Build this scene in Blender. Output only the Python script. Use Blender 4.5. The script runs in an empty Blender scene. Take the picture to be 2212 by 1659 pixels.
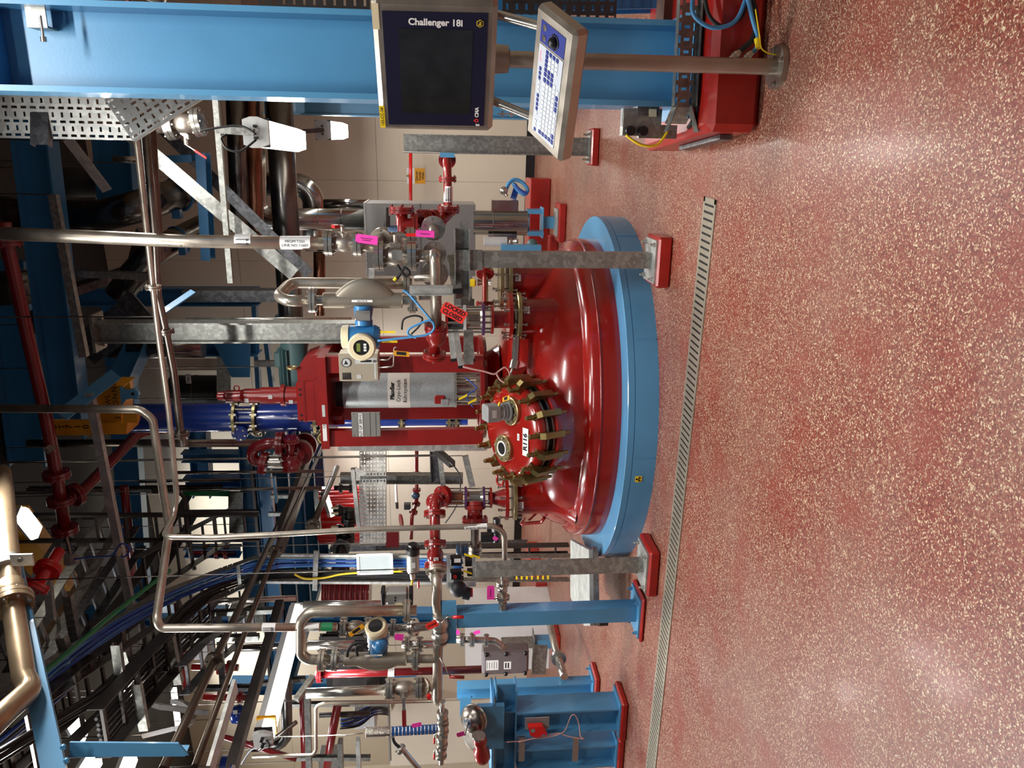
import bpy, math, random
from mathutils import Vector, Matrix
random.seed(7)
V = Vector
sc = bpy.context.scene
COL = sc.collection
# ------------------------------------------------------------------ camera, light, exposure
F = 1660.0; TH = math.atan((1106 - 960) / F); RO = .008; CH = 1.35
_c, _s, _n = math.cos(TH), math.sin(TH), math.hypot(1, RO)
FWD = V((0, _c, -_s)); R0 = V((1, 0, 0)); D0 = V((0, -_s, -_c))
RI = (R0 + D0 * RO) / _n; DI = (D0 - R0 * RO) / _n
cam = bpy.data.cameras.new('camera'); co = bpy.data.objects.new('camera', cam); COL.objects.link(co)
cam.sensor_fit = 'HORIZONTAL'; cam.sensor_width = 36; cam.lens = 36 * F / 2212; cam.clip_start = .05; cam.clip_end = 200
mw = Matrix.Identity(4)
for i, ax in enumerate((DI, RI, -FWD)):          # the photograph lies on its side: picture right is world down
    for j in range(3): mw[j][i] = ax[j]
mw[2][3] = CH
co.matrix_world = mw
sc.camera = co
sc.view_settings.view_transform = 'Standard'
sc.view_settings.look = 'None'; sc.view_settings.gamma = 1; sc.view_settings.use_curve_mapping = False
sc.view_settings.exposure = 0.08
sc.cycles.use_denoising = True
sc.cycles.max_bounces = 6; sc.cycles.caustics_reflective = False; sc.cycles.caustics_refractive = False
sc.cycles.sample_clamp_indirect = 6
wd = bpy.data.worlds.new('world'); sc.world = wd; wd.use_nodes = True
bg = wd.node_tree.nodes['Background']; bg.inputs[0].default_value = (.80, .85, .92, 1); bg.inputs[1].default_value = .13

def ray(x, y):
    d = FWD + DI * ((x - 1106) / F) + RI * ((829.5 - y) / F)
    return d
def W(x, y, Y):                                   # picture point at world depth Y
    r = ray(x, y); t = Y / r.y
    return V((r.x * t, Y, CH + r.z * t))
def P(x, y, Y0, s=.3):                            # picture point on the upright plane Y = Y0 - s*X (parallel to the building)
    r = ray(x, y); t = Y0 / (r.y + s * r.x)
    return V((r.x * t, r.y * t, CH + r.z * t))
def G(x, y, z=0.):                                # picture point on the level z
    r = ray(x, y); t = (z - CH) / r.z
    return V((r.x * t, r.y * t, z))
def VZ(p, x):                                     # the point above or below p that shows at picture column x
    a = -(x - 1106) / F
    # solve height so that it projects to x (roll ignored)
    k = math.tan(math.atan(a) - TH); u = (p.x / p.y) * RO
    return V((p.x, p.y, CH + p.y * (k)))
FI = math.atan(.3)
E1 = V((math.cos(FI), -math.sin(FI), 0)); E2 = V((math.sin(FI), math.cos(FI), 0)); Z = V((0, 0, 1)); X = V((1, 0, 0)); Y = V((0, 1, 0))

def area_light(loc, sx, sy, energy, rot=(0, 0, 0), col=(1, .975, .94)):
    l = bpy.data.lights.new('lamp_fill_light', 'AREA'); l.shape = 'RECTANGLE'; l.size = sx; l.size_y = sy; l.energy = energy; l.color = col
    o = bpy.data.objects.new('lamp_fill_light', l); COL.objects.link(o); o.location = loc; o.rotation_euler = rot
    return o
FILL_LIGHTS = [  # x, y, z, watts : bare area lights added to brighten the hall, no fixtures built
    (-.9, .7, 3.9, 55), (1.0, 2.2, 3.9, 75), (-.2, 3.9, 3.7, 82), (-2.6, 5.0, 4.0, 48), (1.9, 5.4, 3.6, 50),
    (-3.9, 6.3, 3.9, 70), (-6.5, 8.5, 4.0, 100), (-.9, 11.8, 3.22, 85), (-5.0, 8.6, 5.9, 50)]
for lx, ly, lz, lw in FILL_LIGHTS: area_light((lx, ly, lz), 1.15, .12, lw, (0, 0, -FI), (1, .975, .94) if ly < 6 else (.95, .97, 1))

# ------------------------------------------------------------------ helpers
class MB:
    def __init__(s): s.v = []; s.f = []; s.sm = []
    def add(s, vs, fs, smooth=False):
        b = len(s.v); s.v += [V(v) for v in vs]
        for f in fs: s.f.append(tuple(b + i for i in f)); s.sm.append(smooth)
        return s
    def box(s, c, ax, ay, az):                    # half axes
        c = V(c); vs = [c + ax * i + ay * j + az * k for i in (-1, 1) for j in (-1, 1) for k in (-1, 1)]
        return s.add(vs, [(0, 1, 3, 2), (4, 6, 7, 5), (0, 4, 5, 1), (2, 3, 7, 6), (0, 2, 6, 4), (1, 5, 7, 3)])
    def bx(s, c, w, d, h, u=None):                # building-aligned box: width E1, depth E2, height Z
        return s.box(c, E1 * (w / 2), E2 * (d / 2), Z * (h / 2))
    def cham(s, c, ax, ay, az, ch):               # box with chamfered edges
        L = [ax.length, ay.length, az.length]; A = [ax.normalized(), ay.normalized(), az.normalized()]
        vs = []; idx = {}
        for sx in (-1, 1):
            for sy in (-1, 1):
                for sz in (-1, 1):
                    for k in range(3):
                        q = [L[i] * (sx, sy, sz)[i] - (ch * (sx, sy, sz)[i] if i != k else 0) for i in range(3)]
                        idx[(sx, sy, sz, k)] = len(vs); vs.append(V(c) + A[0] * q[0] + A[1] * q[1] + A[2] * q[2])
        fs = []
        S = (-1, 1)
        for k in range(3):
            i, j = [q for q in range(3) if q != k]
            for sg in S:
                r = []
                for a, b in ((-1, -1), (1, -1), (1, 1), (-1, 1)):
                    t = [0, 0, 0]; t[k] = sg; t[i] = a; t[j] = b; r.append(idx[(*t, k)])
                fs.append(r)
            for a in S:
                for b in S:
                    t0 = [0, 0, 0]; t0[i] = a; t0[j] = b; t0[k] = -1; t1 = list(t0); t1[k] = 1
                    fs.append([idx[(*t0, i)], idx[(*t1, i)], idx[(*t1, j)], idx[(*t0, j)]])
        for t in [(a, b, d) for a in S for b in S for d in S]: fs.append([idx[(*t, k)] for k in range(3)])
        return s.add(vs, fs)
    def ext(s, p0, p1, sec, up=Z, off=(0, 0)):    # extrude a 2D section (a: side, b: up)
        p0, p1 = V(p0), V(p1); d = (p1 - p0).normalized(); up = V(up)
        if abs(d.dot(up)) > .99: up = E2
        up = (up - d * up.dot(d)).normalized(); sd = d.cross(up); n = len(sec)
        vs = [p + sd * (a + off[0]) + up * (b + off[1]) for p in (p0, p1) for a, b in sec]
        fs = [(i, (i + 1) % n, n + (i + 1) % n, n + i) for i in range(n)] + [tuple(range(n - 1, -1, -1)), tuple(range(n, 2 * n))]
        return s.add(vs, fs)
    def tube(s, path, r, seg=12, cap=True):
        path = [V(p) for p in path]; n = len(path); rr = r if isinstance(r, (list, tuple)) else [r] * n
        T = [(path[min(i + 1, n - 1)] - path[max(i - 1, 0)]).normalized() for i in range(n)]
        u = T[0].orthogonal().normalized(); vs = []
        for i in range(n):
            u = (u - T[i] * u.dot(T[i]))
            u = u.normalized() if u.length > 1e-6 else T[i].orthogonal().normalized()
            w = T[i].cross(u)
            vs += [path[i] + (u * math.cos(2 * math.pi * k / seg) + w * math.sin(2 * math.pi * k / seg)) * rr[i] for k in range(seg)]
        s.add(vs, [(i * seg + k, i * seg + (k + 1) % seg, (i + 1) * seg + (k + 1) % seg, (i + 1) * seg + k) for i in range(n - 1) for k in range(seg)], True)
        if cap:
            b = len(s.v) - n * seg
            s.f.append(tuple(b + k for k in range(seg - 1, -1, -1))); s.sm.append(False)
            s.f.append(tuple(b + (n - 1) * seg + k for k in range(seg))); s.sm.append(False)
        return s
    def lathe(s, p0, ax, prof, seg=24, flat=True):   # prof: (distance along axis, radius); sharp rings
        ax = V(ax).normalized(); u = ax.orthogonal().normalized(); w = ax.cross(u); p0 = V(p0)
        ring = lambda t, r: [p0 + ax * t + (u * math.cos(2 * math.pi * k / seg) + w * math.sin(2 * math.pi * k / seg)) * r for k in range(seg)]
        q = [(k, (k + 1) % seg, seg + (k + 1) % seg, seg + k) for k in range(seg)]
        if flat:
            for a, b in zip(prof, prof[1:]): s.add(ring(*a) + ring(*b), q, True)
        else:
            vs = []
            for a in prof: vs += ring(*a)
            s.add(vs, [tuple(i * seg + j for j in f) for i in range(len(prof) - 1) for f in q], True)
        for e, rev in ((prof[0], 1), (prof[-1], 0)):
            if e[1] > 1e-4: s.add(ring(*e), [tuple(range(seg - 1, -1, -1)) if rev else tuple(range(seg))])
        return s
    def cyl(s, p0, p1, r, seg=16, r1=None):
        d = V(p1) - V(p0); return s.lathe(p0, d, [(0, r), (d.length, r if r1 is None else r1)], seg)
    def ball(s, c, r, seg=14, n=8, ax=Z):
        return s.lathe(c, ax, [(-r * math.cos(math.pi * i / n), max(r * math.sin(math.pi * i / n), 1e-5)) for i in range(n + 1)], seg, False)
    def prism(s, pts, ex):
        n = len(pts); ex = V(ex); vs = [V(p) for p in pts] + [V(p) + ex for p in pts]
        return s.add(vs, [(i, (i + 1) % n, n + (i + 1) % n, n + i) for i in range(n)] + [tuple(range(n - 1, -1, -1)), tuple(range(n, 2 * n))])
    def torus(s, c, ax, R, r, seg=28, sg=8):
        ax = V(ax).normalized(); u = ax.orthogonal().normalized(); w = ax.cross(u); c = V(c); vs = []
        for i in range(seg):
            a = 2 * math.pi * i / seg; d = u * math.cos(a) + w * math.sin(a)
            vs += [c + d * (R + r * math.cos(2 * math.pi * k / sg)) + ax * (r * math.sin(2 * math.pi * k / sg)) for k in range(sg)]
        return s.add(vs, [(i * sg + k, ((i + 1) % seg) * sg + k, ((i + 1) % seg) * sg + (k + 1) % sg, i * sg + (k + 1) % sg) for i in range(seg) for k in range(sg)], True)
    def mesh(s, name, off, m):
        me = bpy.data.meshes.new(name); me.from_pydata([v - off for v in s.v], [], s.f); me.polygons.foreach_set('use_smooth', s.sm)
        import bmesh
        bm = bmesh.new(); bm.from_mesh(me); bmesh.ops.recalc_face_normals(bm, faces=bm.faces); bm.to_mesh(me); bm.free()
        me.materials.append(MAT[m] if isinstance(m, str) else m); return me
ROOT = {}
def thing(name, label, cat, loc, group=None):
    o = bpy.data.objects.new(name, None); COL.objects.link(o); o.location = loc; o.empty_display_size = .1
    o['label'] = label; o['category'] = cat
    if group: o['group'] = group
    ROOT[o] = V(loc); return o
def part(par, name, mb, m, label=None, stuff=False):
    o = bpy.data.objects.new(name, mb.mesh(name, ROOT[par], m)); COL.objects.link(o); o.parent = par; ROOT[o] = ROOT[par]
    if label: o['label'] = label
    if stuff: o['kind'] = 'stuff'
    return o
def solo(name, label, cat, mb, m, loc=None, group=None, kind=None):
    loc = V(loc) if loc is not None else sum(mb.v, V()) / len(mb.v)
    o = bpy.data.objects.new(name, mb.mesh(name, loc, m)); COL.objects.link(o); o.location = loc; ROOT[o] = loc
    if label: o['label'] = label
    if cat: o['category'] = cat
    if group: o['group'] = group
    if kind: o['kind'] = kind
    return o
def struct(name, mb, m, par=None):
    o = bpy.data.objects.new(name, mb.mesh(name, V(), m)); COL.objects.link(o); ROOT[o] = V()
    if par: o.parent = par
    else: o['kind'] = 'structure'
    return o
def copy_tree(o, loc=None, par=None):
    c = o.copy(); COL.objects.link(c)
    if par: c.parent = par
    if loc is not None: c.location = loc
    ROOT[c] = V(c.location) if par is None else ROOT[par]
    for ch in o.children: copy_tree(ch, None, c)
    return c
def text(par, body, p, right, up, h, m, name='lettering', bold=0, sx=1., spacing=1.0):
    cu = bpy.data.curves.new(name, 'FONT'); cu.body = body; cu.align_x = 'CENTER'; cu.align_y = 'CENTER'; cu.size = 1; cu.offset = bold; cu.extrude = .01; cu.space_character = spacing
    cu.resolution_u = 3
    t = bpy.data.objects.new(name, cu); COL.objects.link(t)
    dg = bpy.context.evaluated_depsgraph_get(); me = bpy.data.meshes.new_from_object(t.evaluated_get(dg))
    bpy.data.objects.remove(t); bpy.data.curves.remove(cu)
    right = V(right).normalized(); up = V(up).normalized(); nn = right.cross(up); k = h / .72; off = ROOT[par]; p = V(p)
    for v in me.vertices:
        c = v.co; v.co = p - off + right * (c.x * k * sx) + up * (c.y * k) + nn * (c.z * k)
    me.materials.clear(); me.materials.append(MAT[m])
    o = bpy.data.objects.new(name, me); COL.objects.link(o); o.parent = par; ROOT[o] = off
    return o
def ring_text(par, body, c, r, up, h, m, ang0=0., name='lettering', bold=0, facing=None):   # lettering wrapped round an upright drum
    o = text(par, body, V((0, 0, 0)) + ROOT[par], X, Z, h, m, name, bold); f = V(facing or (0, -1, 0)); f.z = 0; f.normalize(); s = Z.cross(f); off = V(c) - ROOT[par]
    for v in o.data.vertices:
        q = v.co.copy(); a = q.x / r + ang0; d = f * math.cos(a) + s * math.sin(a); v.co = off + d * (r - q.y) + Z * q.z
    return o
def plate(par, name, p, right, up, w, h, m, t=.001, label=None):
    right = V(right).normalized(); up = V(up).normalized(); nn = right.cross(up)
    return part(par, name, MB().box(V(p) + nn * (t / 2), right * (w / 2), up * (h / 2), nn * (t / 2)), m, label)

def fillet(pts, R, n=6):
    pts = [V(p) for p in pts]; out = [pts[0]]
    for a, b, c in zip(pts, pts[1:], pts[2:]):
        d0 = (a - b); d1 = (c - b); ang = d0.angle(d1, math.pi)
        if ang > 3.0: out.append(b); continue
        t = min(R / math.tan(ang / 2), d0.length * .48, d1.length * .48); r = t * math.tan(ang / 2)
        d0.normalize(); d1.normalize(); bis = (d0 + d1).normalized(); ce = b + bis * (r / math.sin(ang / 2))
        s0 = b + d0 * t - ce; s1 = b + d1 * t - ce; th = s0.angle(s1)
        for i in range(n + 1):
            k = i / n; out.append(ce + (s0 * math.sin((1 - k) * th) + s1 * math.sin(k * th)) / math.sin(th))
    out.append(pts[-1]); return out

# sections
def R_(w, h): return [(-w/2, -h/2), (w/2, -h/2), (w/2, h/2), (-w/2, h/2)]
def I_(b, h, tw, tf):
    return [(-b/2, -h/2), (b/2, -h/2), (b/2, -h/2+tf), (tw/2, -h/2+tf), (tw/2, h/2-tf), (b/2, h/2-tf), (b/2, h/2), (-b/2, h/2), (-b/2, h/2-tf), (-tw/2, h/2-tf), (-tw/2, -h/2+tf), (-b/2, -h/2+tf)]
def L_(a, b, t): return [(0, 0), (a, 0), (a, t), (t, t), (t, b), (0, b)]
def C_(b, h, t): return [(0, -h/2), (b, -h/2), (b, -h/2+t), (t, -h/2+t), (t, h/2-t), (b, h/2-t), (b, h/2), (0, h/2)]

# ------------------------------------------------------------------ materials
MAT = {}
def lin(c):
    if isinstance(c, str): c = tuple(int(c[i:i+2], 16) / 255 for i in (0, 2, 4))
    return tuple((x / 12.92 if x <= .04045 else ((x + .055) / 1.055) ** 2.4) for x in c) + (1,)
def mk(name, col, rough=.5, metal=0., coat=0., var=.12, vs=6., bump=0., bs=60., rv=0., emit=0., spec=.5):
    m = bpy.data.materials.new(name); m.use_nodes = True; nt = m.node_tree; b = nt.nodes['Principled BSDF']
    c = lin(col); b.inputs['Base Color'].default_value = c; b.inputs['Roughness'].default_value = rough; b.inputs['Metallic'].default_value = metal
    b.inputs['Coat Weight'].default_value = coat; b.inputs['Coat Roughness'].default_value = .08; b.inputs['Specular IOR Level'].default_value = spec
    if var or rv:
        tc = nt.nodes.new('ShaderNodeTexCoord'); nz = nt.nodes.new('ShaderNodeTexNoise'); nz.inputs['Scale'].default_value = vs; nz.inputs['Detail'].default_value = 5
        nt.links.new(tc.outputs['Object'], nz.inputs['Vector'])
        mr = nt.nodes.new('ShaderNodeMapRange'); mr.inputs['From Min'].default_value = .3; mr.inputs['From Max'].default_value = .7
        mr.inputs['To Min'].default_value = 1 - var; mr.inputs['To Max'].default_value = 1 + var
        nt.links.new(nz.outputs['Fac'], mr.inputs['Value'])
        mx = nt.nodes.new('ShaderNodeVectorMath'); mx.operation = 'SCALE'; mx.inputs[0].default_value = c[:3]
        nt.links.new(mr.outputs[0], mx.inputs['Scale']); nt.links.new(mx.outputs[0], b.inputs['Base Color'])
        if rv:
            m2 = nt.nodes.new('ShaderNodeMapRange'); m2.inputs['From Min'].default_value = .3; m2.inputs['From Max'].default_value = .7
            m2.inputs['To Min'].default_value = max(rough - rv, .03); m2.inputs['To Max'].default_value = rough + rv
            nt.links.new(nz.outputs['Fac'], m2.inputs['Value']); nt.links.new(m2.outputs[0], b.inputs['Roughness'])
    if bump:
        tc = nt.nodes.new('ShaderNodeTexCoord'); nz = nt.nodes.new('ShaderNodeTexNoise'); nz.inputs['Scale'].default_value = bs; nz.inputs['Detail'].default_value = 3
        bp = nt.nodes.new('ShaderNodeBump'); bp.inputs['Strength'].default_value = bump; bp.inputs['Distance'].default_value = .002
        nt.links.new(tc.outputs['Object'], nz.inputs['Vector']); nt.links.new(nz.outputs['Fac'], bp.inputs['Height']); nt.links.new(bp.outputs[0], b.inputs['Normal'])
    if emit:
        b.inputs['Emission Color'].default_value = c; b.inputs['Emission Strength'].default_value = emit
    MAT[name] = m; return m
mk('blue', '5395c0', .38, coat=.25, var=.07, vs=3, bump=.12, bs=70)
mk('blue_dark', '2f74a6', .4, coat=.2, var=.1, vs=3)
mk('blue_gloss', '1d3f9c', .22, coat=.5, var=.05)
mk('red', '8f1711', .2, coat=.5, var=.07, vs=2.5, bump=.08, bs=14)
mk('red_paint', '861a17', .3, coat=.35, var=.1, vs=5)
mk('red_plinth', 'a01c14', .36, coat=.3, var=.16, vs=9, bump=.25, bs=25)
mk('bordeaux', '74141a', .28, coat=.35, var=.1)
mk('red_bright', 'd01f1c', .3, coat=.3, var=.06)
mk('steel', 'b8b4ac', .26, .88, var=.12, vs=7, rv=.1)
mk('steel_satin', 'aaa297', .38, .85, var=.1, vs=9, rv=.08)
mk('steel_dark', '77706a', .34, 1, var=.2, vs=7, rv=.1)
mk('steel_warm', 'b0a698', .33, .78, var=.2, vs=6, rv=.1)
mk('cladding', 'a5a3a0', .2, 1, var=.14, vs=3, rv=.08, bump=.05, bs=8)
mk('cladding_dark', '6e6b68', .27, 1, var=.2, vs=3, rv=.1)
mk('copper_sheen_clad', '8a5f4c', .3, 1, var=.2, vs=4, rv=.1)  # coppery reflection put into the cladding colour
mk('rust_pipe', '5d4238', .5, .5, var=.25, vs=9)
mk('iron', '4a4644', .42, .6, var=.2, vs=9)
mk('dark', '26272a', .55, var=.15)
mk('black', '101012', .4, var=.1)
mk('rubber', '18181a', .6, var=.1)
mk('grey', '8d8f8f', .5, .2, var=.1)
mk('grey_light', 'c4c6c4', .45, .2, var=.06)
mk('meter', 'a89f8f', .4, .75, var=.06)
mk('cream', 'd8cba8', .45, var=.04)
mk('white', 'e4e4e2', .45, var=.03)
mk('wall_cream', 'd2c8b4', .6, var=.05, vs=1.2)
mk('label', 'e9e9e6', .4, var=.0)
mk('ink', '0d0d10', .5, var=0)
mk('navy', '15142e', .3, coat=.3, var=.05)
mk('key_blue', '1b2a7a', .4, var=.05)
mk('key_white', 'b4bac3', .4, var=.02)
mk('screen', '17181a', .12, coat=1, var=.5, vs=14)
mk('yellow', 'f2d21f', .45, var=.05)
mk('crane_yellow', 'd99a1c', .45, var=.12, vs=5)
mk('pink', 'ee3fae', .5, var=.05)
mk('tag_red', 'e8352c', .5, var=.04)
mk('brass', '8a7a4e', .33, .9, var=.2, vs=14)
mk('zinc_yellow', 'a99b70', .33, .85, var=.15, vs=12)
mk('transmitter_blue', '2f73a8', .35, coat=.2, var=.06)
mk('cable_blue', '4c93c8', .4, var=.05)
mk('cable_royal', '2450a8', .4, var=.05)
mk('teal', '4c6a6c', .45, var=.12)
mk('green', '1c7a4a', .45, var=.05)
mk('orange_brown', '6b3a22', .15, coat=.8, var=.15)
mk('purple', '4d2a55', .4, var=.1)
mk('aluminium', 'a9a8a2', .38, .7, var=.08)
mk('ceiling_deck', '2a2c30', .7, var=.15)
mk('lamp_on', 'fff6e6', .5, var=0, emit=9)
mk('lamp_soft', 'fff3df', .5, var=0, emit=3.2)
mk('sheet', '8b8a88', .38, .55, var=.06, vs=2)
mk('drain_bar', 'a39a89', .42, .55, var=.12, vs=9)
mk('guard_mesh', '9fa6a8', .4, .5, var=.25, vs=160)
mk('label_metal', 'cfccc4', .35, .3, var=.04)
mk('meter_case', 'b5ab97', .4, .45, var=.06)
mk('lcd', '6f7a3a', .3, var=.05)
mk('tag_blue', '8fb2dd', .5, var=.05)
mk('wire_pink', 'c99a92', .5, var=.05)
mk('slate', '2a3e55', .4, var=.08)
mk('hose_blue', '2c5c9a', .3, coat=.3, var=.3, vs=30)
mk('box_mauve', '7d7476', .38, .4, var=.06)
mk('board_grey', 'a5b1b3', .4, var=.03)
mk('steel_dark2', '54493f', .42, .7, var=.15, vs=6)
mk('steel_straw', '9c876c', .34, .75, var=.18, vs=5, rv=.08)
mk('key_cap', 'cdd2d8', .4, var=.02)
mk('stone', 'a7aaa5', .5, var=.2, vs=14)
def mk_galv(name, dark, light, scale=22., rough=.42, metal=.75):
    m = bpy.data.materials.new(name); m.use_nodes = True; nt = m.node_tree; b = nt.nodes['Principled BSDF']
    tc = nt.nodes.new('ShaderNodeTexCoord'); vo = nt.nodes.new('ShaderNodeTexVoronoi'); vo.inputs['Scale'].default_value = scale
    nz = nt.nodes.new('ShaderNodeTexNoise'); nz.inputs['Scale'].default_value = scale * 1.4; nz.inputs['Detail'].default_value = 4
    ml = nt.nodes.new('ShaderNodeMath'); ml.operation = 'MULTIPLY'; sp = nt.nodes.new('ShaderNodeSeparateColor')
    cr = nt.nodes.new('ShaderNodeValToRGB'); cr.color_ramp.elements[0].position = .12; cr.color_ramp.elements[1].position = .5
    cr.color_ramp.elements[0].color = lin(dark); cr.color_ramp.elements[1].color = lin(light)
    L = nt.links.new
    L(tc.outputs['Object'], vo.inputs['Vector']); L(tc.outputs['Object'], nz.inputs['Vector']); L(vo.outputs['Color'], sp.inputs[0])
    L(sp.outputs[0], ml.inputs[0]); L(nz.outputs['Fac'], ml.inputs[1]); L(ml.outputs[0], cr.inputs[0]); L(cr.outputs[0], b.inputs['Base Color'])
    b.inputs['Roughness'].default_value = rough; b.inputs['Metallic'].default_value = metal; MAT[name] = m
mk_galv('galv', '888984', 'a5a6a0', 40); mk_galv('galv_dark', '5a5b5e', '77787c', 30); mk_galv('galv_bright', 'a9aaa6', 'c4c5c0', 22, .45, .55)
def mk_floor():
    m = bpy.data.materials.new('floor_flake'); m.use_nodes = True; nt = m.node_tree; b = nt.nodes['Principled BSDF']; L = nt.links.new; N = nt.nodes.new
    tc = N('ShaderNodeTexCoord')
    def noise(s, d=3):
        n = N('ShaderNodeTexNoise'); n.inputs['Scale'].default_value = s; n.inputs['Detail'].default_value = d; L(tc.outputs['Object'], n.inputs['Vector']); return n
    def ramp(src, stops):
        r = N('ShaderNodeValToRGB'); e = r.color_ramp.elements
        e[0].position, e[0].color = stops[0]; e[1].position, e[1].color = stops[-1]
        for p, c in stops[1:-1]: q = e.new(p); q.color = c
        L(src, r.inputs[0]); return r
    vo = N('ShaderNodeTexVoronoi'); vo.inputs['Scale'].default_value = 235; vo.inputs['Randomness'].default_value = 1
    wv = noise(40, 2); mixv = N('ShaderNodeMixRGB'); mixv.inputs[0].default_value = .02; L(tc.outputs['Object'], mixv.inputs[1]); L(wv.outputs['Color'], mixv.inputs[2]); L(mixv.outputs[0], vo.inputs['Vector'])
    sp = N('ShaderNodeSeparateColor'); L(vo.outputs['Color'], sp.inputs[0])
    fl = ramp(sp.outputs[0], [(0, lin('621c14')), (.30, lin('80352a')), (.6, lin('8f4f3d')), (.78, lin('a27f63')), (.9, lin('d4bd9c')), (1, lin('e2cfb0'))])
    fl.color_ramp.interpolation = 'CONSTANT'
    n1 = noise(1.1, 4); wear = ramp(n1.outputs['Fac'], [(.36, (0, 0, 0, 1)), (.68, (1, 1, 1, 1))])
    mx = N('ShaderNodeMixRGB'); L(fl.outputs[0], mx.inputs[1]); mx.inputs[2].default_value = lin('8c7160')
    ms = N('ShaderNodeMath'); ms.operation = 'MULTIPLY'; ms.inputs[1].default_value = .36; L(wear.outputs[0], ms.inputs[0]); L(ms.outputs[0], mx.inputs[0])
    n2 = noise(3.3, 5); rd = ramp(n2.outputs['Fac'], [(.5, (0, 0, 0, 1)), (.72, (.55, .55, .55, 1))])
    mx2 = N('ShaderNodeMixRGB'); L(rd.outputs[0], mx2.inputs[0]); L(mx.outputs[0], mx2.inputs[1]); mx2.inputs[2].default_value = lin('842e22')
    L(mx2.outputs[0], b.inputs['Base Color'])
    rr = ramp(n1.outputs['Fac'], [(.3, (.34, .34, .34, 1)), (.7, (.5, .5, .5, 1))]); L(rr.outputs[0], b.inputs['Roughness'])
    bp = N('ShaderNodeBump'); bp.inputs['Strength'].default_value = .22; bp.inputs['Distance'].default_value = .0015; L(sp.outputs[1], bp.inputs['Height']); L(bp.outputs[0], b.inputs['Normal'])
    b.inputs['Coat Weight'].default_value = .06; b.inputs['Coat Roughness'].default_value = .13
    MAT['floor_flake'] = m
mk_floor()

# ------------------------------------------------------------------ pipework kit
def bolts(c, ax, R, n, r, half):
    ax = V(ax).normalized(); u = ax.orthogonal().normalized(); w = ax.cross(u); m = MB()
    for k in range(n):
        a = 2 * math.pi * (k + .5) / n; q = V(c) + (u * math.cos(a) + w * math.sin(a)) * R
        m.lathe(q - ax * half, ax, [(0, r), (r * 1.3, r), (r * 1.3, r * .55), (2 * half - r * 1.3, r * .55), (2 * half - r * 1.3, r), (2 * half, r)], 6)
    return m
def flange(par, c, ax, R, th=.018, m='steel', bm='steel', n=8, gap=.004, single=False, bore=0):
    ax = V(ax).normalized(); c = V(c); f = MB(); sg = 28 if R > .05 else 20
    if single: f.lathe(c - ax * th / 2, ax, [(0, R), (th, R)], sg)
    else:
        f.lathe(c - ax * (gap / 2 + th), ax, [(0, R), (th, R)], sg); f.lathe(c + ax * gap / 2, ax, [(0, R), (th, R)], sg)
    fo = part(par, 'flange', f, m)
    if not single: part(fo, 'gasket', MB().lathe(c - ax * gap / 2, ax, [(0, R * .84), (gap, R * .84)], sg), 'black')
    if n: part(fo, 'bolt_set', bolts(c, ax, R * .8, n, max(R * .1, .006), (th if not single else th / 2) + gap / 2 + max(R * .14, .009)), bm, stuff=True)
    return fo
def pipe(name, label, pts, r, m, fl=(), bend=None, cat='pipe', group=None, bm='steel', fm=None, seg=14, n=4):
    pts = [V(p) for p in pts]; t = thing(name, label, cat, pts[0], group)
    part(t, 'pipe_run', MB().tube(fillet(pts, bend or r * 3), r, seg), m)
    for f in fl:
        q, k = (f, 2.1) if not isinstance(f, tuple) else f
        i = int(min(q, len(pts) - 1.001)); fr = q - i; d = pts[i + 1] - pts[i]
        flange(t, pts[i] + d * fr, d, r * k, max(r * .5, .01), fm or m, bm, n)
    return t
def beam(name, label, p0, p1, sec, m, up=Z, cat='beam', group=None, kind=None):
    return solo(name, label, cat, MB().ext(p0, p1, sec, up), m, None, group, kind)
def valve(name, label, a, b, r, m='steel', handle=None, hm='red_bright', group=None, hl=.16, box=True):
    """flanged ball valve between a and b; handle: (stem direction, lever direction)"""
    a, b = V(a), V(b); d = (b - a); L = d.length; d.normalize(); t = thing(name, label, 'valve', (a + b) / 2, group)
    part(t, 'body', MB().lathe(a, d, [(0, r), (L * .2, r * 1.02), (L * .3, r * 1.35), (L * .5, r * 1.5), (L * .7, r * 1.35), (L * .8, r * 1.02), (L, r)], 18, False), m if m != 'steel' else 'steel_satin')
    for q in (a, b): flange(t, q, d, r * 2.1, max(r * .56, .014), m, 'steel', 6)
    if handle:
        s, l = V(handle[0]).normalized(), V(handle[1]).normalized(); c = (a + b) / 2
        part(t, 'stem', MB().cyl(c + s * r * 1.2, c + s * r * 3, r * .35, 10).box(c + s * r * 1.5, s * r * .35, l * r * .7, s.cross(l) * r * .7), 'steel_satin')
        h0 = c + s * r * 3
        h = part(t, 'handle', MB().box(h0 + l * hl * .3, l * hl * .35, s * .004, s.cross(l) * .01), 'steel')
        part(h, 'grip', MB().box(h0 + l * hl * .75, l * hl * .3, s * .009, s.cross(l) * .014), hm, 'red plastic grip' if hm == 'red_bright' else None)
    return t
def tag(label, c, right, up, w, h, m, cat='tag', name='warning_tag', lines=(), hgt=.012, tie=None, group=None, im='ink'):
    t = thing(name, label, cat, c, group); right = V(right).normalized(); up = V(up).normalized(); nn = right.cross(up); c = V(c)
    k = .18
    q = [c + right * (a * w / 2) + up * (b * h / 2) for a, b in ((-1, -1 + 2 * k), (-1 + 2 * k * h / w, -1), (1, -1), (1, 1), (-1 + 2 * k * h / w, 1), (-1, 1 - 2 * k))]
    part(t, 'card', MB().prism(q, nn * .0015), m)
    for i, s in enumerate(lines):
        text(t, s, c + nn * .002 + up * ((len(lines) - 1) / 2 - i) * hgt * 1.5, right, up, hgt, im, bold=.03)
    if tie is not None: part(t, 'tie', MB().tube([c - right * w * .45, (c - right * w * .45 + V(tie)) / 2 - Z * .01, tie], .0015, 6), 'black')
    return t
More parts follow.
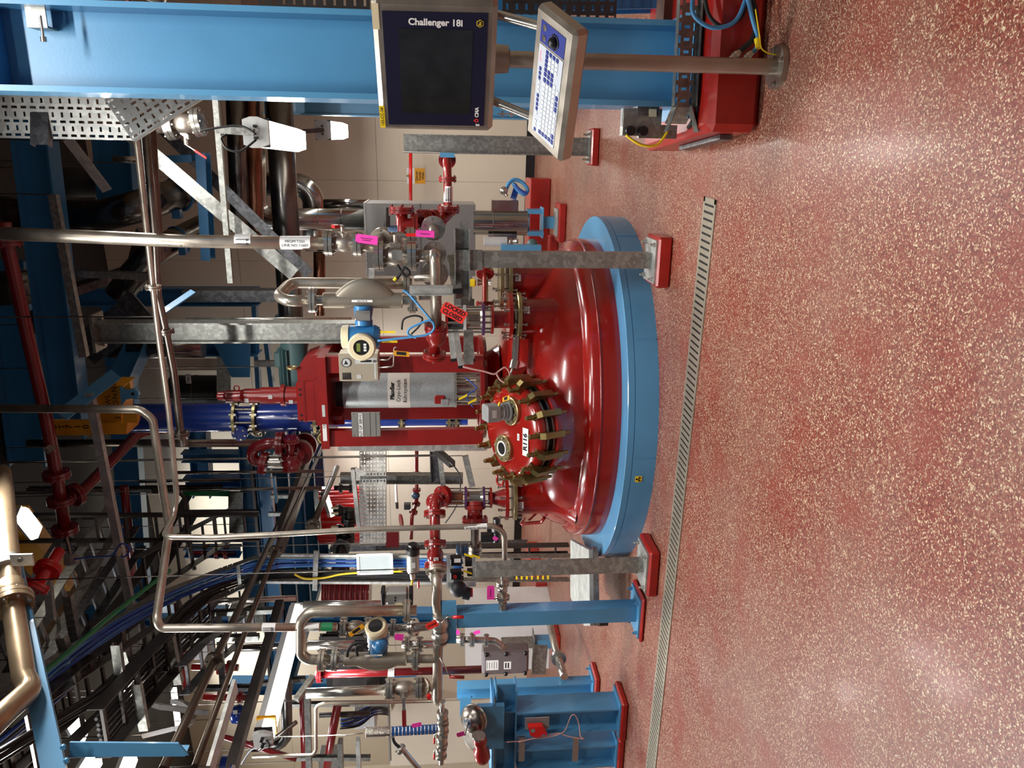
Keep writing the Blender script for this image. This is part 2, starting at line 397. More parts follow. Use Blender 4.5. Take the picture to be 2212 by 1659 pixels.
def perf(m, o, a, b, L, Wd, pitch=.046):           # slotted sheet from o, length a, width b
    a = V(a).normalized(); b = V(b).normalized(); o = V(o); rows = max(3, int(Wd / .033)); rh = Wd / rows; n = max(1, int(L / pitch)); pl = L / n
    def q(x0, x1, y0, y1): m.add([o + a * x0 + b * y0, o + a * x1 + b * y0, o + a * x1 + b * y1, o + a * x0 + b * y1], [(0, 1, 2, 3)])
    for r in range(rows):
        y0 = r * rh; lon = r % 2 == 0; mg = rh * (.31 if lon else .14); q(0, L, y0, y0 + mg); q(0, L, y0 + rh - mg, y0 + rh)
        w = pl * (.62 if lon else .24); k = 1 if lon else 1
        q(0, (pl - w) / 2, y0 + mg, y0 + rh - mg)
        for i in range(n):
            x = i * pl + (pl + w) / 2; q(x, x + (pl - w if i < n - 1 else (pl - w) / 2), y0 + mg, y0 + rh - mg)
    return m
def perf_tray(name, label, o, a, b, L, Wd, m='galv_bright', lip=.03, group=None, cat='cable tray', lipdir=None):
    a = V(a).normalized(); b = V(b).normalized(); nn = V(lipdir) if lipdir is not None else a.cross(b); t = thing(name, label, cat, o, group)
    s = part(t, 'slotted_base', perf(MB(), o, a, b, L, Wd), m); md = s.modifiers.new('thick', 'SOLIDIFY'); md.thickness = .002
    for e in (0, Wd): part(t, 'side_lip', MB().box(V(o) + a * L / 2 + b * e + nn * lip / 2, a * L / 2, b * .001, nn * lip / 2), m)
    return t
def ladder(name, label, p0, p1, wv, w, n, m='galv', h=.07, rm=None, group=None, up=Z, rung=.02):
    p0, p1 = V(p0), V(p1); wv = V(wv).normalized(); d = p1 - p0; t = thing(name, label, 'cable ladder', p0, group)
    for sg in (-1, 1):
        part(t, 'side_rail', MB().ext(p0 + wv * sg * w / 2, p1 + wv * sg * w / 2, C_(.02 * -sg, h, .003), up), m)
    for i in range(n):
        c = p0 + d * ((i + .5) / n)
        part(t, 'rung', MB().ext(c - wv * (w / 2 - .004), c + wv * (w / 2 - .004), R_(rung * 1.5, rung), d), rm or m)
    return t
def cable(name, label, pts, r, m, group=None, smooth=True, cat='cable'):
    return solo(name, label, cat, MB().tube(spline(pts) if smooth else pts, r, 8), m, pts[0], group)
def spline(pts, k=6):
    pts = [V(p) for p in pts]; out = []
    for i in range(len(pts) - 1):
        p0 = pts[max(i - 1, 0)]; p1 = pts[i]; p2 = pts[i + 1]; p3 = pts[min(i + 2, len(pts) - 1)]
        for j in range(k):
            t = j / k; out.append(.5 * ((2 * p1) + (p2 - p0) * t + (2 * p0 - 5 * p1 + 4 * p2 - p3) * t * t + (3 * p1 - p0 - 3 * p2 + p3) * t ** 3))
    out.append(pts[-1]); return out
# ------------------------------------------------------------------ the setting
struct('floor', MB().box((0, 8, -.1), X * 14, Y * 13, Z * .1), 'floor_flake')
struct('ceiling', MB().box((0, 8, 6.4), X * 14, Y * 13, Z * .1), 'ceiling_deck')
wa = G(1155, 350); wb = G(1127, 1130); wd_ = (wb - wa).normalized(); wn = V((wd_.y, -wd_.x, 0))
if wn.y > 0: wn = -wn
w0 = wa - wd_ * 4.5
wall = struct('wall_back', MB().box(w0 + wd_ * 11 + Z * 3.2 - wn * .12, wd_ * 11, wn * .08, Z * 3.2), 'wall_cream')
_pm = None
for i in range(18):
    for j, (z0, z1) in enumerate(((.12, 2.3), (2.304, 4.4), (4.404, 6.3))):
        c = w0 + wd_ * (.6 + i * 1.2) + Z * ((z0 + z1) / 2)
        o = struct('panel', MB().cham(c - wn * .02, wd_ * .5985, wn * .02, Z * ((z1 - z0) / 2), .0015), 'wall_cream', wall)
struct('baseboard_back', MB().box(w0 + wd_ * 11 + Z * .065 + wn * .005, wd_ * 11, wn * .012, Z * .065), 'black')
# left and right walls far off
struct('wall_right', MB().box(V((6.2, 6, 3.2)), E1 * .08, E2 * 9, Z * 3.2), 'wall_cream')
struct('wall_left', MB().box(V((-9.5, 10, 3.2)), E1 * .08, E2 * 10, Z * 3.2), 'wall_cream')

# floor drain: slotted grate let into the floor
d0 = (G(1520, 428) + G(1553, 428)) / 2; d1 = (G(1394, 1659) + G(1420, 1659)) / 2; dd = (d1 - d0); dl = dd.length + .6; dd.normalize(); dn = V((-dd.y, dd.x, 0))
dw = .19; n = 118
dr = thing('floor_drain', 'long stainless slotted floor drain set into the speckled red floor', 'drain', d0)
part(dr, 'frame', MB().box(d0 + dd * dl / 2 + dn * (dw / 2 - .012) + Z * .003, dd * dl / 2, dn * .012, Z * .003).box(d0 + dd * dl / 2 - dn * (dw / 2 - .012) + Z * .003, dd * dl / 2, dn * .012, Z * .003).box(d0 + dd * .012 + Z * .003, dd * .012, dn * dw / 2, Z * .003), 'drain_bar')
part(dr, 'channel', MB().box(d0 + dd * dl / 2 + Z * .0008, dd * dl / 2, dn * (dw / 2 - .01), Z * .0006), 'black')  # thin black strip puts the shade inside the drain into colour
bar = part(dr, 'bar', MB().box(d0 + dd * (dl / n * .5) + Z * .0035, dd * (dl / n * .34), dn * (dw / 2 - .02), Z * .002), 'drain_bar')
for i in range(1, n):
    b = bar.copy(); COL.objects.link(b); b.location = dd * (dl / n * i)

# ------------------------------------------------------------------ reactor
TC = V((-.025, 6.085, 0)); R_RING = 1.335
ring = thing('collar_ring', 'wide pale blue steel collar ring around the foot of the red reactor', 'ring', TC)
part(ring, 'side_band', MB().lathe(TC, Z, [(0, R_RING), (.15, R_RING), (.15, R_RING - .004), (.156, R_RING - .004), (.156, R_RING), (.196, R_RING), (.2, R_RING - .004), (.2, 1.1)], 96), 'blue')
wl = MB()
for a in (math.radians(250), math.radians(283), math.radians(322)):
    u = V((math.cos(a), math.sin(a), 0)); wl.box(TC + u * (R_RING + .001) + Z * .076, u * .002, Z.cross(u) * .004, Z * .07)
part(ring, 'weld_seam', wl, 'blue')
a = G(1380, 1035); u = (V((a.x, a.y, 0)) - TC).normalized(); rp = P(1379, 1035, 5.0, 0); 
al = (W(1379, 1035, 5.0) - V((TC.x, TC.y, 0))); 
def on_ring(x, y, R):                              # picture point on an upright drum of radius R about the reactor's axis
    r = ray(x, y); o = V((0, 0, CH)) - TC; A = r.x ** 2 + r.y ** 2; B = 2 * (r.x * o.x + r.y * o.y); C = o.x ** 2 + o.y ** 2 - R * R
    t = (-B - math.sqrt(B * B - 4 * A * C)) / (2 * A); return V((0, 0, CH)) + r * t
q = on_ring(1379, 1035, R_RING + .001); u = V((q.x - TC.x, q.y - TC.y, 0)).normalized(); tg = Z.cross(u)
tr = tag('small yellow radiation warning sticker on the blue collar ring', q, tg, Z, .045, .045, 'yellow', 'sticker', 'warning_sticker')
tf = MB().lathe(q + u * .0022, u, [(0, .005), (.001, .005)], 12)
for k in range(3):
    b = math.radians(90 + 120 * k); pts = [q + u * .0022 + (tg * math.cos(b + s) + Z * math.sin(b + s)) * rr for s, rr in ((-.5, .007), (.5, .007), (.5, .018), (0, .0195), (-.5, .018))]; tf.prism(pts, u * .001)
part(tr, 'trefoil', tf, 'ink')
rx = thing('reactor_vessel', 'large glossy red domed reactor vessel standing inside the blue collar ring', 'reactor', TC + Z * .2)
z0 = .2; RR = 1.165
prof = [(z0, RR), (.33, RR), (.345, RR - .004), (.375, RR - .008), (.40, RR - .02), (.42, RR - .045), (.435, RR - .07), (.437, RR - .09)]
part(rx, 'jacket', MB().lathe(TC, Z, prof, 128, False), 'red')
part(rx, 'jacket_seam', MB().torus(TC + Z * .335, Z, RR - .001, .007, 96, 8).torus(TC + Z * .425, Z, RR - .075, .012, 96, 8), 'red')
RD = 1.085; HD = .54
dome_prof = [(.40 + HD * math.sin(t), RD * math.cos(t) ** .9 if math.cos(t) > 0 else 0) for t in [math.pi / 2 * i / 22 for i in range(22)]] + [(.40 + HD, .001)]
part(rx, 'dome', MB().lathe(TC, Z, dome_prof, 128, False), 'red')
def dome_z(p):
    r = min(math.hypot(p.x - TC.x, p.y - TC.y) / RD, .999); c = r ** (1 / .9); return .40 + HD * math.sqrt(max(0, 1 - c * c))
def blend(base, ax, r, L, flare=.09):              # nozzle with a flared foot
    ax = V(ax).normalized(); pr = []
    for i in range(9): k = i / 8; pr.append((-.14 + .22 * k, r + flare * (1 - k) ** 2.4))
    pr.append((L, r)); return MB().lathe(base, ax, pr, 40, False)
# manhole
MC = W(1100, 932, 5.13)                            # centre of the cover face
az = (V((MC.x - TC.x, MC.y - TC.y, 0))).normalized(); tl = math.radians(31)
MN = (Z * math.cos(tl) + (az * .8 + V((0, -1, 0)) * .6).normalized() * math.sin(tl)).normalized(); MR = .295
part(rx, 'manhole_nozzle', blend(MC - MN * .34, MN, MR + .025, .17, .14), 'red')
mu = (Z - MN * Z.dot(MN)).normalized(); mr_ = mu.cross(MN)   # up along the cover, right along the cover
part(rx, 'manhole_flange', MB().lathe(MC - MN * .185, MN, [(0, MR + .02), (.012, MR + .055), (.045, MR + .055), (.05, MR + .05)], 64), 'red')
part(rx, 'manhole_ring', MB().lathe(MC - MN * .132, MN, [(0, MR + .035), (.018, MR + .035), (.018, MR + .005), (.05, MR + .005), (.05, MR + .03), (.062, MR + .03)], 64), 'steel_dark')
cv = thing('manhole_cover', 'round dished red manhole cover clamped on the reactor dome', 'manhole cover', MC)
part(cv, 'lid', MB().lathe(MC - MN * .07, MN, [(0, MR + .02), (.025, MR + .02), (.04, MR + .012), (.055, MR - .01), (.066, MR * .8), (.073, MR * .5), (.076, .001)], 64, False), 'red')
# sight glass and lamp on the cover
def cover_pt(x, y, h=0.):
    r = ray(x, y); t = (MC + MN * h - V((0, 0, CH))).dot(MN) / r.dot(MN); return V((0, 0, CH)) + r * t
sg = cover_pt(1088, 968, .015)
part(cv, 'sight_port', MB().lathe(sg - MN * .02, MN, [(0, .092), (.03, .092), (.034, .088), (.034, .05), (.03, .05)], 36), 'zinc_yellow', 'olive zinc-plated port ring')
g_ = part(cv, 'sight_glass', MB().lathe(sg + MN * .008, MN, [(0, .05), (.004, .05)], 30), 'black')
part(g_, 'inner_ring', MB().torus(sg + MN * .016, MN, .047, .006, 30, 8), 'white')
part(cv, 'port_bolt_set', bolts(sg + MN * .012, MN, .073, 8, .009, .012), 'steel', stuff=True)
lp = cover_pt(1103, 888, .015)
part(cv, 'lamp_port', MB().lathe(lp - MN * .02, MN, [(0, .095), (.03, .095), (.033, .09), (.033, .03)], 36), 'zinc_yellow')
part(cv, 'lamp_bolt_set', bolts(lp + MN * .012, MN, .075, 8, .009, .012), 'steel', stuff=True)
lu = (MN * .8 + Z * .6).normalized()
lt = thing('vessel_lamp', 'grey square-headed vessel lamp standing on the right port of the manhole cover', 'lamp', lp + MN * .02)
part(lt, 'barrel', MB().lathe(lp + MN * .012, lu, [(0, .062), (.012, .062), (.012, .05), (.1, .05)], 24), 'grey')
b1 = lu.cross(mr_).normalized()
hd = part(lt, 'head', MB().cham(lp + MN * .012 + lu * .125, mr_ * .055, b1 * .055, lu * .05, .008), 'grey')
fc = lp + MN * .012 + lu * .125 - b1 * .0555 if (-b1).y < 0 else lp + MN * .012 + lu * .125 + b1 * .0555
fn = -b1 if (-b1).y < 0 else b1
plate(hd, 'data_plate', fc, mr_, fn.cross(mr_) if fn.cross(mr_).z > 0 else -fn.cross(mr_), .05, .03, 'grey_light')
part(lt, 'cooling_fin', MB().lathe(lp + MN * .012, lu, [(.03, .058), (.036, .058)], 20).lathe(lp + MN * .012, lu, [(.05, .058), (.056, .058)], 20), 'grey')
# plates with the vessel's number
np_ = cover_pt(1136, 955, .0)
plate(cv, 'number_plate', np_ + MN * .002, mr_, mu, .185, .06, 'label', .003); text(cv, 'R116', np_ + MN * .006, mr_, mu, .04, 'ink', bold=.035)
n1p = cover_pt(1121, 944, 0); plate(cv, 'nozzle_label', n1p + MN * .004, mr_, mu, .045, .022, 'label', .002); text(cv, 'N1', n1p + MN * .0065, mr_, mu, .016, 'ink')
# clamps
NCL = 16
def clamp_mesh(ang):
    d = mr_ * math.cos(ang) + mu * math.sin(ang); t = MN.cross(d); c = MC + d * (MR + .045) - MN * .06
    bd = MB()
    pts = [c - d * .062 + MN * .052, c - d * .062 + MN * .03, c - d * .01 + MN * .005, c - d * .01 - MN * .085, c - d * .05 - MN * .105, c - d * .05 - MN * .125, c + d * .03 - MN * .12, c + d * .034 + MN * .04, c + d * .005 + MN * .065]
    bd.prism([p - t * .02 for p in pts], t * .04)
    sc_ = MB().lathe(c - d * .03 + MN * .03, MN, [(0, .02), (.03, .02), (.03, .016), (.05, .016), (.05, .019), (.062, .019), (.062, .015), (.095, .015), (.1, .011)], 12)
    sc_.cyl(c - MN * .17 + d * .012, c + MN * .04 - d * .028, .012, 8)
    return bd, sc_
for k in range(NCL):
    ang = 2 * math.pi * (k + .25) / NCL
    j = (k - 12 + NCL) % NCL; ORD = ('', 'first', 'second', 'third', 'fourth', 'fifth', 'sixth', 'seventh', 'eighth')
    side = 'at the lowest point of the manhole rim' if j == 0 else 'at the highest point of the manhole rim' if j == 8 else ORD[j] + ' to the right of the lowest, round the manhole rim' if j < 8 else ORD[16 - j] + ' to the left of the lowest, round the manhole rim'
    d = mr_ * math.cos(ang) + mu * math.sin(ang)
    ct = thing('manhole_clamp', 'brass-coloured screw clamp ' + side, 'clamp', MC + d * (MR + .045), 'manhole clamps')
    b_, s_ = clamp_mesh(ang); part(ct, 'jaw', b_, 'brass'); part(ct, 'screw', s_, 'brass')
# lifting handle loop on the cover's left
h0 = cover_pt(1075, 1018, .02); part(cv, 'handle', MB().tube(fillet([h0, h0 + MN * .0 - mr_ * .09 + mu * .01, h0 - mr_ * .09 - mu * .06, h0 - mu * .08 - mr_ * .01], .02), .008, 8), 'red')
# hinge bracket and gas strut on the cover's right
hb = W(1105, 822, 5.25)
part(rx, 'hinge_bracket', MB().prism([W(x, y, 5.3) for x, y in ((1080, 838), (1095, 800), (1120, 795), (1140, 790), (1128, 812), (1124, 838), (1100, 846))], V((0, .05, 0))), 'red')
# other nozzles: (foot, axis, radius, length, label)
def nozzle(name, x, y, Yd, r, topx, txt, lx, ly, clampm='zinc_yellow', flm='red', lean=V((0, 0, 0)), below=.3):
    top = W(topx, y, Yd); base = V((top.x, top.y, top.z - below))
    part(rx, 'nozzle', blend(base, Z + lean, r, below, .09), 'red')
    fl = part(rx, 'nozzle_flange', MB().lathe(top - Z * .025, Z, [(0, r * 1.02), (0, r * 1.34), (.022, r * 1.34), (.028, r * 1.28)], 48), clampm)
    part(fl, 'bolt_set', bolts(top + Z * .02, Z, r * 1.22, 10, .011, .08), 'steel', stuff=True)
    part(rx, 'cover_flange', MB().lathe(top + Z * .035, Z, [(0, r * 1.34), (.026, r * 1.34)], 48), flm)
    lp_ = W(lx, ly, top.y - r - .004); plate(rx, 'nozzle_label', lp_, X, Z, .05, .04, 'label', .002); text(rx, txt, lp_ + V((0, -.003, 0)), X, Z, .022, 'ink')
    return top
N2 = nozzle('n2', 1105, 1076, 5.6, .118, 1107, 'N2', 1125, 1092, below=.3)
N10 = nozzle('n10', 1115, 683, 5.32, .125, 1116, 'N10', 1138, 670, 'zinc_yellow', below=.34)
N9 = nozzle('n9', 1095, 609, 5.62, .145, 1096, 'N9', 1119, 600, 'zinc_yellow', 'zinc_yellow', below=.34)
part(rx, 'agitator_nozzle', MB().lathe(V((TC.x, TC.y, .93)), Z, [(0, .34), (.06, .3), (.1, .28), (.1, .4), (.135, .4)], 48), 'red')
part(rx, 'lifting_lug', MB().box(W(1183, 768, 5.25), X * .05, Y * .05, Z * .05).cyl(W(1183, 768, 5.2) + V((0, .01, .03)), W(1183, 768, 5.2) + V((0, -.02, .03)), .02), 'red')
part(rx, 'tie_bar', MB().tube(fillet([W(1133, 1120, 6.0), W(1125, 1132, 5.9), W(1170, 1128, 5.85), W(1176, 1118, 5.8)], .02), .014, 8).tube([W(1142, 1124, 5.9), W(1162, 1106, 5.9)], .01, 8), 'red')

# ------------------------------------------------------------------ operator terminal on its pole
tb = G(1685, 145); TY = tb.y
term = thing('operator_terminal', 'stainless touchscreen operator terminal with keyboard shelf on a floor pole', 'terminal', tb)
ta = math.radians(-50); T1 = V((math.cos(ta), math.sin(ta), 0)); TN = V((math.sin(ta), -math.cos(ta), 0))  # the screen faces TN
flange(term, tb + Z * .012, Z, .085, .022, 'steel_satin', 'steel', 4, single=True)
ptop = VZ(tb, 1075)
part(term, 'pole', MB().cyl(tb + Z * .01, ptop + Z * .05, .031, 24), 'steel_satin')
# housing: corners from the picture
hp = V((0, 0, CH)); cc = V((tb.x, tb.y, 0)) + TN * .16
def on_screen(x, y, h=0.):
    r = ray(x, y); n_ = TN; t = (cc + TN * h - hp).dot(n_) / r.dot(n_); return hp + r * t
k = [on_screen(x, y) for x, y in ((803, 0), (1078, 0), (1063, 285), (820, 285))]
cx = sum(k, V()) / 4; ww = .52; hh = (k[0].z + k[3].z - k[1].z - k[2].z) / 2
ww = ((k[0] - k[3]).dot(T1) + (k[1] - k[2]).dot(T1)) / 2
part(term, 'housing', MB().cham(cx - TN * .06, T1 * (ww / 2), TN * .06, Z * (hh / 2), .018), 'steel_satin')
def scr(name, pts, h, m, t=.003, label=None):
    q = [on_screen(x, y, h) for x, y in pts]; return part(term, name, MB().prism(q, TN * t), m, label)
scr('bezel', ((825, 23), (1055, 28), (1045, 271), (840, 268)), .001, 'navy')
scr('screen', ((861, 61), (1022, 65), (1015, 246), (868, 243)), .004, 'screen', .001)
text(term, 'Challenger 18i', on_screen(941, 49, .0048), -Z, T1, .0235, 'label', bold=.03, sx=1.0)
lg = on_screen(1030, 252, .0048); text(term, 'g', lg - T1 * .036, T1, Z, .014, 'label', bold=.04); text(term, '\u00d6', lg - T1 * .017, T1, Z, .014, 'tag_red', bold=.04); text(term, 'CMA', lg + T1 * .018, T1, Z, .014, 'label', bold=.04)
ex = on_screen(1037, 51, .0048)
part(term, 'hexagon_mark', MB().prism([ex + (T1 * math.cos(math.pi / 3 * i) + Z * math.sin(math.pi / 3 * i)) * .014 for i in range(6)], TN * .0006), 'yellow')
part(term, 'hexagon_inset', MB().prism([ex + TN * .0008 + (T1 * math.cos(math.pi / 3 * i) + Z * math.sin(math.pi / 3 * i)) * .0115 for i in range(6)], TN * .0006), 'navy')
text(term, 'Ex', ex + TN * .002, T1, Z, .010, 'yellow', bold=.02)
yl = on_screen(826, 252, .001); plate(term, 'asset_label', yl, T1, Z, .092, .02, 'yellow'); text(term, '150-CC-04', yl + TN * .002, T1, Z, .0125, 'ink')
tp = on_screen(811, 35, .001); plate(term, 'paper_label', tp, T1, Z, .09, .024, 'cream')
part(term, 'hub', MB().lathe(V((tb.x, tb.y, VZ(tb, 1106).z)), Z, [(0, .034), (.006, .05), (.06, .055), (.07, .06)], 28), 'steel_satin')
# keyboard shelf
kc = [W(1165, 28, 2.76), W(1250, 62, 2.6), W(1207, 345, 2.62), W(1140, 300, 2.78)]
kd = V((tb.x, tb.y, 0))
KL = W(1200, 350, 2.70); KRt = W(1218, 5, 2.70)
kx = T1; ktilt = math.radians(27); kup = (V((-TN.x, -TN.y, 0)) * math.cos(ktilt) + Z * math.sin(ktilt)).normalized(); kn = kx.cross(kup)
def plane_pt(x, y, c, n_):
    r = ray(x, y); t = (c - hp).dot(n_) / r.dot(n_); return hp + r * t
kcc = W(1194, 180, 2.72)
kpt = lambda x, y, h=0.: plane_pt(x, y, kcc + kn * h, kn)
o4 = [kpt(x, y) for x, y in ((1162, 18), (1240, 68), (1207, 338), (1136, 292))]
kw = ((o4[0] - o4[3]).dot(kx) + (o4[1] - o4[2]).dot(kx)) / 2; kh = ((o4[0] - o4[1]).dot(kup) + (o4[3] - o4[2]).dot(kup)) / 2; kcen = sum(o4, V()) / 4
kb = part(term, 'keyboard_case', MB().cham(kcen - kn * .032, kx * (kw / 2 + .008), kup * (kh / 2 + .008), kn * .032, .014), 'steel_satin')
def kq(name, x0, x1, y0, y1, m, h=.001, t=.001):   # keyboard coordinates -1..1 across and up
    c = kcen + kx * (kw / 2 * (x0 + x1) / 2) + kup * (kh / 2 * (y0 + y1) / 2) + kn * h
    return part(kb, name, MB().box(c, kx * (kw / 4 * abs(x1 - x0)), kup * (kh / 4 * abs(y1 - y0)), kn * t), m)
kq('pointer_panel', .56, .87, -.66, .68, 'key_blue'); kq('key_panel', -.87, .53, -.66, .68, 'key_white')
c = kcen + kx * (kw / 2 * .70) + kup * (kh / 2 * -.12)
part(kb, 'trackball', MB().ball(c + kn * .008, .019, 18, 10, kn), 'black'); part(kb, 'trackball_ring', MB().torus(c + kn * .003, kn, .024, .003), 'black')
for dx in (.64, .79): part(kb, 'button', MB().lathe(kcen + kx * (kw / 2 * dx) + kup * (kh / 2 * .46) + kn * .001, kn, [(0, .012), (.003, .0115), (.004, .001)], 18), 'steel')
kw_m, kb_m = {}, {}
def key(x, y, w, h, blue):
    c = kcen + kx * (kw / 2 * x) + kup * (kh / 2 * y) + kn * .003; D = kb_m if blue else kw_m; kk = (w, h)
    if kk not in D: D[kk] = part(kb, 'key', MB().cham(c, kx * (kw / 4 * w * .88), kup * (kh / 4 * h * .84), kn * .0015, .0007), 'key_blue' if blue else 'key_cap'); D[kk]['c'] = list(c)
    else:
        b = D[kk].copy(); COL.objects.link(b); b.location = c - V(D[kk]['c'])
text(kb, 'gECMA', kcen + kx * (kw / 2 * .36) + kup * (kh / 2 * .56) + kn * .002, kx, kup, .009, 'tag_red')
for i in range(15):
    if i in (3,): continue
    key(-.83 + i * .072, .5, .06, .13, i in (0, 5, 6, 7, 8, 12, 13, 14))
for r in range(4):
    for i in range(13):
        key(-.80 + i * .072 + r * .006, .2 - r * .19, .068, .16, (i == 0) or (i == 12 and r < 3))
for i in range(10): key(-.78 + i * .09, -.55, .08, .15, i in (0, 1, 6, 7, 8))
for r in range(3):
    for i in range(2): key(.15 + i * .07, .2 - r * .19, .064, .16, True)
for r in range(4):
    for i in range(4): key(.29 + i * .065, .2 - r * .19, .06, .16, i == 3 or r == 0)
for (xa, ya, xb, yb) in ((1068, 30, 1172, 58), (1052, 212, 1158, 256)):
    part(term, 'support_tube', MB().cyl(on_screen(xa, ya, -.08), kpt(xb, yb, -.04), .016, 16), 'steel')
# ------------------------------------------------------------------ right: column, plinths, trays
def on_wall(x, y, off=.004):
    r = ray(x, y); c = w0 + wn * off; t = (c - V((0, 0, CH))).dot(wn) / r.dot(wn); return V((0, 0, CH)) + r * t
pa = G(1640, 285); pb = G(1662, 0); pd = (pb - pa).normalized(); pk = V((-pd.y, pd.x, 0)); PH = .225
def plinth(name, label, c, ax, ay, h, ch=.012):
    m = MB(); m.cham(V((c.x, c.y, h / 2)), ax, ay, Z * (h / 2), ch)
    return solo(name, label, 'plinth', m, 'red_plinth', (c.x, c.y, 0))
c = pa + pd * .8 + pk * .55
plinth('concrete_plinth', 'big red painted concrete plinth under the blue steel column by the terminal', c, pd * .8, pk * .55, PH, .03)
solo('grey_steel_strip', 'bare grey steel strip lying along the left edge of the big red plinth', 'strip', MB().box(V((pa.x, pa.y, .10)) - pd * .012 + pk * .42, pd * .01, pk * .3, Z * .03), 'galv_dark')
CX = W(1482, 148, 3.52)
colm = thing('steel_column', 'pale blue steel column standing on the big red plinth behind the terminal', 'column', V((CX.x, CX.y, PH)))
cb = V((CX.x, CX.y, PH)); ct_ = V((CX.x, CX.y, 6.2))
part(colm, 'web', MB().box((cb + ct_) / 2, E1 * .16, E2 * .008, Z * ((ct_.z - cb.z) / 2)), 'blue')
for s in (-1, 1): part(colm, 'column_flange', MB().box((cb + ct_) / 2 + E1 * s * .168, E1 * .012, E2 * .165, Z * ((ct_.z - cb.z) / 2)), 'blue')
part(colm, 'base_plate', MB().box(cb + Z * .012, E1 * .23, E2 * .22, Z * .012), 'blue')
part(colm, 'stiffener', MB().box(V((CX.x, CX.y, W(8, 100, 3.5).z)), E1 * .16, E2 * .16, Z * .01), 'blue_dark')
bk = W(85, 22, 3.33)
t = thing('beam_clamp', 'small galvanised clamp with a bolt hooked on the right flange of the blue column', 'clamp', bk)
part(t, 'jaw', MB().ext(bk + E2 * .05 - Z * .0, bk + E2 * .05 + Z * .001 - E1 * .0 + Z * .08, C_(.09, .12, .008), E1), 'galv'); part(t, 'bolt', MB().cyl(bk - E1 * .02, bk - E1 * .11, .006, 8).cyl(bk - E1 * .10, bk - E1 * .12, .012, 6), 'steel')
# tray at the column's foot
o = W(1513, -10, 3.22); a = (W(1495, 232, 3.32) - W(1513, -10, 3.22)); a.z = 0
perf_tray('cable_tray', 'dusty slotted cable tray running across the foot of the blue column', o, -a.normalized(), Z, -a.length, .1, 'galv', .04, lipdir=V((a.y, -a.x, 0)).normalized()) if False else None
al_ = a.length; an = a.normalized(); back = V((-an.y, an.x, 0)); back = back if back.y > 0 else -back
t = perf_tray('cable_tray', 'dusty slotted cable tray running across the foot of the blue column', o, an, Z, al_, .1, 'galv', .045, lipdir=-back)
o2 = o + an * al_
part(t, 'bent_end', MB().box(o2 + an * .03 + back * .05 + Z * .05, an * .03 + back * .05, back * .002, Z * .05), 'galv')
part(t, 'bent_lip', MB().box(o2 + an * .05 - Z * .0, an * .055 - Z * .02, back * .03, Z * .002).box(o2 + an * .05 + Z * .1, an * .055 + Z * .02, back * .03, Z * .002), 'galv')
# earthing clamp on the column
e0 = W(1395, 235, 3.5)
t = thing('earthing_bracket', 'grey earthing bracket with black clamps fixed low on the blue column edge', 'bracket', e0)
part(t, 'bracket_arm', MB().box(e0 - E1 * .06 + Z * .02, E1 * .06, E2 * .03, Z * .09), 'galv'); part(t, 'cross_bar', MB().box(e0 - E1 * .005 + Z * .0, E1 * .025, E2 * .05, Z * .05).box(e0 - E1 * .04 + Z * .1, E1 * .04, E2 * .02, Z * .012), 'galv_dark')
plate(t, 'tag_plate', e0 + V((-.03, -.045, -.02)), X, Z, .045, .035, 'cream', .002)
for dz in (.08, .02): part(t, 'clamp_button', MB().cyl(e0 - E1 * .1 - E2 * .02 + Z * dz, e0 - E1 * .1 - E2 * .07 + Z * dz, .022, 12), 'black')
part(t, 'strap', MB().tube(spline([e0 - E1 * .12 + Z * .1 - E2 * .06, e0 - E1 * .16 + Z * .03 - E2 * .06, e0 - E1 * .16 - Z * .05 - E2 * .05, e0 - E1 * .1 - Z * .1 - E2 * .04]), .006, 6), 'yellow')
part(t, 'side_arm', MB().box(e0 - E1 * .1 - Z * .06, E1 * .03, E2 * .02, Z * .09), 'galv')
# cables to the pole
q = lambda L, Yd: [W(x, y, Yd) for x, y in L]
cable('blue_cable', 'sky blue cable looping off the tray in front of the red plinth', q([(1497, -10), (1497, 28), (1520, 52), (1550, 60), (1590, 44), (1612, -5)], 3.02), .009, 'cable_blue')
cable('black_cable', 'black cable looping behind the blue one in front of the red plinth', q([(1522, -12), (1532, 34), (1562, 57), (1600, 36), (1616, -5)], 3.07), .009, 'rubber')
t = cable('blue_cable', 'sky blue cable dropping to the lower gland on the terminal pole', q([(1614, -8), (1626, 42), (1637, 82), (1634, 104), (1622, 116)], 2.99), .009, 'cable_blue')
cable('black_cable', 'black cable dropping to the upper gland on the terminal pole', q([(1624, -8), (1634, 42), (1626, 84), (1606, 104), (1596, 113)], 3.0), .011, 'rubber')
part(t, 'cable_marker', MB().cyl(W(1635, 84, 2.98), W(1639, 104, 2.975), .012, 12), 'yellow', 'yellow cable marker')
for n_, (a_, b_, r_) in (('upper', ((1597, 113), (1573, 133), .016)), ('lower', ((1623, 114), (1603, 133), .014))):
    m = MB(); p0_, p1_ = W(*a_, 2.98), W(*b_, 2.975); d_ = p1_ - p0_; m.lathe(p0_, d_, [(0, r_ * .8), (.014, r_), (.03, r_), (.03, r_ * .85), (d_.length, r_ * .85)], 14)
    solo('cable_gland', n_ + ' metal cable gland screwed into the terminal pole near the floor', 'gland', m, 'steel')
cable('earth_cable', 'thin yellow-green earth wire bonded to the terminal pole base flange', q([(1632, 20), (1641, 78), (1645, 104), (1660, 115), (1684, 119)], 2.96), .003, 'yellow')
cable('tray_edge_cable', 'black armoured cable lying along the lower edge of the column-foot tray', [o + an * u - back * .02 + Z * -.012 for u in (0, al_ * .5, al_)] + [o2 + an * .08 + back * .06], .009, 'rubber')
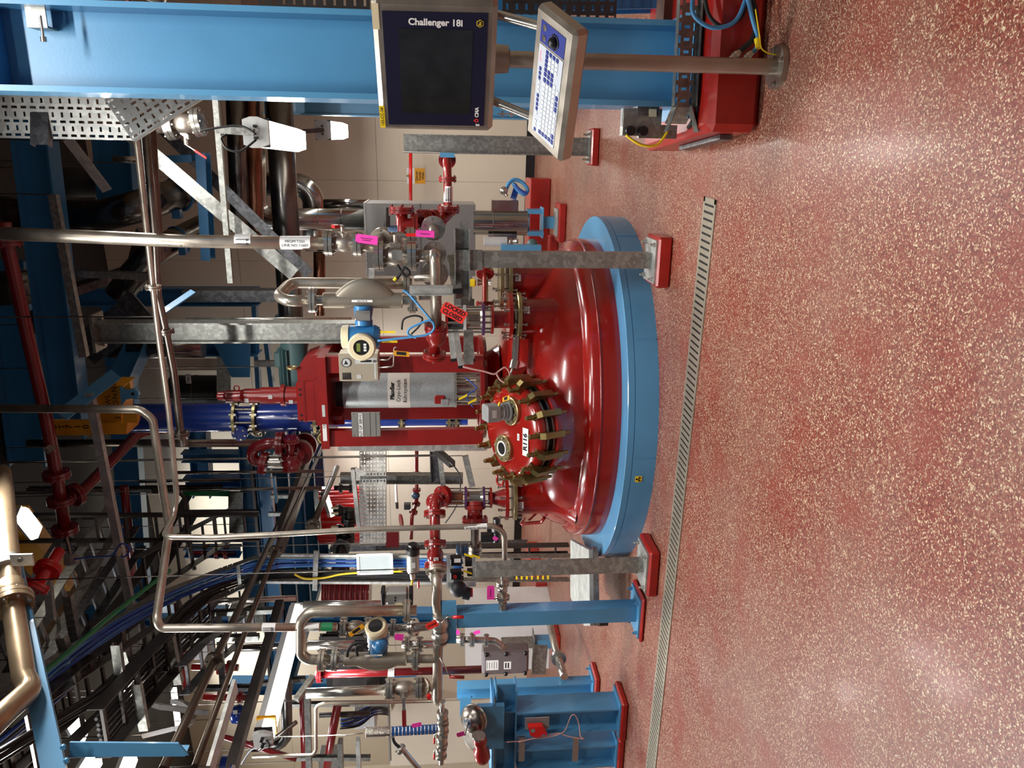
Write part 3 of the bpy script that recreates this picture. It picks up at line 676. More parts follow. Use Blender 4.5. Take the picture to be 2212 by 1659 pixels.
# dark machinery behind the column
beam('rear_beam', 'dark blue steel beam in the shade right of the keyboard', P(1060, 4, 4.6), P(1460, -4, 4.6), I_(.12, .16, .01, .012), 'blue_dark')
for i, (x0, x1, y0, Y0) in enumerate(((560, 800, 10, 4.5), (1085, 1330, 22, 4.4))):
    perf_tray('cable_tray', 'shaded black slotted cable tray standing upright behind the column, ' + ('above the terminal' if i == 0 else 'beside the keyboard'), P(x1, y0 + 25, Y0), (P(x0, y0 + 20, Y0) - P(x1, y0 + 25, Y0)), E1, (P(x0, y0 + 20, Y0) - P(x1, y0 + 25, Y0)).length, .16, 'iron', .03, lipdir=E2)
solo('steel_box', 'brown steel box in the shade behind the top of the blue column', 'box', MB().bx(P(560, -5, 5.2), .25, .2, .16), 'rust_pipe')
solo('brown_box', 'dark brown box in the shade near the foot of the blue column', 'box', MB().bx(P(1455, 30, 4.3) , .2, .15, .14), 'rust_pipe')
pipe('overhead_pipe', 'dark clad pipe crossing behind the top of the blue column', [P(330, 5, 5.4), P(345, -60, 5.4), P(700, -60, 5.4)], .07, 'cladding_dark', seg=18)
solo('handwheel', 'dark red hand wheel half hidden behind the top of the blue column', 'hand wheel', MB().torus(P(238, 20, 4.4), E2, .1, .012).cyl(P(238, 20, 4.4) - E1 * .1, P(238, 20, 4.4) + E1 * .1, .008, 8), 'bordeaux')
# second blue column behind, right of the wall
c2 = W(1135, 238, 8.2); beam('blue_column', 'slim dark blue column behind the terminal, left of the big column', V((c2.x, c2.y, .0)), V((c2.x, c2.y, 3.2)), I_(.2, .2, .012, .014), 'blue', E1, 'column')
t = thing('pipe_clip', 'pair of small steel clips on the slim blue column below the terminal', 'clip', W(1087, 245, 7.9))
for dx in (0, 20): part(t, 'clip', MB().box(W(1085 + dx, 246, 7.95), E1 * .03, E2 * .02, Z * .012).box(W(1085 + dx, 246, 7.93), E1 * .008, E2 * .02, Z * .05), 'steel')

# posts: (name, label, px base x,y ; depth; top px; width; section; colour; plinth half sizes, plinth height)
def post(name, label, bx_, by_, topx, sec, m, up, pl, ph, cat='post', plabel='', base=.0, bm=None, Yd=None):
    f = G(bx_, by_); f = V((f.x, f.y, 0)) if Yd is None else V((W(bx_, by_, Yd).x, Yd, 0))
    tz = VZ(f, topx).z
    plinth('red_footing', plabel, f, E1 * pl[0], E2 * pl[1], ph)
    t = thing(name, label, cat, f + Z * ph)
    part(t, 'shaft', MB().ext(f + Z * (ph + .012), V((f.x, f.y, tz)), sec, up), m)
    bp_ = part(t, 'base_plate', MB().box(f + Z * (ph + .006), E1 * (pl[0] * .86), E2 * (pl[1] * .86), Z * .006), bm or m)
    for sx in (-1, 1):
        for sy in (-1, 1):
            c = f + E1 * sx * pl[0] * .68 + E2 * sy * pl[1] * .68 + Z * (ph + .012)
            part(bp_, 'anchor_bolt', MB().lathe(c, Z, [(0, .013), (.014, .013), (.014, .008), (.032, .008)], 8), 'steel' if bm is None else bm)
    return t, f, tz
post('galvanised_post', 'galvanised steel post left of the terminal with a red pipe clamped to it', 1290, 318, 876, I_(.13, .155, .009, .011), 'galv', E1, (.155, .11), .07, plabel='red footing under the galvanised post left of the terminal')
GP, gf, gz = post('galvanised_post', 'galvanised box post in front of the right side of the reactor', 1437, 562, 1014, R_(.092, .092), 'galv', E1, (.15, .14), .085, plabel='red footing of the box post in front of the reactor', bm='galv_bright')
# T head and arms on that post
hz = VZ(gf, 1000).z
part(GP, 'head_beam', MB().ext(gf - E1 * .24 + Z * hz, gf + E1 * .18 + Z * hz, C_(.09, .09, .006), Z), 'galv')
part(GP, 'head_plate', MB().box(gf + Z * (hz - .04) - E2 * .05, E1 * .06, E2 * .006, Z * .08), 'galv')
LP, lf, lz = post('galvanised_post', 'galvanised channel post at the left end of the reactor', 1412, 1219, 1025, I_(.1, .1, .008, .01), 'galv', E2 - E1 * .6, (.16, .14), .07, plabel='chipped red footing of the galvanised post left of the reactor', bm='galv_bright')
BP, bf, bz = post('blue_post', 'slim pale blue post with a T head left of the galvanised post', 1383, 1318, 982, R_(.11, .11), 'blue', E1, (.17, .14), .03, plabel='red footing plate of the slim blue post', bm='blue')
part(BP, 'head_plate', MB().box(V((bf.x, bf.y, VZ(bf, 966).z)) - E2 * .06, E1 * .16, E2 * .01, Z * .048), 'blue')

# sign on the wall
sg_c = on_wall(899, 380); sr = wd_ if wd_.x > 0 else -wd_
t = thing('danger_sign', 'yellow and white sign reading Danger Fragile Walls on the cream wall', 'sign', sg_c)
wl_ = (on_wall(899, 363) - on_wall(899, 397)).length; hu = on_wall(877, 380).z - on_wall(918, 380).z
plate(t, 'board', sg_c + wn * .003, sr, Z, wl_, hu, 'label', .003)
ctr = on_wall(907, 380); plate(t, 'yellow_field', ctr + wn * .007, sr, Z, wl_ * .98, hu * .55, 'crane_yellow', .001)
for i, s in enumerate(('Danger', 'Fragile', 'Walls')): text(t, s, ctr + wn * .009 + Z * (.045 * (1 - i)), sr, Z, .034, 'ink', bold=.02)
tc_ = on_wall(885, 380); part(t, 'triangle', MB().prism([tc_ + wn * .007 + sr * a_ + Z * b_ for a_, b_ in ((-.05, -.035), (.05, -.035), (0, .05))], wn * .001), 'crane_yellow')
part(t, 'triangle_edge', MB().tube([tc_ + wn * .009 + sr * a_ + Z * b_ for a_, b_ in ((-.05, -.035), (.05, -.035), (0, .05), (-.05, -.035))], .004, 6), 'ink'); text(t, '!', tc_ + wn * .009 - Z * .008, sr, Z, .045, 'ink', bold=.02)

# red branch line off the far galvanised post
p_ = lambda x, y, Y0=7.1: P(x, y, Y0)
t = pipe('red_pipe', 'red flanged pipe running from the far galvanised post to the valve cluster', [p_(966, 346, 7.7), p_(966, 346), p_(968, 452), p_(955, 484), p_(925, 500)], .036, 'red_paint', fl=[.6, 1.38, 2.0], bm='red_paint', bend=.09)
lb = p_(968, 419, 7.1); part(t, 'flow_label', MB().cyl(p_(968, 402), p_(968, 436), .038, 16), 'label', 'white label with flow arrows')
for dz in (-.018, 0, .018):
    a_ = lb - E2 * .04 + Z * dz; part(t, 'arrow', MB().box(a_ , E1 * .05, E2 * .001, Z * .0025).prism([a_ - E1 * .065, a_ - E1 * .045 + Z * .007, a_ - E1 * .045 - Z * .007], E2 * .001), 'ink')
beam('blue_bracket', 'small blue bracket holding the red pipe on the far galvanised post', p_(966, 330, 6.95), p_(966, 340, 6.95), R_(.12, .12), 'blue', cat='bracket')
pipe('red_rod', 'thin bright red pipe crossing in front of the danger sign', [on_wall(887, 325, .5), on_wall(887, 450, .5)], .024, 'red_bright')

# exchanger skid by the wall
XE = 8.7
xp = lambda x, y, Yd=XE: W(x, y, Yd)
xt = thing('heat_exchanger', 'tall grey sheet-metal clad heat exchanger beside the wall, behind the post', 'heat exchanger', xp(1140, 480))
bxc = (xp(790, 448) + xp(1027, 590)) / 2; bw = (xp(900, 446) - xp(900, 600)).x; bh = xp(790, 480).z - xp(1027, 480).z
part(xt, 'upper_casing', MB().bx(bxc + E2 * .3, bw, .6, bh), 'sheet'); part(xt, 'casing_seam', MB().bx(bxc - E2 * .002, bw * 1.005, .004, .012), 'galv_dark')
part(xt, 'top_edge', MB().bx(bxc + E2 * .3 + Z * bh / 2, bw * 1.02, .62, .02), 'galv_bright')
c0, c1 = xp(1022, 481), xp(1142, 481)
part(xt, 'barrel', MB().lathe(c0, Z * -1, [(0, .138), (c0.z - c1.z - .02, .138), (c0.z - c1.z, .12)], 36), 'cladding')
part(xt, 'barrel_band', MB().torus(c0 - Z * .22, Z, .139, .004, 36, 6), 'steel_dark')
part(xt, 'side_casing', MB().bx(xp(1090, 445), .13, .16, .3), 'cladding').name; part(xt, 'side_cover', MB().bx(xp(1085, 515), .12, .14, .32), 'cladding')
fr = thing('exchanger_stand', 'pale blue open frame stand carrying the heat exchanger barrel', 'stand', xp(1208, 480))
for yy in (456, 503): part(fr, 'frame_side', MB().bx(xp(1155, yy), .05, .22, .18), 'blue')
part(fr, 'frame_plate', MB().bx(xp(1170, 480), .34, .26, .012), 'blue'); part(fr, 'pedestal', MB().bx(xp(1190, 480), .13, .13, .19), 'blue')
pf = G(1218, 480); part(fr, 'base_plate', MB().bx((pf.x, pf.y, .09), .3, .26, .014), 'galv_bright')
plinth('red_footing', 'red footing under the blue exchanger stand by the wall', pf, E1 * .21, E2 * .18, .08)
pq = G(1190, 440); plinth('long_plinth', 'long low red plinth behind the heat exchanger by the wall', pq + E2 * .35 - E1 * .25, E1 * .55, E2 * .3, .26)
pp = thing('pump', 'small pump with a white motor on a blue frame behind the box post', 'pump', xp(1195, 535, 8.0))
part(pp, 'motor', MB().cyl(xp(1045, 522, 8.1), xp(1095, 522, 8.1), .05, 18), 'grey_light'); part(pp, 'coupling', MB().lathe(xp(1095, 521, 8.1), -Z, [(0, .02), (.03, .03), (.06, .018), (.1, .035), (.12, .02)], 14), 'steel')
part(pp, 'frame', MB().bx(xp(1125, 536, 8.0), .07, .1, .42), 'blue'); part(pp, 'casing', MB().ball(xp(1150, 528, 8.1), .06), 'teal')
plinth('red_footing', 'small red footing under the pump frame behind the box post', G(1203, 530), E1 * .12, E2 * .12, .1)
cable('blue_cable', 'bundle of blue cables looping off the exchanger head by the wall', [xp(*a_, 9.0) for a_ in ((1093, 410), (1100, 395), (1112, 388), (1128, 394), (1140, 410), (1132, 420), (1118, 410), (1108, 395))], .022, 'cable_blue')
cable('blue_cable', 'lone royal blue cable curving beside the exchanger cables by the wall', [xp(*a_, 8.95) for a_ in ((1112, 398), (1120, 408), (1132, 416), (1139, 418))], .02, 'cable_royal')
solo('instrument', 'small steel instrument head on the heat exchanger side', 'instrument', MB().ball(xp(1088, 412, 8.9), .05).cyl(xp(1088, 412, 8.9), xp(1095, 424, 8.9), .02), 'steel')
solo('small_motor', 'little blue-ended motor behind the exchanger cables', 'motor', MB().cyl(xp(1106, 416, 9.1), xp(1118, 420, 9.1), .07, 16), 'cable_royal')

# clad ducts in front of the wall
clad = lambda name, label, pts, r, m: pipe(name, label, pts, r, m, bend=r * 1.6, seg=24, cat='duct')
t = clad('clad_duct', 'bright clad duct dropping into the top of the heat exchanger', [P(548, 190, 9.6), P(552, 474, 9.6), P(795, 474, 9.6)], .125, 'cladding')
for x_ in (690, 740): part(t, 'joint_band', MB().torus(P(x_, 474, 9.6), Z, .126, .005, 30, 6), 'steel')
t = clad('clad_duct', 'mitred clad duct turning left above the heat exchanger', [P(560, 398, 10.4), P(678, 398, 10.4), P(678, 520, 10.4)], .14, 'cladding')
clad('clad_duct', 'narrow bright duct just right of the exchanger duct', [P(700, 441, 9.8), P(800, 441, 9.8)], .06, 'cladding')
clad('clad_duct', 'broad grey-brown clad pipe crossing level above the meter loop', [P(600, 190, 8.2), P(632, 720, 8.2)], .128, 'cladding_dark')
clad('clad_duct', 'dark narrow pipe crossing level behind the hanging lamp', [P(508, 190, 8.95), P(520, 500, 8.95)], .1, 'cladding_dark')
clad('clad_duct', 'copper-toned clad pipe beside the dark one behind the hanging lamp', [P(543, 190, 9.05), P(553, 500, 9.05), P(575, 500, 9.05)], .085, 'copper_sheen_clad')
clad('clad_duct', 'dark copper-toned pipe dropping behind the exchanger, left of it', [P(690, 545, 9.8), P(690, 680, 9.8)], .07, 'copper_sheen_clad')
clad('clad_duct', 'dark lower clad duct behind the ball valves', [P(660, 527, 9.9), P(786, 527, 9.9)], .09, 'cladding')

# hanging lamps
def lamp(name, label, a, b, w, h, emit='lamp_on', power=0, cap=True, up=Z):
    a, b = V(a), V(b); d = (b - a).normalized(); s = d.cross(up).normalized(); u = s.cross(d); t = thing(name, label, 'lamp', a)
    sec = [(-w/2, -h*.1), (-w*.38, -h/2), (w*.38, -h/2), (w/2, -h*.1), (w/2, h*.1), (-w/2, h*.1)]
    part(t, 'diffuser', MB().ext(a + d * .05, b, sec, u), emit)
    part(t, 'housing', MB().ext(a + d * .02, b, [(-w/2, h*.1), (w/2, h*.1), (w*.4, h/2), (-w*.4, h/2)], u), 'grey_light')
    if cap:
        part(t, 'end_cap', MB().ext(a - d * .01, a + d * .02, [(x * 1.06, y * 1.06) for x, y in ((-w/2, -h*.1), (-w*.38, -h/2), (w*.38, -h/2), (w/2, -h*.1), (w/2, h*.2), (w*.4, h/2), (-w*.4, h/2), (-w/2, h*.2))], u), 'grey_light')
        part(t, 'black_collar', MB().ext(a + d * .02, a + d * .05, [(-w/2, -h/2), (w/2, -h/2), (w/2, h/2), (-w/2, h/2)], u), 'black')
        for sx in (-.2, .2): part(t, 'gland', MB().cyl(a + s * w * sx - d * .01, a + s * w * sx - d * .04, .012, 8), 'black')
    if power:
        c = (a + b) / 2 - u * (h / 2 + .02); o = area_light(c, (b - a).length * .9, w, power); 
        m = Matrix((d, s, u)).transposed().to_4x4(); m.translation = c; o.matrix_world = m
    return t
za = W(553, 286, 5.6)
L1 = lamp('hanging_lamp', 'lit linear lamp hanging on a strut left of the blue column, the larger of two', za, G(640, 303, za.z) , .20, .17, 'lamp_on', 24)
zb = W(697, 281, 8.3)
L2 = lamp('hanging_lamp', 'lit linear lamp hanging farther back beside the terminal, the smaller of two', zb, G(738, 283, zb.z), .2, .16, 'lamp_on', 45)
beam('white_strut', 'pale galvanised strut crossing level above the hanging lamp', P(462, 190, 6.4), P(497, 612, 6.4), C_(.04, .04, .003), 'galv', cat='strut')
beam('lamp_strut', 'short galvanised arm carrying the larger hanging lamp', W(468, 280, 5.62), za + Z * .01, R_(.05, .05), 'galv', cat='arm')
beam('lamp_strut', 'short dark arm carrying the smaller hanging lamp', W(655, 284, 8.1), zb, R_(.04, .04), 'iron', cat='arm')
cable('lamp_cable', 'black cable drooping below the end of the larger hanging lamp', q([(553, 302), (520, 326), (492, 322), (478, 300), (490, 290)], 5.5), .008, 'rubber')
cable('lamp_cable', 'black cable running along the arm of the larger hanging lamp', q([(553, 290), (520, 272), (470, 276), (430, 284)], 5.55), .008, 'rubber')

# perforated trays beside the column
o = W(290, 305, 4.3); L = W(-30, 305, 4.3).z - o.z
perf_tray('cable_tray', 'bright galvanised slotted tray rising straight up beside the blue column', W(290, 303, 4.3), Z, E1, L, W(200, 206, 4.3).x - W(200, 304, 4.3).x, 'galv_bright', .05, lipdir=E2)
a0, a1, a2 = W(287, 305, 4.22), W(216, 219, 4.22), W(456, 200, 4.22); aa = (a2 - a0).normalized(); ab = (a1 - a0); ab = (ab - aa * ab.dot(aa))
perf_tray('cable_tray', 'slotted tray branching off at a slant from the upright bright tray', a0, aa, ab, (a2 - a0).length * 1.15, ab.length * .98, 'galv_bright', .05, lipdir=E2)
for x_, y_ in ((229, 222), (256, 213), (271, 273)):
    solo('tray_bolt', None, None, MB().lathe(W(x_, y_, 4.21), -E2, [(0, .016), (.004, .016), (.004, .009), (.012, .009)], 12), 'steel').update_tag() if False else None
beam('tray_bracket', 'dark steel channel clamping the bright upright tray', W(84, 195, 4.26), W(84, 312, 4.26), C_(.05, .09, .005), 'galv_dark', cat='bracket')
valve('ball_valve', 'stainless ball valve with a pale handle behind the slanted slotted tray', P(368, 272, 6.6), P(428, 264, 6.6), .05, handle=(-E1, -E1 * .2 + Z * -.3))
pipe('steel_pipe', 'short stainless pipe stub rising from the valve behind the slanted tray', [P(300, 276, 6.6), P(362, 272, 6.6)], .05, 'steel')

# overhead pipes crossing level
pipe('level_pipe', 'slim warm steel pipe crossing high, front one of three beside the tray', [P(286, 250, 5.2), P(297, 320, 5.2), P(317, 500, 5.2), P(341, 716, 5.2), P(365, 891, 5.2), P(381, 1062, 5.2), P(377, 1112, 5.2), P(352, 1160, 4.8), P(458, 1161, 4.8), P(600, 1154, 4.8), P(800, 1143, 4.8), P(1066, 1136, 4.8), P(1090, 1150, 4.8), P(1090, 1215, 4.8)], .0185, 'steel_warm', fl=[(2.55, 2.6)], bend=.08)
pipe('level_pipe', 'middle steel pipe of three crossing high beside the tray, flanged at both joints', [P(310, 250, 5.4), P(334, 500, 5.4), P(341, 640, 5.4), P(358, 716, 5.4), P(375, 804, 5.4), P(391, 940, 5.4), P(398, 962, 5.4)], .026, 'steel_dark', fl=[3.0, 4.98])
pipe('level_pipe', 'rust-brown pipe crossing high behind the two steel pipes', [P(325, 250, 5.7), P(345, 560, 5.7)], .03, 'rust_pipe')
beam('angle_brace', 'galvanised angle brace slanting across under the high pipes', P(250, 285, 6.6), P(626, 604, 6.6), L_(.11, .11, .008), 'galv', E2, 'brace')
beam('angle_brace', 'darker galvanised angle brace slanting parallel behind the first', P(325, 270, 7.6), P(660, 600, 7.6), L_(.1, .1, .008), 'galv_dark', E2, 'brace')
t = thing('bracket_steelwork', 'blue angled bracket frame under the slanting braces', 'frame', P(430, 335, 7.4))
part(t, 'post', MB().ext(P(428, 330, 7.4), P(440, 560, 7.4), C_(.08, .17, .01), E2), 'blue_dark'); part(t, 'arm', MB().ext(P(330, 352, 7.4), P(420, 350, 7.4), C_(.06, .13, .01), E2), 'blue_dark')
# big ducts overhead
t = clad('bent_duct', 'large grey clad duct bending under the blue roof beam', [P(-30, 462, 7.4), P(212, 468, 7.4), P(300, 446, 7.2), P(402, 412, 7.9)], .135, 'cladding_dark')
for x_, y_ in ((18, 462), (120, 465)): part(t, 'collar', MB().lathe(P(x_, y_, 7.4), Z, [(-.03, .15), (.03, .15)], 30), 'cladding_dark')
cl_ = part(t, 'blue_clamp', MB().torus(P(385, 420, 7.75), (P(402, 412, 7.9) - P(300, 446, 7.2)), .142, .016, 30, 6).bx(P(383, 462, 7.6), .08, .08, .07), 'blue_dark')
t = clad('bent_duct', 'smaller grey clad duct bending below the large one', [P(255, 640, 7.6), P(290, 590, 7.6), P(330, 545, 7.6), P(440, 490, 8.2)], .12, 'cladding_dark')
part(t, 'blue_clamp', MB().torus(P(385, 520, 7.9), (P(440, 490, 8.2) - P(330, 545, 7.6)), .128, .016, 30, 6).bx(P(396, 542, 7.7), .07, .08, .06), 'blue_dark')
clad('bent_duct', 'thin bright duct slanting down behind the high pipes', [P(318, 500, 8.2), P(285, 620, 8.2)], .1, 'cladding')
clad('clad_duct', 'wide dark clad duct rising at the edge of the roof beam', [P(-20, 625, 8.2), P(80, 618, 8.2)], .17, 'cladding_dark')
clad('clad_duct', 'short bright duct end under the roof beam', [P(60, 685, 8.3), P(140, 735, 8.3)], .1, 'cladding')
# roof steel
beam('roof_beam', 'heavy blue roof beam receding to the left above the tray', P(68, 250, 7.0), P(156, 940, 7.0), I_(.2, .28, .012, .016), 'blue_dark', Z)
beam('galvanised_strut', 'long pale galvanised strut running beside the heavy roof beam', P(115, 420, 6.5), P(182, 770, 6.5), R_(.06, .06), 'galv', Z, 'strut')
beam('galvanised_strut', 'long pale galvanised strut passing the yellow crane trolley', P(190, 850, 6.2), P(286, 1345, 6.2), C_(.06, .06, .004), 'galv_bright', Z, 'strut')  # light on this strut put into its paler zinc colour
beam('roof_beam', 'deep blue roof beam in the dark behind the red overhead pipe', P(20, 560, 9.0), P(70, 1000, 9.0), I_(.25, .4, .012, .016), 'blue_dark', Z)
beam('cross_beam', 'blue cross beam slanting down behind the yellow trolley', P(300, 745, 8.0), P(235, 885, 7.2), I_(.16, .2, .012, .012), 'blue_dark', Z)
beam('angle_bracket', 'pale blue angle iron bracket sticking out above the crane trolley', P(240, 798, 6.4), P(122, 888, 6.1), L_(.12, -.12, .01), 'blue', Z, 'bracket')
t = pipe('overhead_red_pipe', 'long dark red overhead pipe slanting towards the left', [P(8, 480, 6.2), P(18, 540, 6.2), P(97, 890, 6.2), P(125, 1040, 6.2), P(142, 1155, 6.2)], .048, 'bordeaux', fl=[.7, 2.9, 3.35, 3.9], bm='bordeaux')
pipe('overhead_red_pipe', 'dark red branch pipe slanting off the overhead tee', [P(128, 1088, 6.2), P(178, 1060, 6.4), P(300, 935, 7.3), P(420, 915, 7.5)], .046, 'bordeaux', fl=[.7], bm='bordeaux')
beam('pipe_saddle', 'pale steel saddle clamped round the long red overhead pipe', P(104, 962, 6.15), P(116, 972, 6.15), R_(.14, .03), 'galv', Z, 'bracket')
# hanging galvanised steel in the middle
hb0, hb1 = P(212, 716, 6.1), P(770, 716, 6.1)
t = thing('hanging_beam', 'spangled galvanised beam hanging upright above the agitator', 'beam', hb1)
part(t, 'shaft', MB().ext(hb0, hb1, I_(.14, .155, .009, .012), E1), 'galv'); part(t, 'end_plate', MB().bx(hb0, .28, .2, .02), 'galv'); 
for s in (-1, 1): part(t, 'bolt', MB().cyl(hb0 + E1 * s * .1 - Z * .04, hb0 + E1 * s * .1 + Z * .03, .012, 8), 'steel')
beam('hanging_beam', 'smooth galvanised beam hanging right of the spangled one', P(400, 637, 7.2), P(640, 637, 7.2), R_(.16, .1), 'galv_dark', E1)
pipe('thin_rod', 'thin stainless rod running upright beside the spangled beam', [P(402, 690, 6.2), P(760, 690, 6.2)], .017, 'steel')
beam('channel_bracket', 'folded galvanised channel bracket under the roof beam', P(160, 636, 7.5), P(290, 590, 8.1), C_(.08, .12, .006), 'galv_dark', Z, 'bracket')
beam('channel_bracket', 'flat galvanised channel reaching to the flanged pipe joint', P(170, 598, 7.2), P(325, 604, 7.2), C_(.06, .09, .005), 'galv', Z, 'bracket')
beam('angle_bracket', 'short pale blue angle iron under the flanged pipe joint', P(412, 625, 6.0), P(342, 672, 5.8), L_(.06, -.05, .006), 'blue', Z, 'bracket')
beam('channel_bracket', 'wide dark steel plate slanting behind the pipes', P(310, 660, 7.2), P(180, 760, 7.4), R_(.3, .02), 'galv_dark', E2, 'bracket')
clad('clad_duct', 'grey clad duct hanging behind the spangled beam', [P(235, 752, 8.0), P(440, 752, 8.0)], .1, 'cladding_dark')

beam('roof_beam', 'dark blue roof beam right of the high pipes, behind the slotted tray', P(246, 270, 8.3), P(262, 470, 8.3), I_(.22, .34, .012, .016), 'blue_dark', Z)
beam('flat_strap', 'pale galvanised flat strap slanting below the upright slotted tray', P(146, 300, 6.4), P(232, 412, 6.6), R_(.075, .008), 'galv_bright', E2, 'strap')
pipe('dark_duct', 'black lagged duct running behind the flat strap', [P(50, 396, 8.6), P(245, 392, 8.6)], .15, 'dark', seg=22, cat='duct')
pipe('steel_pipe', 'short bright steel pipe stub by the blue roof beam', [P(245, 344, 7.8), P(300, 345, 7.8)], .03, 'steel')
# ------------------------------------------------------------------ agitator drive on the reactor
FC = V((-.03, 6.05, 0)); HX, HY = .285, .30; ZT = 2.2; ZB = 1.065
fcp = lambda a, b, z: V((FC.x, FC.y, z)) + E1 * a + E2 * b
dr_ = thing('agitator_lantern', 'four-legged red steel lantern frame standing on the reactor dome', 'frame', fcp(0, 0, ZB))
for a in (-1, 1):
    for b in (-1, 1):
        part(dr_, 'leg', MB().ext(fcp(a * HX, b * HY, ZB), fcp(a * HX, b * HY, ZT), C_(.07, .125, .012) if 0 else [(-.062, -.03), (.062, -.03), (.062, .03), (.05, .03), (.05, -.018), (-.05, -.018), (-.05, .03), (-.062, .03)], E2), 'red_paint')
part(dr_, 'top_plate', MB().bx(fcp(0, 0, ZT + .03), .70, .74, .06), 'red_paint'); part(dr_, 'top_web', MB().bx(fcp(0, -.1, ZT - .04), .5, .03, .08).bx(fcp(-.15, 0, ZT - .04), .03, .5, .08).bx(fcp(.15, 0, ZT - .04), .03, .5, .08), 'red_paint')
part(dr_, 'base_ring', MB().lathe(fcp(0, 0, ZB - .01), Z, [(0, .42), (.03, .42), (.03, .3), (0, .3)], 48), 'red_paint')
plate(dr_, 'rating_plate', fcp(-.05, -.3715, ZT + .03), E1, Z, .09, .022, 'grey_light', .002); ce = plate(dr_, 'ce_label', fcp(-.22, -.3715, ZT + .03), E1, Z, .13, .03, 'label', .002); text(dr_, 'CE', fcp(-.17, -.375, ZT + .03), E1, Z, .018, 'ink')
gb = thing('gearbox', 'dark red gearbox bolted on the top plate of the lantern frame', 'gearbox', fcp(0, 0, ZT + .06))
gz0 = ZT + .061
part(gb, 'housing', MB().cham(fcp(-.02, -.06, gz0 + .09), E1 * .155, E2 * .2, Z * .09, .012), 'red_paint'); part(gb, 'foot', MB().bx(fcp(-.02, -.06, gz0 + .02), .36, .44, .04), 'red_paint')
part(gb, 'side_casing', MB().prism([fcp(.135, -.22, gz0 + .005), fcp(.135, -.22, gz0 + .17), fcp(.22, -.22, gz0 + .17), fcp(.30, -.22, gz0 + .12), fcp(.33, -.22, gz0 + .04), fcp(.33, -.22, gz0 + .005)], E2 * .3), 'red_paint')
part(gb, 'panel_line', MB().bx(fcp(-.02, -.261, gz0 + .12), .32, .004, .012).bx(fcp(-.02, -.261, gz0 + .045), .32, .004, .01), 'bordeaux')
bm_ = MB()
for a in (-.14, -.1, .06, .1):
    for z in (.03, .15): bm_.lathe(fcp(-.02 + a, -.262, gz0 + z), -E2, [(0, .009), (.003, .009)], 10)
part(gb, 'bolt_hole_set', bm_, 'black', stuff=True)
part(gb, 'lifting_eye', MB().torus(fcp(.24, -.24, gz0 + .2), E1, .035, .009, 20, 8), 'zinc_yellow')
ms = thing('drive_stack', 'slim upright dark red drive housing with an eyebolt above the gearbox', 'drive', fcp(-.03, -.05, gz0 + .18))
part(ms, 'housing', MB().lathe(fcp(-.03, -.05, gz0 + .18), Z, [(0, .07), (.12, .07), (.12, .085), (.15, .085), (.15, .065), (.3, .065), (.3, .055), (.42, .055), (.45, .045), (.56, .045), (.57, .035), (.62, .033), (.63, .02)], 30), 'red_paint')
part(ms, 'eyebolt', MB().torus(fcp(.03, -.05, gz0 + .66), E2, .02, .005, 16, 6), 'red_paint')
for dz, da in ((.07, -.03), (.22, .01), (.4, -.02)): plate(ms, 'label_plate', fcp(-.03 + da, -.12 if dz < .3 else -.107, gz0 + .18 + dz), E1, Z, .03, .03, 'grey_light')
mt = thing('motor', 'teal finned electric motor lying behind the gearbox', 'motor', P(640, 790, 6.35))
mc = P(640, 800, 6.3)
part(mt, 'body', MB().cyl(mc - E1 * .12, mc + E1 * .2, .1, 24), 'teal')
for i in range(11):
    a = math.radians(-20 - i * 16); d_ = E2 * math.cos(a) + Z * math.sin(a); d_ = -E2 * math.cos(a) - Z * math.sin(a)
    part(mt, 'fin', MB().box(mc + E1 * .04 + d_ * .115, E1 * .15, d_ * .02, d_.cross(E1) * .004), 'teal')
part(mt, 'terminal_box', MB().cham(mc + E1 * .1 + Z * .12, E1 * .06, E2 * .06, Z * .035, .008), 'teal'); part(mt, 'fan_cowl', MB().cyl(mc + E1 * .2, mc + E1 * .26, .108, 24), 'teal')
# guard
gd = thing('shaft_guard', 'perforated grey cylinder guard round the agitator shaft', 'guard', fcp(0, 0, 1.24))
g0, g1 = VZ(FC, 986).z, VZ(FC, 736).z
part(gd, 'mesh_cylinder', MB().lathe(fcp(0, 0, g0), Z, [(0, .147), (g1 - g0, .147)], 48), 'guard_mesh')
for z in (g0 + .008, g1 - .02): part(gd, 'rim', MB().lathe(fcp(0, 0, z), Z, [(-.008, .15), (.012, .15)], 48), 'galv')
part(gd, 'top_collar', MB().lathe(fcp(0, 0, g1 - .03), Z, [(0, .155), (.05, .155)], 48), 'dark')
la, lb_ = VZ(FC, 887).z, VZ(FC, 840).z
part(gd, 'label_band', MB().lathe(fcp(0, 0, la), Z, [(0, .1485), (lb_ - la, .1485)], 48), 'label_metal')
for s, x_, h_, b_ in (('Pfaudler', 850, .03, .05), ('Cryo-Lock', 863, .03, 0), ('R\u00fchrsystem', 877, .03, 0)): ring_text(gd, s, fcp(0, 0, VZ(FC, x_).z), .150, Z, h_, 'ink', -.12, bold=b_)
part(gd, 'opening', MB().cham(fcp(-.045, -.145, VZ(FC, 950).z), E1 * .035, E2 * .012, Z * .04, .008), 'red_paint'); part(gd, 'sensor', MB().cham(fcp(-.06, -.17, VZ(FC, 961).z), E1 * .022, E2 * .025, Z * .03, .004), 'grey')
sh = thing('shaft_seal', 'polished steel seal cartridge with rods under the shaft guard', 'seal', fcp(0, 0, 1.07))
part(sh, 'cartridge', MB().lathe(fcp(0, 0, ZB), Z, [(0, .1), (.04, .1), (.04, .06), (.12, .06), (.12, .08), (.19, .08)], 30), 'steel')
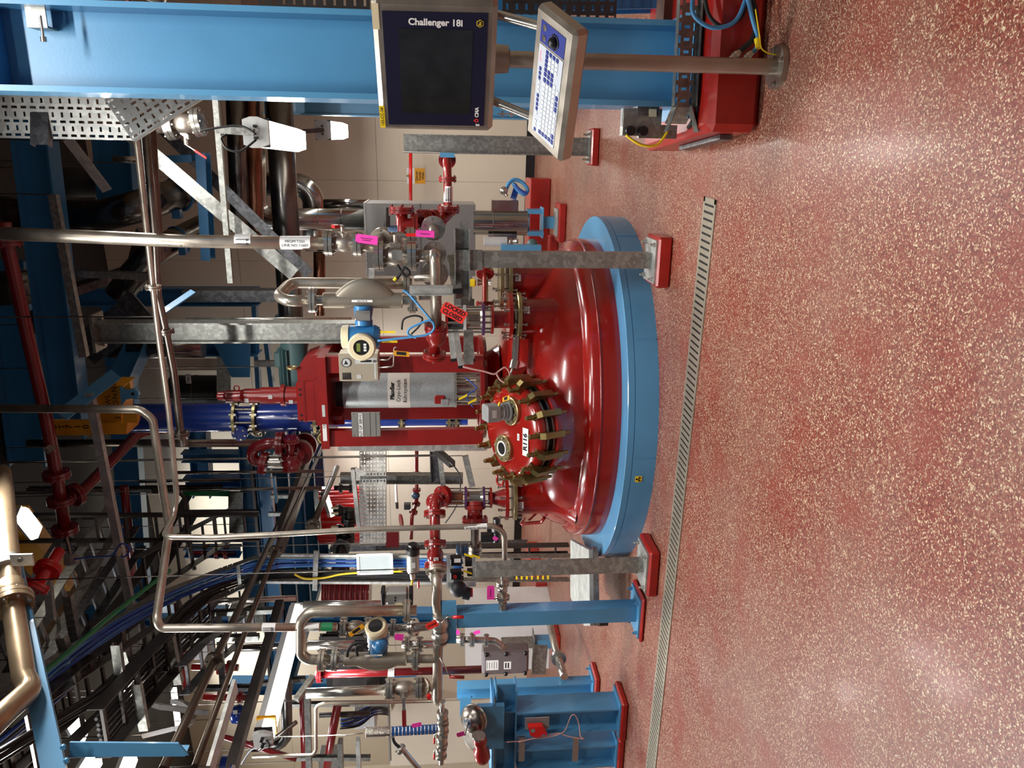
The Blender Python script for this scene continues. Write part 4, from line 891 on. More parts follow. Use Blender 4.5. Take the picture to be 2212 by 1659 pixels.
for i in range(8):
    a = 2 * math.pi * i / 8 + .2; part(sh, 'rod', MB().cyl(fcp(.12 * math.cos(a), .12 * math.sin(a), ZB), fcp(.12 * math.cos(a), .12 * math.sin(a), g0), .012, 10), 'steel')
cable('blue_wire', 'royal blue wire drooping from the shaft seal to the dome', [W(*a_, 5.75) for a_ in ((1005, 815), (1018, 826), (1030, 838), (1014, 850), (1010, 862), (1022, 880))], .005, 'cable_royal')
for x_, y_, l_ in ((1000, 858, 'yellow cable marker below the shaft guard'), (1020, 867, 'yellow cable marker hanging lower, next to the manhole clamps')):
    solo('cable_marker', l_, 'marker', MB().box(W(x_, y_, 5.72), (E1 * .5 - Z).normalized() * (.035), E1 * .008, E2 * .003), 'yellow')
# analyser box and sign
ab_ = thing('analyser_box', 'beige instrument box with a dial fixed to the front right leg of the frame', 'instrument box', W(775, 792, 5.45))
bc = W(775, 794, 5.45); bwid, bhei = .198, .275
part(ab_, 'case', MB().cham(bc + E2 * .07, E1 * (bwid / 2), E2 * .07, Z * (bhei / 2), .006), 'meter_case')
fp = lambda u, v: bc + E1 * (bwid / 2 * u) + Z * (bhei / 2 * v)
part(ab_, 'dial', MB().lathe(fp(.38, .62) - E2 * .001, -E2, [(0, .034), (.006, .034), (.006, .028), (.002, .028)], 28), 'steel'); part(ab_, 'dial_face', MB().lathe(fp(.38, .62) - E2 * .001, -E2, [(0, .028), (.003, .028)], 24), 'grey_light'); part(ab_, 'dial_pointer', MB().prism([fp(.38, .62) - E2 * .005 + E1 * .016 + Z * .004, fp(.38, .62) - E2 * .005 - E1 * .014 + Z * .014, fp(.38, .62) - E2 * .005 - E1 * .012 - Z * .014], -E2 * .001), 'ink')
plate(ab_, 'meter_panel', fp(.48, -.38), E1, Z, .04, .15, 'grey_light', .002); plate(ab_, 'meter_window', fp(.48, -.38) - E2 * .003, E1, Z, .016, .075, 'black', .001); part(ab_, 'knob', MB().cyl(fp(.48, -.78), fp(.48, -.78) - E2 * .012, .009, 14), 'steel')
plate(ab_, 'rating_plate', fp(-.62, .62), E1, Z, .05, .06, 'steel_dark', .002); plate(ab_, 'socket', fp(-.66, -.0), E1, Z, .028, .032, 'grey_light', .003)
plate(ab_, 'nameplate', fp(-.2, -.82), E1, Z, .125, .012, 'grey_light', .001)
for yy, m_ in ((778, 0), (799, 1)):
    pass
pipe('impulse_tube', 'thin bent steel impulse tube leaving the bottom of the beige instrument box', [W(818, 777, 5.45), W(838, 778, 5.45), W(849, 768, 5.5)], .005, 'steel', bend=.02, seg=8)
pipe('impulse_tube', 'second thin impulse tube looping from the beige box corner', [W(818, 794, 5.45), W(850, 792, 5.45), W(851, 752, 5.6), W(857, 750, 5.6)], .005, 'steel', bend=.02, seg=8)
tag('yellow tie-on tag with a dark strip right of the beige instrument box', W(867, 764, 5.42), -Z + E1 * -.1, E1, .11, .036, 'crane_yellow', name='asset_tag', lines=('\u2588\u2588\u2588',), hgt=.016)
sb = W(791, 917, 5.62)
os_ = thing('status_board', 'slatted metal OUT OF SERVICE board hung on the front left leg of the frame', 'sign', sb)
sw, shh = .185, .205
part(os_, 'backing', MB().box(sb + E2 * .004, E1 * (sw / 2), E2 * .004, Z * (shh / 2)), 'aluminium')
for i, (v0, v1) in enumerate(((.55, 1.), (.22, .52), (-.28, .18), (-.68, -.32), (-.98, -.72))):
    part(os_, 'slat', MB().cham(sb + Z * (shh / 4 * (v0 + v1)) - E2 * .003, E1 * (sw / 2 * (.98)), E2 * .003, Z * (shh / 4 * (v1 - v0)), .001), 'label' if i == 1 else 'aluminium', 'white lettered slat' if i == 1 else None)
text(os_, 'OUT OF SERVICE', sb + Z * (shh / 2 * .37) - E2 * .0075, E1, Z, .02, 'ink', bold=.01, sx=.98)
bs_ = MB()
for a in (-.9, .9):
    for b in (-.9, .85): bs_.lathe(sb + E1 * (sw / 2 * a) + Z * (shh / 2 * b) - E2 * .006, -E2, [(0, .005), (.003, .004)], 8)
part(os_, 'screw_set', bs_, 'steel', stuff=True)
# long galvanised angle left of the frame
beam('galvanised_angle', 'long galvanised angle standing along the left leg of the red frame', P(730, 974, 6.15), P(1052, 974, 6.15), L_(.05, .05, .005), 'galv_bright', E2, 'angle')
beam('galvanised_angle', 'galvanised angle standing between the left legs of the red frame', P(790, 906, 6.6), P(1035, 906, 6.6), L_(.04, .04, .004), 'galv', E2, 'angle')

# ------------------------------------------------------------------ royal blue riser
br_ = thing('blue_riser', 'thick royal blue riser pipe behind the drive with flanged joints', 'pipe', P(660, 901, 7.1))
BR = lambda x: P(x, 901, 7.0)
part(br_, 'pipe_run', MB().lathe(BR(520), Z, [(0, .128), (BR(270).z - BR(520).z, .128)], 40), 'blue_gloss'); part(br_, 'pipe_run', MB().lathe(BR(680), Z, [(0, .128), (BR(552).z - BR(680).z, .128)], 40), 'blue_gloss')
part(br_, 'sight_tube', MB().lathe(BR(556), Z, [(0, .1), (BR(518).z - BR(556).z, .1)], 30), 'blue_gloss')
part(br_, 'lower_run', MB().lathe(BR(1010), Z, [(0, .075), (BR(700).z - BR(1010).z, .075)], 30), 'blue_gloss')
for x_, R_2 in ((513, .18), (556, .18), (684, .165), (703, .165), (868, .11), (970, .11), (985, .11)):
    f_ = part(br_, 'backing_ring', MB().lathe(BR(x_) - Z * .012, Z, [(0, R_2), (.024, R_2), (.024, R_2 * .75), (0, R_2 * .75)], 40), 'zinc_yellow', 'yellowish zinc-plated ring')
    part(f_, 'bolt_set', bolts(BR(x_), Z, R_2 * .92, 10, .016, .03), 'steel', stuff=True)
for i in range(8):
    a = 2 * math.pi * i / 8; o_ = E1 * (.155 * math.cos(a)) + E2 * (.155 * math.sin(a)); part(br_, 'tie_rod', MB().cyl(BR(556) + o_, BR(513) + o_, .012, 8), 'steel_dark')
pc_ = BR(525) - E1 * .1 - E2 * .16
part(br_, 'blank_flange', MB().lathe(pc_ + E2 * .2, -E2, [(0, .05), (.18, .05), (.18, .07), (.2, .07)], 28), 'blue_gloss'); part(br_, 'bolt_set', bolts(pc_, E2, .05, 6, .01, .02), 'steel', stuff=True)
bl0 = BR(627)
part(br_, 'branch', MB().cyl(bl0, bl0 - E1 * .2, .04, 20), 'blue_gloss')
solo('blank_ring', 'zinc yellow ring flange seen open beside the lower joint of the blue riser', 'flange', MB().torus(P(702, 945, 6.9), E2 + E1 * .3, .06, .02, 30, 8), 'zinc_yellow')
# red valve cluster on the riser's branch
rc = lambda x, y, Y0=6.75: P(x, y, Y0)
t = pipe('red_pipe', 'dark red elbow and branch hanging left of the blue riser', [rc(627, 948), rc(627, 985), rc(629, 1012)], .036, 'bordeaux', fl=[.05, 1.0, 1.9], bm='steel')
part(t, 'sight_body', MB().lathe(rc(629, 985), -E1, [(0, .06), (.05, .085), (.09, .085), (.12, .05)], 24, False), 'bordeaux')
t = pipe('red_pipe', 'dark red swan-neck pipe curling round left of the blue riser', [rc(620, 958), rc(578, 958), rc(545, 968), rc(545, 995), rc(572, 1000)], .05, 'bordeaux', fl=[.35, 3.9], bm='bordeaux', bend=.08)
vg = thing('glass_valve', 'steel and glass valve between the red swan neck and the red elbow', 'valve', rc(590, 998))
part(vg, 'body', MB().lathe(rc(578, 998), Z * -1, [(0, .05), (.12, .05)], 20), 'steel'); part(vg, 'purple_ring', MB().lathe(rc(575, 998), -Z, [(0, .065), (.015, .065)], 24), 'purple')
for i in range(6): a = i * math.pi / 3; part(vg, 'rod', MB().cyl(rc(573, 998) + E1 * .06 * math.cos(a) + E2 * .06 * math.sin(a), rc(617, 998) + E1 * .06 * math.cos(a) + E2 * .06 * math.sin(a), .006, 6), 'steel')
pipe('red_pipe', 'dark red pipe bending away behind the blue riser base', [rc(640, 990), rc(655, 965, 7.1), rc(668, 950, 7.5)], .055, 'bordeaux', fl=[.5, 1.2], bm='bordeaux')

# ------------------------------------------------------------------ crane trolley
cr = thing('crane_trolley', 'orange-yellow crane trolley stencilled with its tonne limit above the blue riser', 'crane', P(245, 890, 6.45))
C1 = lambda x, y, Y0=6.45: P(x, y, Y0)
part(cr, 'body', MB().prism([C1(x, y) for x, y in ((207, 833), (268, 833), (262, 838), (262, 915), (275, 917), (275, 938), (222, 938), (205, 915))], E2 * .25), 'crane_yellow')
part(cr, 'bumper', MB().prism([C1(x, y, 6.4) for x, y in ((218, 915), (275, 914), (272, 936), (222, 936))], E2 * .3), 'crane_yellow')
part(cr, 'side_fin', MB().prism([C1(x, y, 6.35) for x, y in ((266, 890), (296, 882), (296, 913), (266, 913))], E2 * .02), 'crane_yellow')
part(cr, 'top_ear', MB().prism([C1(x, y, 6.35) for x, y in ((267, 836), (280, 825), (282, 841), (270, 842))], E2 * .03), 'crane_yellow')
lugc = C1(287, 851, 6.33)
part(cr, 'blue_lug', MB().prism([C1(x, y, 6.33) for x, y in ((258, 838), (276, 843), (286, 841)) ] + [lugc + (Z * -math.cos(a) + E1 * math.sin(a)) * .042 for a in [math.radians(80 - 20 * i) for i in range(9)]] + [C1(286, 861, 6.33), C1(272, 863, 6.33), C1(262, 876, 6.33)], E2 * .04), 'blue', 'bright blue lifting lug'); part(cr, 'lug_eye', MB().lathe(lugc - E2 * .003, E2, [(0, .014), (.045, .014)], 16), 'black')
part(cr, 'hoist_beam', MB().ext(C1(110, 923, 6.5), C1(210, 923, 6.5), R_(.13, .03), E2), 'crane_yellow')
for i, s in enumerate('BT710'): text(cr, s, C1(116 + i * 18 - (2 if i > 1 else 0), 922, 6.48), E1, Z, .05, 'ink')
text(cr, 'SWL', C1(234, 868, 6.42), E1, Z, .042, 'ink', spacing=1.2); text(cr, '3 TONNE', C1(250, 866, 6.42), E1, Z, .045, 'ink', spacing=1.3)
# ------------------------------------------------------------------ right pipe manifold (in front of the reactor's right side)
m_ = lambda x, y, Y0=4.88: P(x, y, Y0)
A_ = pipe('supply_pipe', 'stainless supply pipe dropping from the roof, labelled FROM T331', [m_(-40, 503), m_(150, 510), m_(400, 521), m_(706, 526)], .038, 'steel_warm', seg=20)
def vlabel(par, x0, x1, yc, r, lines, m='label', flip=1, h=.02, yo=None):  # wrap-round label on an upright pipe, lettering running along it
    a, b = m_(x0, yc), m_(x1, yc); part(par, 'pipe_label', MB().cyl(a, b, r, 20), m)
    c = (a + b) / 2 - E2 * (r + .0015)
    for i, s in enumerate(lines): text(par, s, c + E1 * ((len(lines) - 1) / 2 - i) * h * 1.45, -Z * flip, E1 * flip, h, 'ink')
vlabel(A_, 607, 672, 524.5, .0395, ('FROM T331', 'LINE NO.11602'), h=.0165)
part(A_, 'flow_label', MB().cyl(m_(509, 520), m_(544, 521), .0395, 20), 'label')
for o_ in (-.012, .012):
    c0_, c1_ = m_(513, 520) - E2 * .041 + E1 * o_, m_(540, 521) - E2 * .041 + E1 * o_; part(A_, 'arrow', MB().box((c0_ + c1_) / 2, Z * abs(c0_.z - c1_.z) / 2, E1 * .002, E2 * .0006).prism([c1_ - Z * .008, c1_ + Z * .012 + E1 * .008, c1_ + Z * .012 - E1 * .008], -E2 * .001), 'ink')
valve('ball_valve', 'stainless ball valve at the foot of the FROM T331 pipe with a red knob', m_(711, 525), m_(773, 527), .036, handle=(E1 * 1 - E2 * .2, E2 * -.5 + Z * .4), hl=.07)
t = pipe('steel_spool', 'stainless spool below the first ball valve', [m_(775, 527), m_(800, 534), m_(826, 516, 5.1)], .034, 'steel_warm', fl=[1.95])
tag('magenta tie-on tag hanging on the upper ball valve flange', m_(792, 517, 4.72), -Z - E1 * .12, E1 - Z * .12, .125, .05, 'pink', name='isolation_tag', lines=('\u25ac' * 7, '\u25ac' * 5), hgt=.007)
valve('ball_valve', 'larger stainless ball valve with a red lever above the elbow', m_(820, 553), m_(890, 553), .042, handle=(E1, Z * -1), hl=.14)
part_ = part
solo('valve_nameplate', 'square cast nameplate on the larger ball valve body', 'plate', MB().box(m_(859, 548) - E2 * .068, E1 * .03, E2 * .004, Z * .03), 'steel')
valve('ball_valve', 'second large ball valve half hidden behind the lever valve', m_(827, 520, 5.15), m_(888, 518, 5.15), .038, handle=None)
pipe('steel_spool', 'short stainless spool with a face-on flange under the lever valve', [m_(893, 553), m_(938, 553), m_(938, 548, 5.2)], .036, 'steel_warm', fl=[1.97], bend=.05)
H_ = pipe('header_pipe', 'bent stainless header pipe running level from the big flange to the red spool', [m_(939, 549, 5.02), m_(939, 549, 4.72), m_(941, 580, 4.74), m_(942, 705, 4.82)], .034, 'steel_warm', fl=[.15], bend=.06, seg=20)
flange(H_, m_(936, 493, 5.1), E2, .075, .02, 'steel', 'steel', 6, single=True); part(H_, 'stub', MB().cyl(m_(936, 493, 5.1) - E2 * .01, m_(938, 505, 4.9), .028, 16), 'steel_warm')
flange(H_, m_(939, 592, 5.08), E2, .085, .02, 'steel', 'steel', 6, single=True)
part(H_, 'branch', MB().cyl(m_(941, 600, 4.8), m_(900, 602, 4.95), .022, 14).cyl(m_(941, 640, 4.8), m_(905, 641, 4.8), .022, 14), 'steel_warm')
# U loop and flow meter
pipe('meter_loop', 'hairpin stainless pipe loop joining the top of the right flow meter', [m_(890, 613, 5.0), m_(800, 613, 5.0), m_(628, 611, 5.0), m_(600, 640, 4.8), m_(622, 650, 4.76), m_(670, 650, 4.76)], .034, 'steel_warm', fl=[.12], bend=.07, seg=20)
def flow_meter(label, top, bot, r, bulge, cat='flow meter', g=None, hump=.115, h0=.17, h1=.88):
    top, bot = V(top), V(bot); d = bot - top; L = d.length; d.normalize(); t = thing('flow_meter', label, cat, top, g)
    part(t, 'body', MB().lathe(top + d * .03, d, [(0, r * .9), (.006, r), (L - .066, r), (L - .06, r * .9)], 32), 'meter')
    b = V(bulge); b = (b - d * b.dot(d)).normalized(); pts = []; n = 20; mb = MB(); w = d.cross(b); rings = []
    for i in range(n + 1):
        k = i / n; s = L * (h0 + (h1 - h0) * k); hh = hump * (math.sin(math.pi * k) ** .75 if 0 < k < 1 else 0); c = top + d * s; wr = r * .8
        rings.append([c + w * (wr * math.cos(a)) + b * ((r * .25 + hh) * math.sin(a) + r * .2) for a in [math.pi * j / 10 for j in range(11)]])
    vs = [v for rg in rings for v in rg]; mb.add(vs, [(i * 11 + j, i * 11 + j + 1, (i + 1) * 11 + j + 1, (i + 1) * 11 + j) for i in range(n) for j in range(10)], True)
    part(t, 'tube_housing', mb, 'meter')
    for e, s in ((top, -1), (bot, 1)):
        part(t, 'neck', MB().cyl(e - d * s * .04, e + d * s * .02, r * .62, 18), 'steel'); flange(t, e + d * s * .03, d, r * 1.65, .016, 'steel', 'steel', 6)
    return t
fm = flow_meter('long grey flow meter with a humped side, standing upright below the hairpin loop', m_(686, 649, 4.76), m_(880, 649, 4.8), .047, E1 * 1 - E2 * .1)
lc = m_(784, 647, 4.76) - E2 * .049; plate(fm, 'label_strip', lc, Z, -E1, .12, .013, 'label'); text(fm, 'R116 F102', lc - E2 * .002, Z, -E1, .0095, 'ink')
nk0 = m_(785, 665, 4.78)
part(fm, 'transmitter_neck', MB().lathe(nk0 + E1 * .02, -E1, [(0, .062), (.07, .05), (.09, .046), (.09, .052), (.12, .052)], 24), 'transmitter_blue'); plate(fm, 'data_plate', m_(786, 677, 4.78) - E2 * .062, -Z, E1, .085, .06, 'steel', .006)
tc2 = m_(784, 728, 4.78)
hd_ = part(fm, 'transmitter_head', MB().lathe(tc2 + Z * .09, -Z, [(0, .068), (.16, .075), (.19, .06)], 30), 'transmitter_blue')
part(hd_, 'top_cover', MB().lathe(tc2 + Z * .125, -Z, [(0, .06), (.005, .07), (.04, .074), (.045, .074)], 30), 'cream', 'cream screw cover')
dc = m_(785, 741, 4.78) - E2 * .1; part(hd_, 'display_barrel', MB().cyl(dc + E2 * .09, dc + E2 * .01, .07, 30), 'transmitter_blue')
part(hd_, 'display_cover', MB().lathe(dc + E2 * .02, -E2, [(0, .082), (.03, .082), (.038, .074), (.038, .048), (.03, .046)], 40), 'cream', 'cream bezel ring'); part(hd_, 'display', MB().cyl(dc - E2 * .008, dc - E2 * .011, .047, 30), 'black')
plate(hd_, 'readout', dc - E2 * .0115 + Z * .018, E1, Z, .05, .022, 'lcd', .001)
for i in (-1, 0, 1): plate(hd_, 'button', dc - E2 * .0115 - Z * .02 + E1 * i * .017, E1, Z, .012, .016, 'label', .0015)
for y_, in ((716,), (735,)):
    g_p = m_(812, y_, 4.78); part(fm, 'cable_gland', MB().cyl(g_p, g_p - Z * .03, .012, 12), 'steel')
cable('meter_cable', 'black and blue cable leaning across the lower flange of the right flow meter', [m_(*a_, 4.66) for a_ in ((870, 628), (880, 632), (905, 660), (932, 692))], .007, 'cable_blue')
cable('meter_cable', 'blue cable coiled in a loop right of the red spool', [m_(*a_, 4.66) for a_ in ((816, 736), (845, 733), (890, 728), (925, 722), (938, 708), (930, 692), (905, 700), (885, 710), (882, 722), (900, 730))], .007, 'cable_blue')
cable('meter_cable', 'black cable coiled behind the blue loop right of the red spool', [m_(*a_, 4.75) for a_ in ((868, 712), (872, 690), (895, 682), (912, 688), (905, 705), (888, 722))], .006, 'rubber')
for x_, y_, l_ in ((838, 717, 'yellow cable tag below the upper gland of the right flow meter'), (842, 738, 'yellow cable tag below the lower gland of the right flow meter')): solo('cable_marker', l_, 'marker', MB().box(m_(x_, y_, 4.7), Z * .045, E1 * .006, E2 * .003), 'yellow')
# red spool with sight body
t = pipe('red_spool', 'dark red flanged spool closing the left end of the stainless header', [m_(942, 705, 4.82), m_(940, 735, 4.84), m_(938, 768, 4.86)], .034, 'red_paint', fl=[.05, 1.95], bm='steel', fm='red_paint')
part(t, 'bulge', MB().lathe(m_(942, 707, 4.82), -E1, [(0, .06), (.03, .066), (.08, .06), (.11, .036)], 28, False), 'red_paint')
tg = m_(980, 675, 4.6)
tag('bright red tag lettered LOCKED CLOSED hanging under the header', tg, -Z - E1 * .55, E1 - Z * .55, .15, .075, 'tag_red', name='lock_tag', lines=('LOCKED', 'CLOSED'), hgt=.024, tie=m_(950, 655, 4.7))
beam('galvanised_channel', 'short galvanised channel lying across the header pipe', P(885, 626, 4.6), P(978, 626, 4.6), C_(.03, .058, .004), 'galv_bright', E1, 'channel')
beam('galvanised_channel', 'long galvanised channel with a black end cap level below the header', P(976, 555, 4.95), P(988, 628, 4.72), R_(.04, .055), 'galv', Z, 'channel')
solo('channel_plug', 'black plastic cap on the end of the long galvanised channel', 'cap', MB().box(P(988, 629, 4.71), E1 * .012, E2 * .022, Z * .03), 'black')
for i, (x0, y0, x1, y1, Y0) in enumerate(((1003, 478, 1003, 560, 4.95), (1012, 715, 1012, 785, 4.9), )):
    beam('galvanised_channel', ('flat galvanised arm reaching back from the post head' if i == 0 else 'galvanised strut crossing above the N10 nozzle'), P(x0, y0, Y0), P(x1, y1, Y0), R_(.05, .06), 'galv', Z, 'channel')
# red cluster behind
r_ = lambda x, y, Y0=5.6: P(x, y, Y0)
t = pipe('red_tee', 'dark red flanged tee standing right of the lever valve', [r_(868, 446), r_(868, 508), r_(869, 520)], .04, 'red_paint', fl=[.12], bm='red_paint')
part(t, 'branch', MB().cyl(r_(868, 484), r_(900, 484), .04, 18), 'red_paint'); flange(t, r_(897, 484), Z, .075, .018, 'red_paint', 'red_paint', 6)
t = pipe('red_elbow', 'dark red flanged elbow right of the face-on flanges', [r_(969, 446, 5.9), r_(969, 462, 5.9), r_(952, 478, 5.8), r_(905, 478, 5.7)], .038, 'red_paint', fl=[.35, 2.5], bm='red_paint', bend=.08)
pipe('red_spool', 'row of dark red flanges between the tee and the elbow', [r_(900, 472, 5.65), r_(945, 472, 5.75)], .03, 'red_paint', fl=[.2, .45, .8], bm='steel')
solo('grey_lever', 'dark grey valve handle standing up right of the larger ball valve', 'handle', MB().cyl(m_(835, 448, 5.0), m_(835, 468, 5.0), .012, 12).cyl(m_(835, 466, 5.0), m_(835, 490, 5.0), .022, 12), 'iron')
tag('pale blue paper tag hanging behind the larger ball valve', m_(848, 494, 5.05), -Z, E1, .06, .04, 'tag_blue', name='paper_tag')
tag('second magenta tag lying over the face-on flanges', m_(918, 505, 4.85), -Z - E1 * .05, E1, .11, .04, 'pink', name='isolation_tag', lines=('\u25ac' * 6,), hgt=.007)
cable('black_cable', 'knot of black cable hanging below the larger ball valve', [m_(*a_, 4.75) for a_ in ((858, 572), (866, 585), (876, 596), (884, 588), (874, 578), (866, 590), (856, 604))], .009, 'rubber')
solo('cable_marker', 'yellow sleeve on the end of the black cable knot', 'marker', MB().cyl(m_(856, 600, 4.74), m_(851, 606, 4.74), .01, 10), 'yellow')
beam('drop_strut', 'narrow galvanised drop strut hanging behind the meter loop', P(803, 580, 5.3), P(803, 612, 5.3), R_(.04, .04), 'galv_bright', E2, 'strut')

# ------------------------------------------------------------------ things on the reactor dome, right side
v_ = lambda x, y, Yd=5.33: W(x, y, Yd)
t = thing('glass_valve', 'purple-flanged steel valve stack standing on the N10 nozzle', 'valve', v_(1090, 688))
part(t, 'red_stub', MB().cyl(v_(1112, 690), v_(1064, 690), .06, 24), 'red_paint')
for x_, m0, rr in ((1063, 'red_paint', .1), (1044, 'purple', .11), (1004, 'grey_light', .1), (965, 'red_paint', .1)): f_ = part(t, 'ring_flange', MB().lathe(v_(x_, 690) - Z * .008, Z, [(0, rr), (.018, rr)], 30), m0)
part(t, 'body', MB().lathe(v_(1043, 690), Z, [(0, .07), (.02, .055), (.1, .055), (.13, .07)], 24), 'steel_satin'); part(t, 'sight_tube', MB().cyl(v_(1003, 690), v_(966, 690), .06, 20), 'dark')
for i in range(6): a = i * math.pi / 3 + .2; o_ = X * .09 * math.cos(a) + Y * .09 * math.sin(a); part(t, 'rod', MB().cyl(v_(1065, 690) + o_, v_(964, 690) + o_, .008, 6), 'steel')
t = pipe('red_drain_pipe', 'thin dark red upright pipe with two flanges beside the N9 nozzle', [v_(1048, 570, 5.75), v_(1048, 592, 5.7), v_(1048, 655, 5.6), v_(1048, 672, 5.6)], .022, 'red_paint', fl=[(.9, 3.), (2.1, 3.)], bm='red_paint')
solo('yellow_plug', 'yellow cap on a steel fitting above the N9 nozzle', 'cap', MB().lathe(v_(1028, 611, 5.8), Z, [(0, .02), (.01, .03), (.05, .028)], 16), 'yellow')
solo('steel_fitting', 'bright steel fitting below the yellow cap', 'fitting', MB().lathe(v_(1060, 610, 5.8), Z, [(0, .03), (.03, .02), (.07, .02), (.1, .028)], 16), 'steel')
t = thing('sheet_cover', 'dull sheet-steel cover plate between the post head and the N9 nozzle', 'cover', v_(1000, 640, 5.9)); part(t, 'sheet', MB().box(v_(1000, 620, 5.9), X * .14, Y * .01, Z * .07), 'sheet'); part(t, 'fold', MB().box(v_(1010, 655, 5.85), X * .03, Y * .03, Z * .05), 'steel_dark')
t = thing('gas_strut', 'polished gas strut leaning from the dome to the manhole hinge', 'strut', v_(1116, 712, 5.3)); s0, s1, s2 = v_(1117, 712, 5.28), v_(1113, 780, 5.22), v_(1106, 810, 5.2)
part(t, 'cylinder', MB().cyl(s0, s1, .026, 20), 'steel'); part(t, 'collar', MB().cyl(s1, v_(1109, 797, 5.21), .034, 20), 'steel'); part(t, 'rod', MB().cyl(s1, v_(1098, 822, 5.2), .008, 10), 'steel')
pl_ = [v_(*a_) for a_ in ((978, 725, 5.5), (992, 790, 5.4))]
for i, (x0, y0, x1, y1, Yd, l_) in enumerate(((973, 712, 980, 775, 5.5, 'upper'), (984, 712, 996, 790, 5.45, 'lower'), (1014, 712, 1019, 776, 5.5, 'far'))):
    t = thing('strut_channel', l_ + ' one of three galvanised strut arms with black caps right of the frame', 'strut', v_(x0, y0, Yd)); part(t, 'channel', MB().ext(v_(x0, y0, Yd), v_(x1, y1, Yd), R_(.04, .04), Y), 'galv_bright'); part(t, 'end_cap', MB().ext(v_(x1, y1, Yd), v_(x1 + .8, y1 + 6, Yd), R_(.044, .044), Y), 'black')
cable('earth_wire', 'pink-white earth lead looping over the manhole hinge', [v_(*a_, 5.15) for a_ in ((1000, 792), (1020, 797), (1045, 802), (1068, 808), (1080, 800), (1092, 794), (1101, 808), (1094, 826), (1080, 820), (1072, 806))] , .006, 'wire_pink')
tag('yellow equipment tag with a dark strip lying across the top of the manhole cover', cover_pt(1093, 861, .13), (mr_ * .35 - mu * .94), mr_, .08, .03, 'crane_yellow', name='asset_tag', lines=('\u2588\u2588',), hgt=.014)
solo('wire_tie', 'yellow tie running from the vessel lamp to the equipment tag', 'tie', MB().tube([cover_pt(1073, 888, .14), cover_pt(1080, 868, .12)], .007, 6), 'yellow')

# ------------------------------------------------------------------ left: N2 stack and red header
n_ = lambda x, y, Yd=5.58: W(x, y, Yd)
t = thing('glass_valve', 'brown glass and steel valve stack standing on the N2 nozzle', 'valve', n_(1090, 1075))
part(t, 'red_stub', MB().lathe(n_(1090, 1076), Z, [(0, .07), (.05, .055), (.08, .045), (.12, .045)], 24), 'red_paint')
for x_, m0, rr in ((1060, 'red_paint', .075), (1045, 'purple', .08), (1006, 'purple', .08), (965, 'red_paint', .075)): part(t, 'ring_flange', MB().lathe(n_(x_, 1075) - Z * .008, Z, [(0, rr), (.016, rr)], 28), m0)
part(t, 'steel_body', MB().lathe(n_(1043, 1075), Z, [(0, .06), (.02, .05), (.1, .05), (.12, .06)], 20), 'steel'); part(t, 'brown_glass', MB().cyl(n_(1000, 1075), n_(968, 1075), .052, 24), 'orange_brown', 'brown glass sight tube')
for i in range(6): a = i * math.pi / 3 + .3; o_ = X * .066 * math.cos(a) + Y * .066 * math.sin(a); part(t, 'rod', MB().cyl(n_(1062, 1075) + o_, n_(964, 1075) + o_, .006, 6), 'steel')
t = pipe('red_branch', 'dark red branch reaching left from the N2 valve stack', [n_(1026, 1082), n_(1026, 1128)], .055, 'red_paint', fl=[(.15, 1.4), (.95, 1.7)], bm='red_paint', fm='red_paint')
part(t, 'spigot', MB().cyl(n_(1026, 1132), n_(1026, 1186), .03, 18), 'steel_dark'); flange(t, n_(1026, 1186), E1, .05, .03, 'steel_dark', 'steel', 6)
k_ = lambda x, y, Y0=4.75: P(x, y, Y0)
t = pipe('red_header', 'dark red elbow and header pipe left of the reactor with three flanged joints', [n_(960, 1071, 5.56), k_(940, 1076, 5.25), k_(939, 1095, 5.12), k_(941, 1226, 4.85)], .036, 'red_paint', fl=[.15, 2.12, 2.62, 2.97], bm='steel', fm='red_paint', bend=.06, seg=22)
part(t, 'elbow_bulge', MB().ball(k_(939, 1084, 5.22), .062, 20, 12), 'red_paint'); part(t, 'valve_body', MB().lathe(k_(940, 1186, 4.93), -E1, [(0, .04), (.03, .055), (.08, .055), (.11, .04)], 22, False), 'red_paint'); plate(t, 'square_plate', k_(942, 1200, 4.9) - E2 * .056, E1, Z, .035, .035, 'grey_light')
LH = pipe('header_pipe', 'stainless header pipe running left from the red header past the blue post', [k_(942, 1228, 4.84), k_(944, 1262), k_(944, 1300), k_(948, 1340), k_(951, 1370), k_(946, 1400), k_(945, 1512), k_(945, 1516, 5.2)], .034, 'steel_warm', fl=[.1], bend=.06, seg=20)
part(LH, 'reducer', MB().lathe(k_(942, 1229, 4.84), -E1, [(0, .06), (.05, .055), (.1, .036)], 24, False), 'steel')
for y_, l_ in ((1346, 'right'), (1372, 'left')):
    c_ = k_(951, y_, 4.72); solo('ball_valve', l_ + ' one of two round stainless ball valves in the left header', 'valve', MB().ball(c_, .06, 20, 12, E1).lathe(c_ - E1 * .06, E1, [(0, .05), (.012, .05)], 20).lathe(c_ + E1 * .05, E1, [(0, .05), (.012, .05)], 20), 'steel')
t = thing('valve_lever', 'bent steel lever with a red grip pointing down at the blue post', 'lever', k_(960, 1335, 4.62)); part(t, 'lever', MB().tube(fillet([k_(955, 1345, 4.62), k_(966, 1333, 4.62), k_(985, 1333, 4.62)], .02), .006, 8), 'steel'); part(t, 'grip', MB().tube([k_(978, 1333, 4.62), k_(1002, 1333, 4.62)], .011, 10), 'red_bright')
t = thing('valve_lever', 'red-gripped lever pointing down below the bent left header', 'lever', k_(965, 1460, 4.62)); part(t, 'lever', MB().tube([k_(950, 1420, 4.62), k_(972, 1460, 4.62)], .006, 8), 'steel'); part(t, 'grip', MB().tube([k_(970, 1462, 4.62), k_(1003, 1463, 4.62)], .012, 10), 'red_paint')
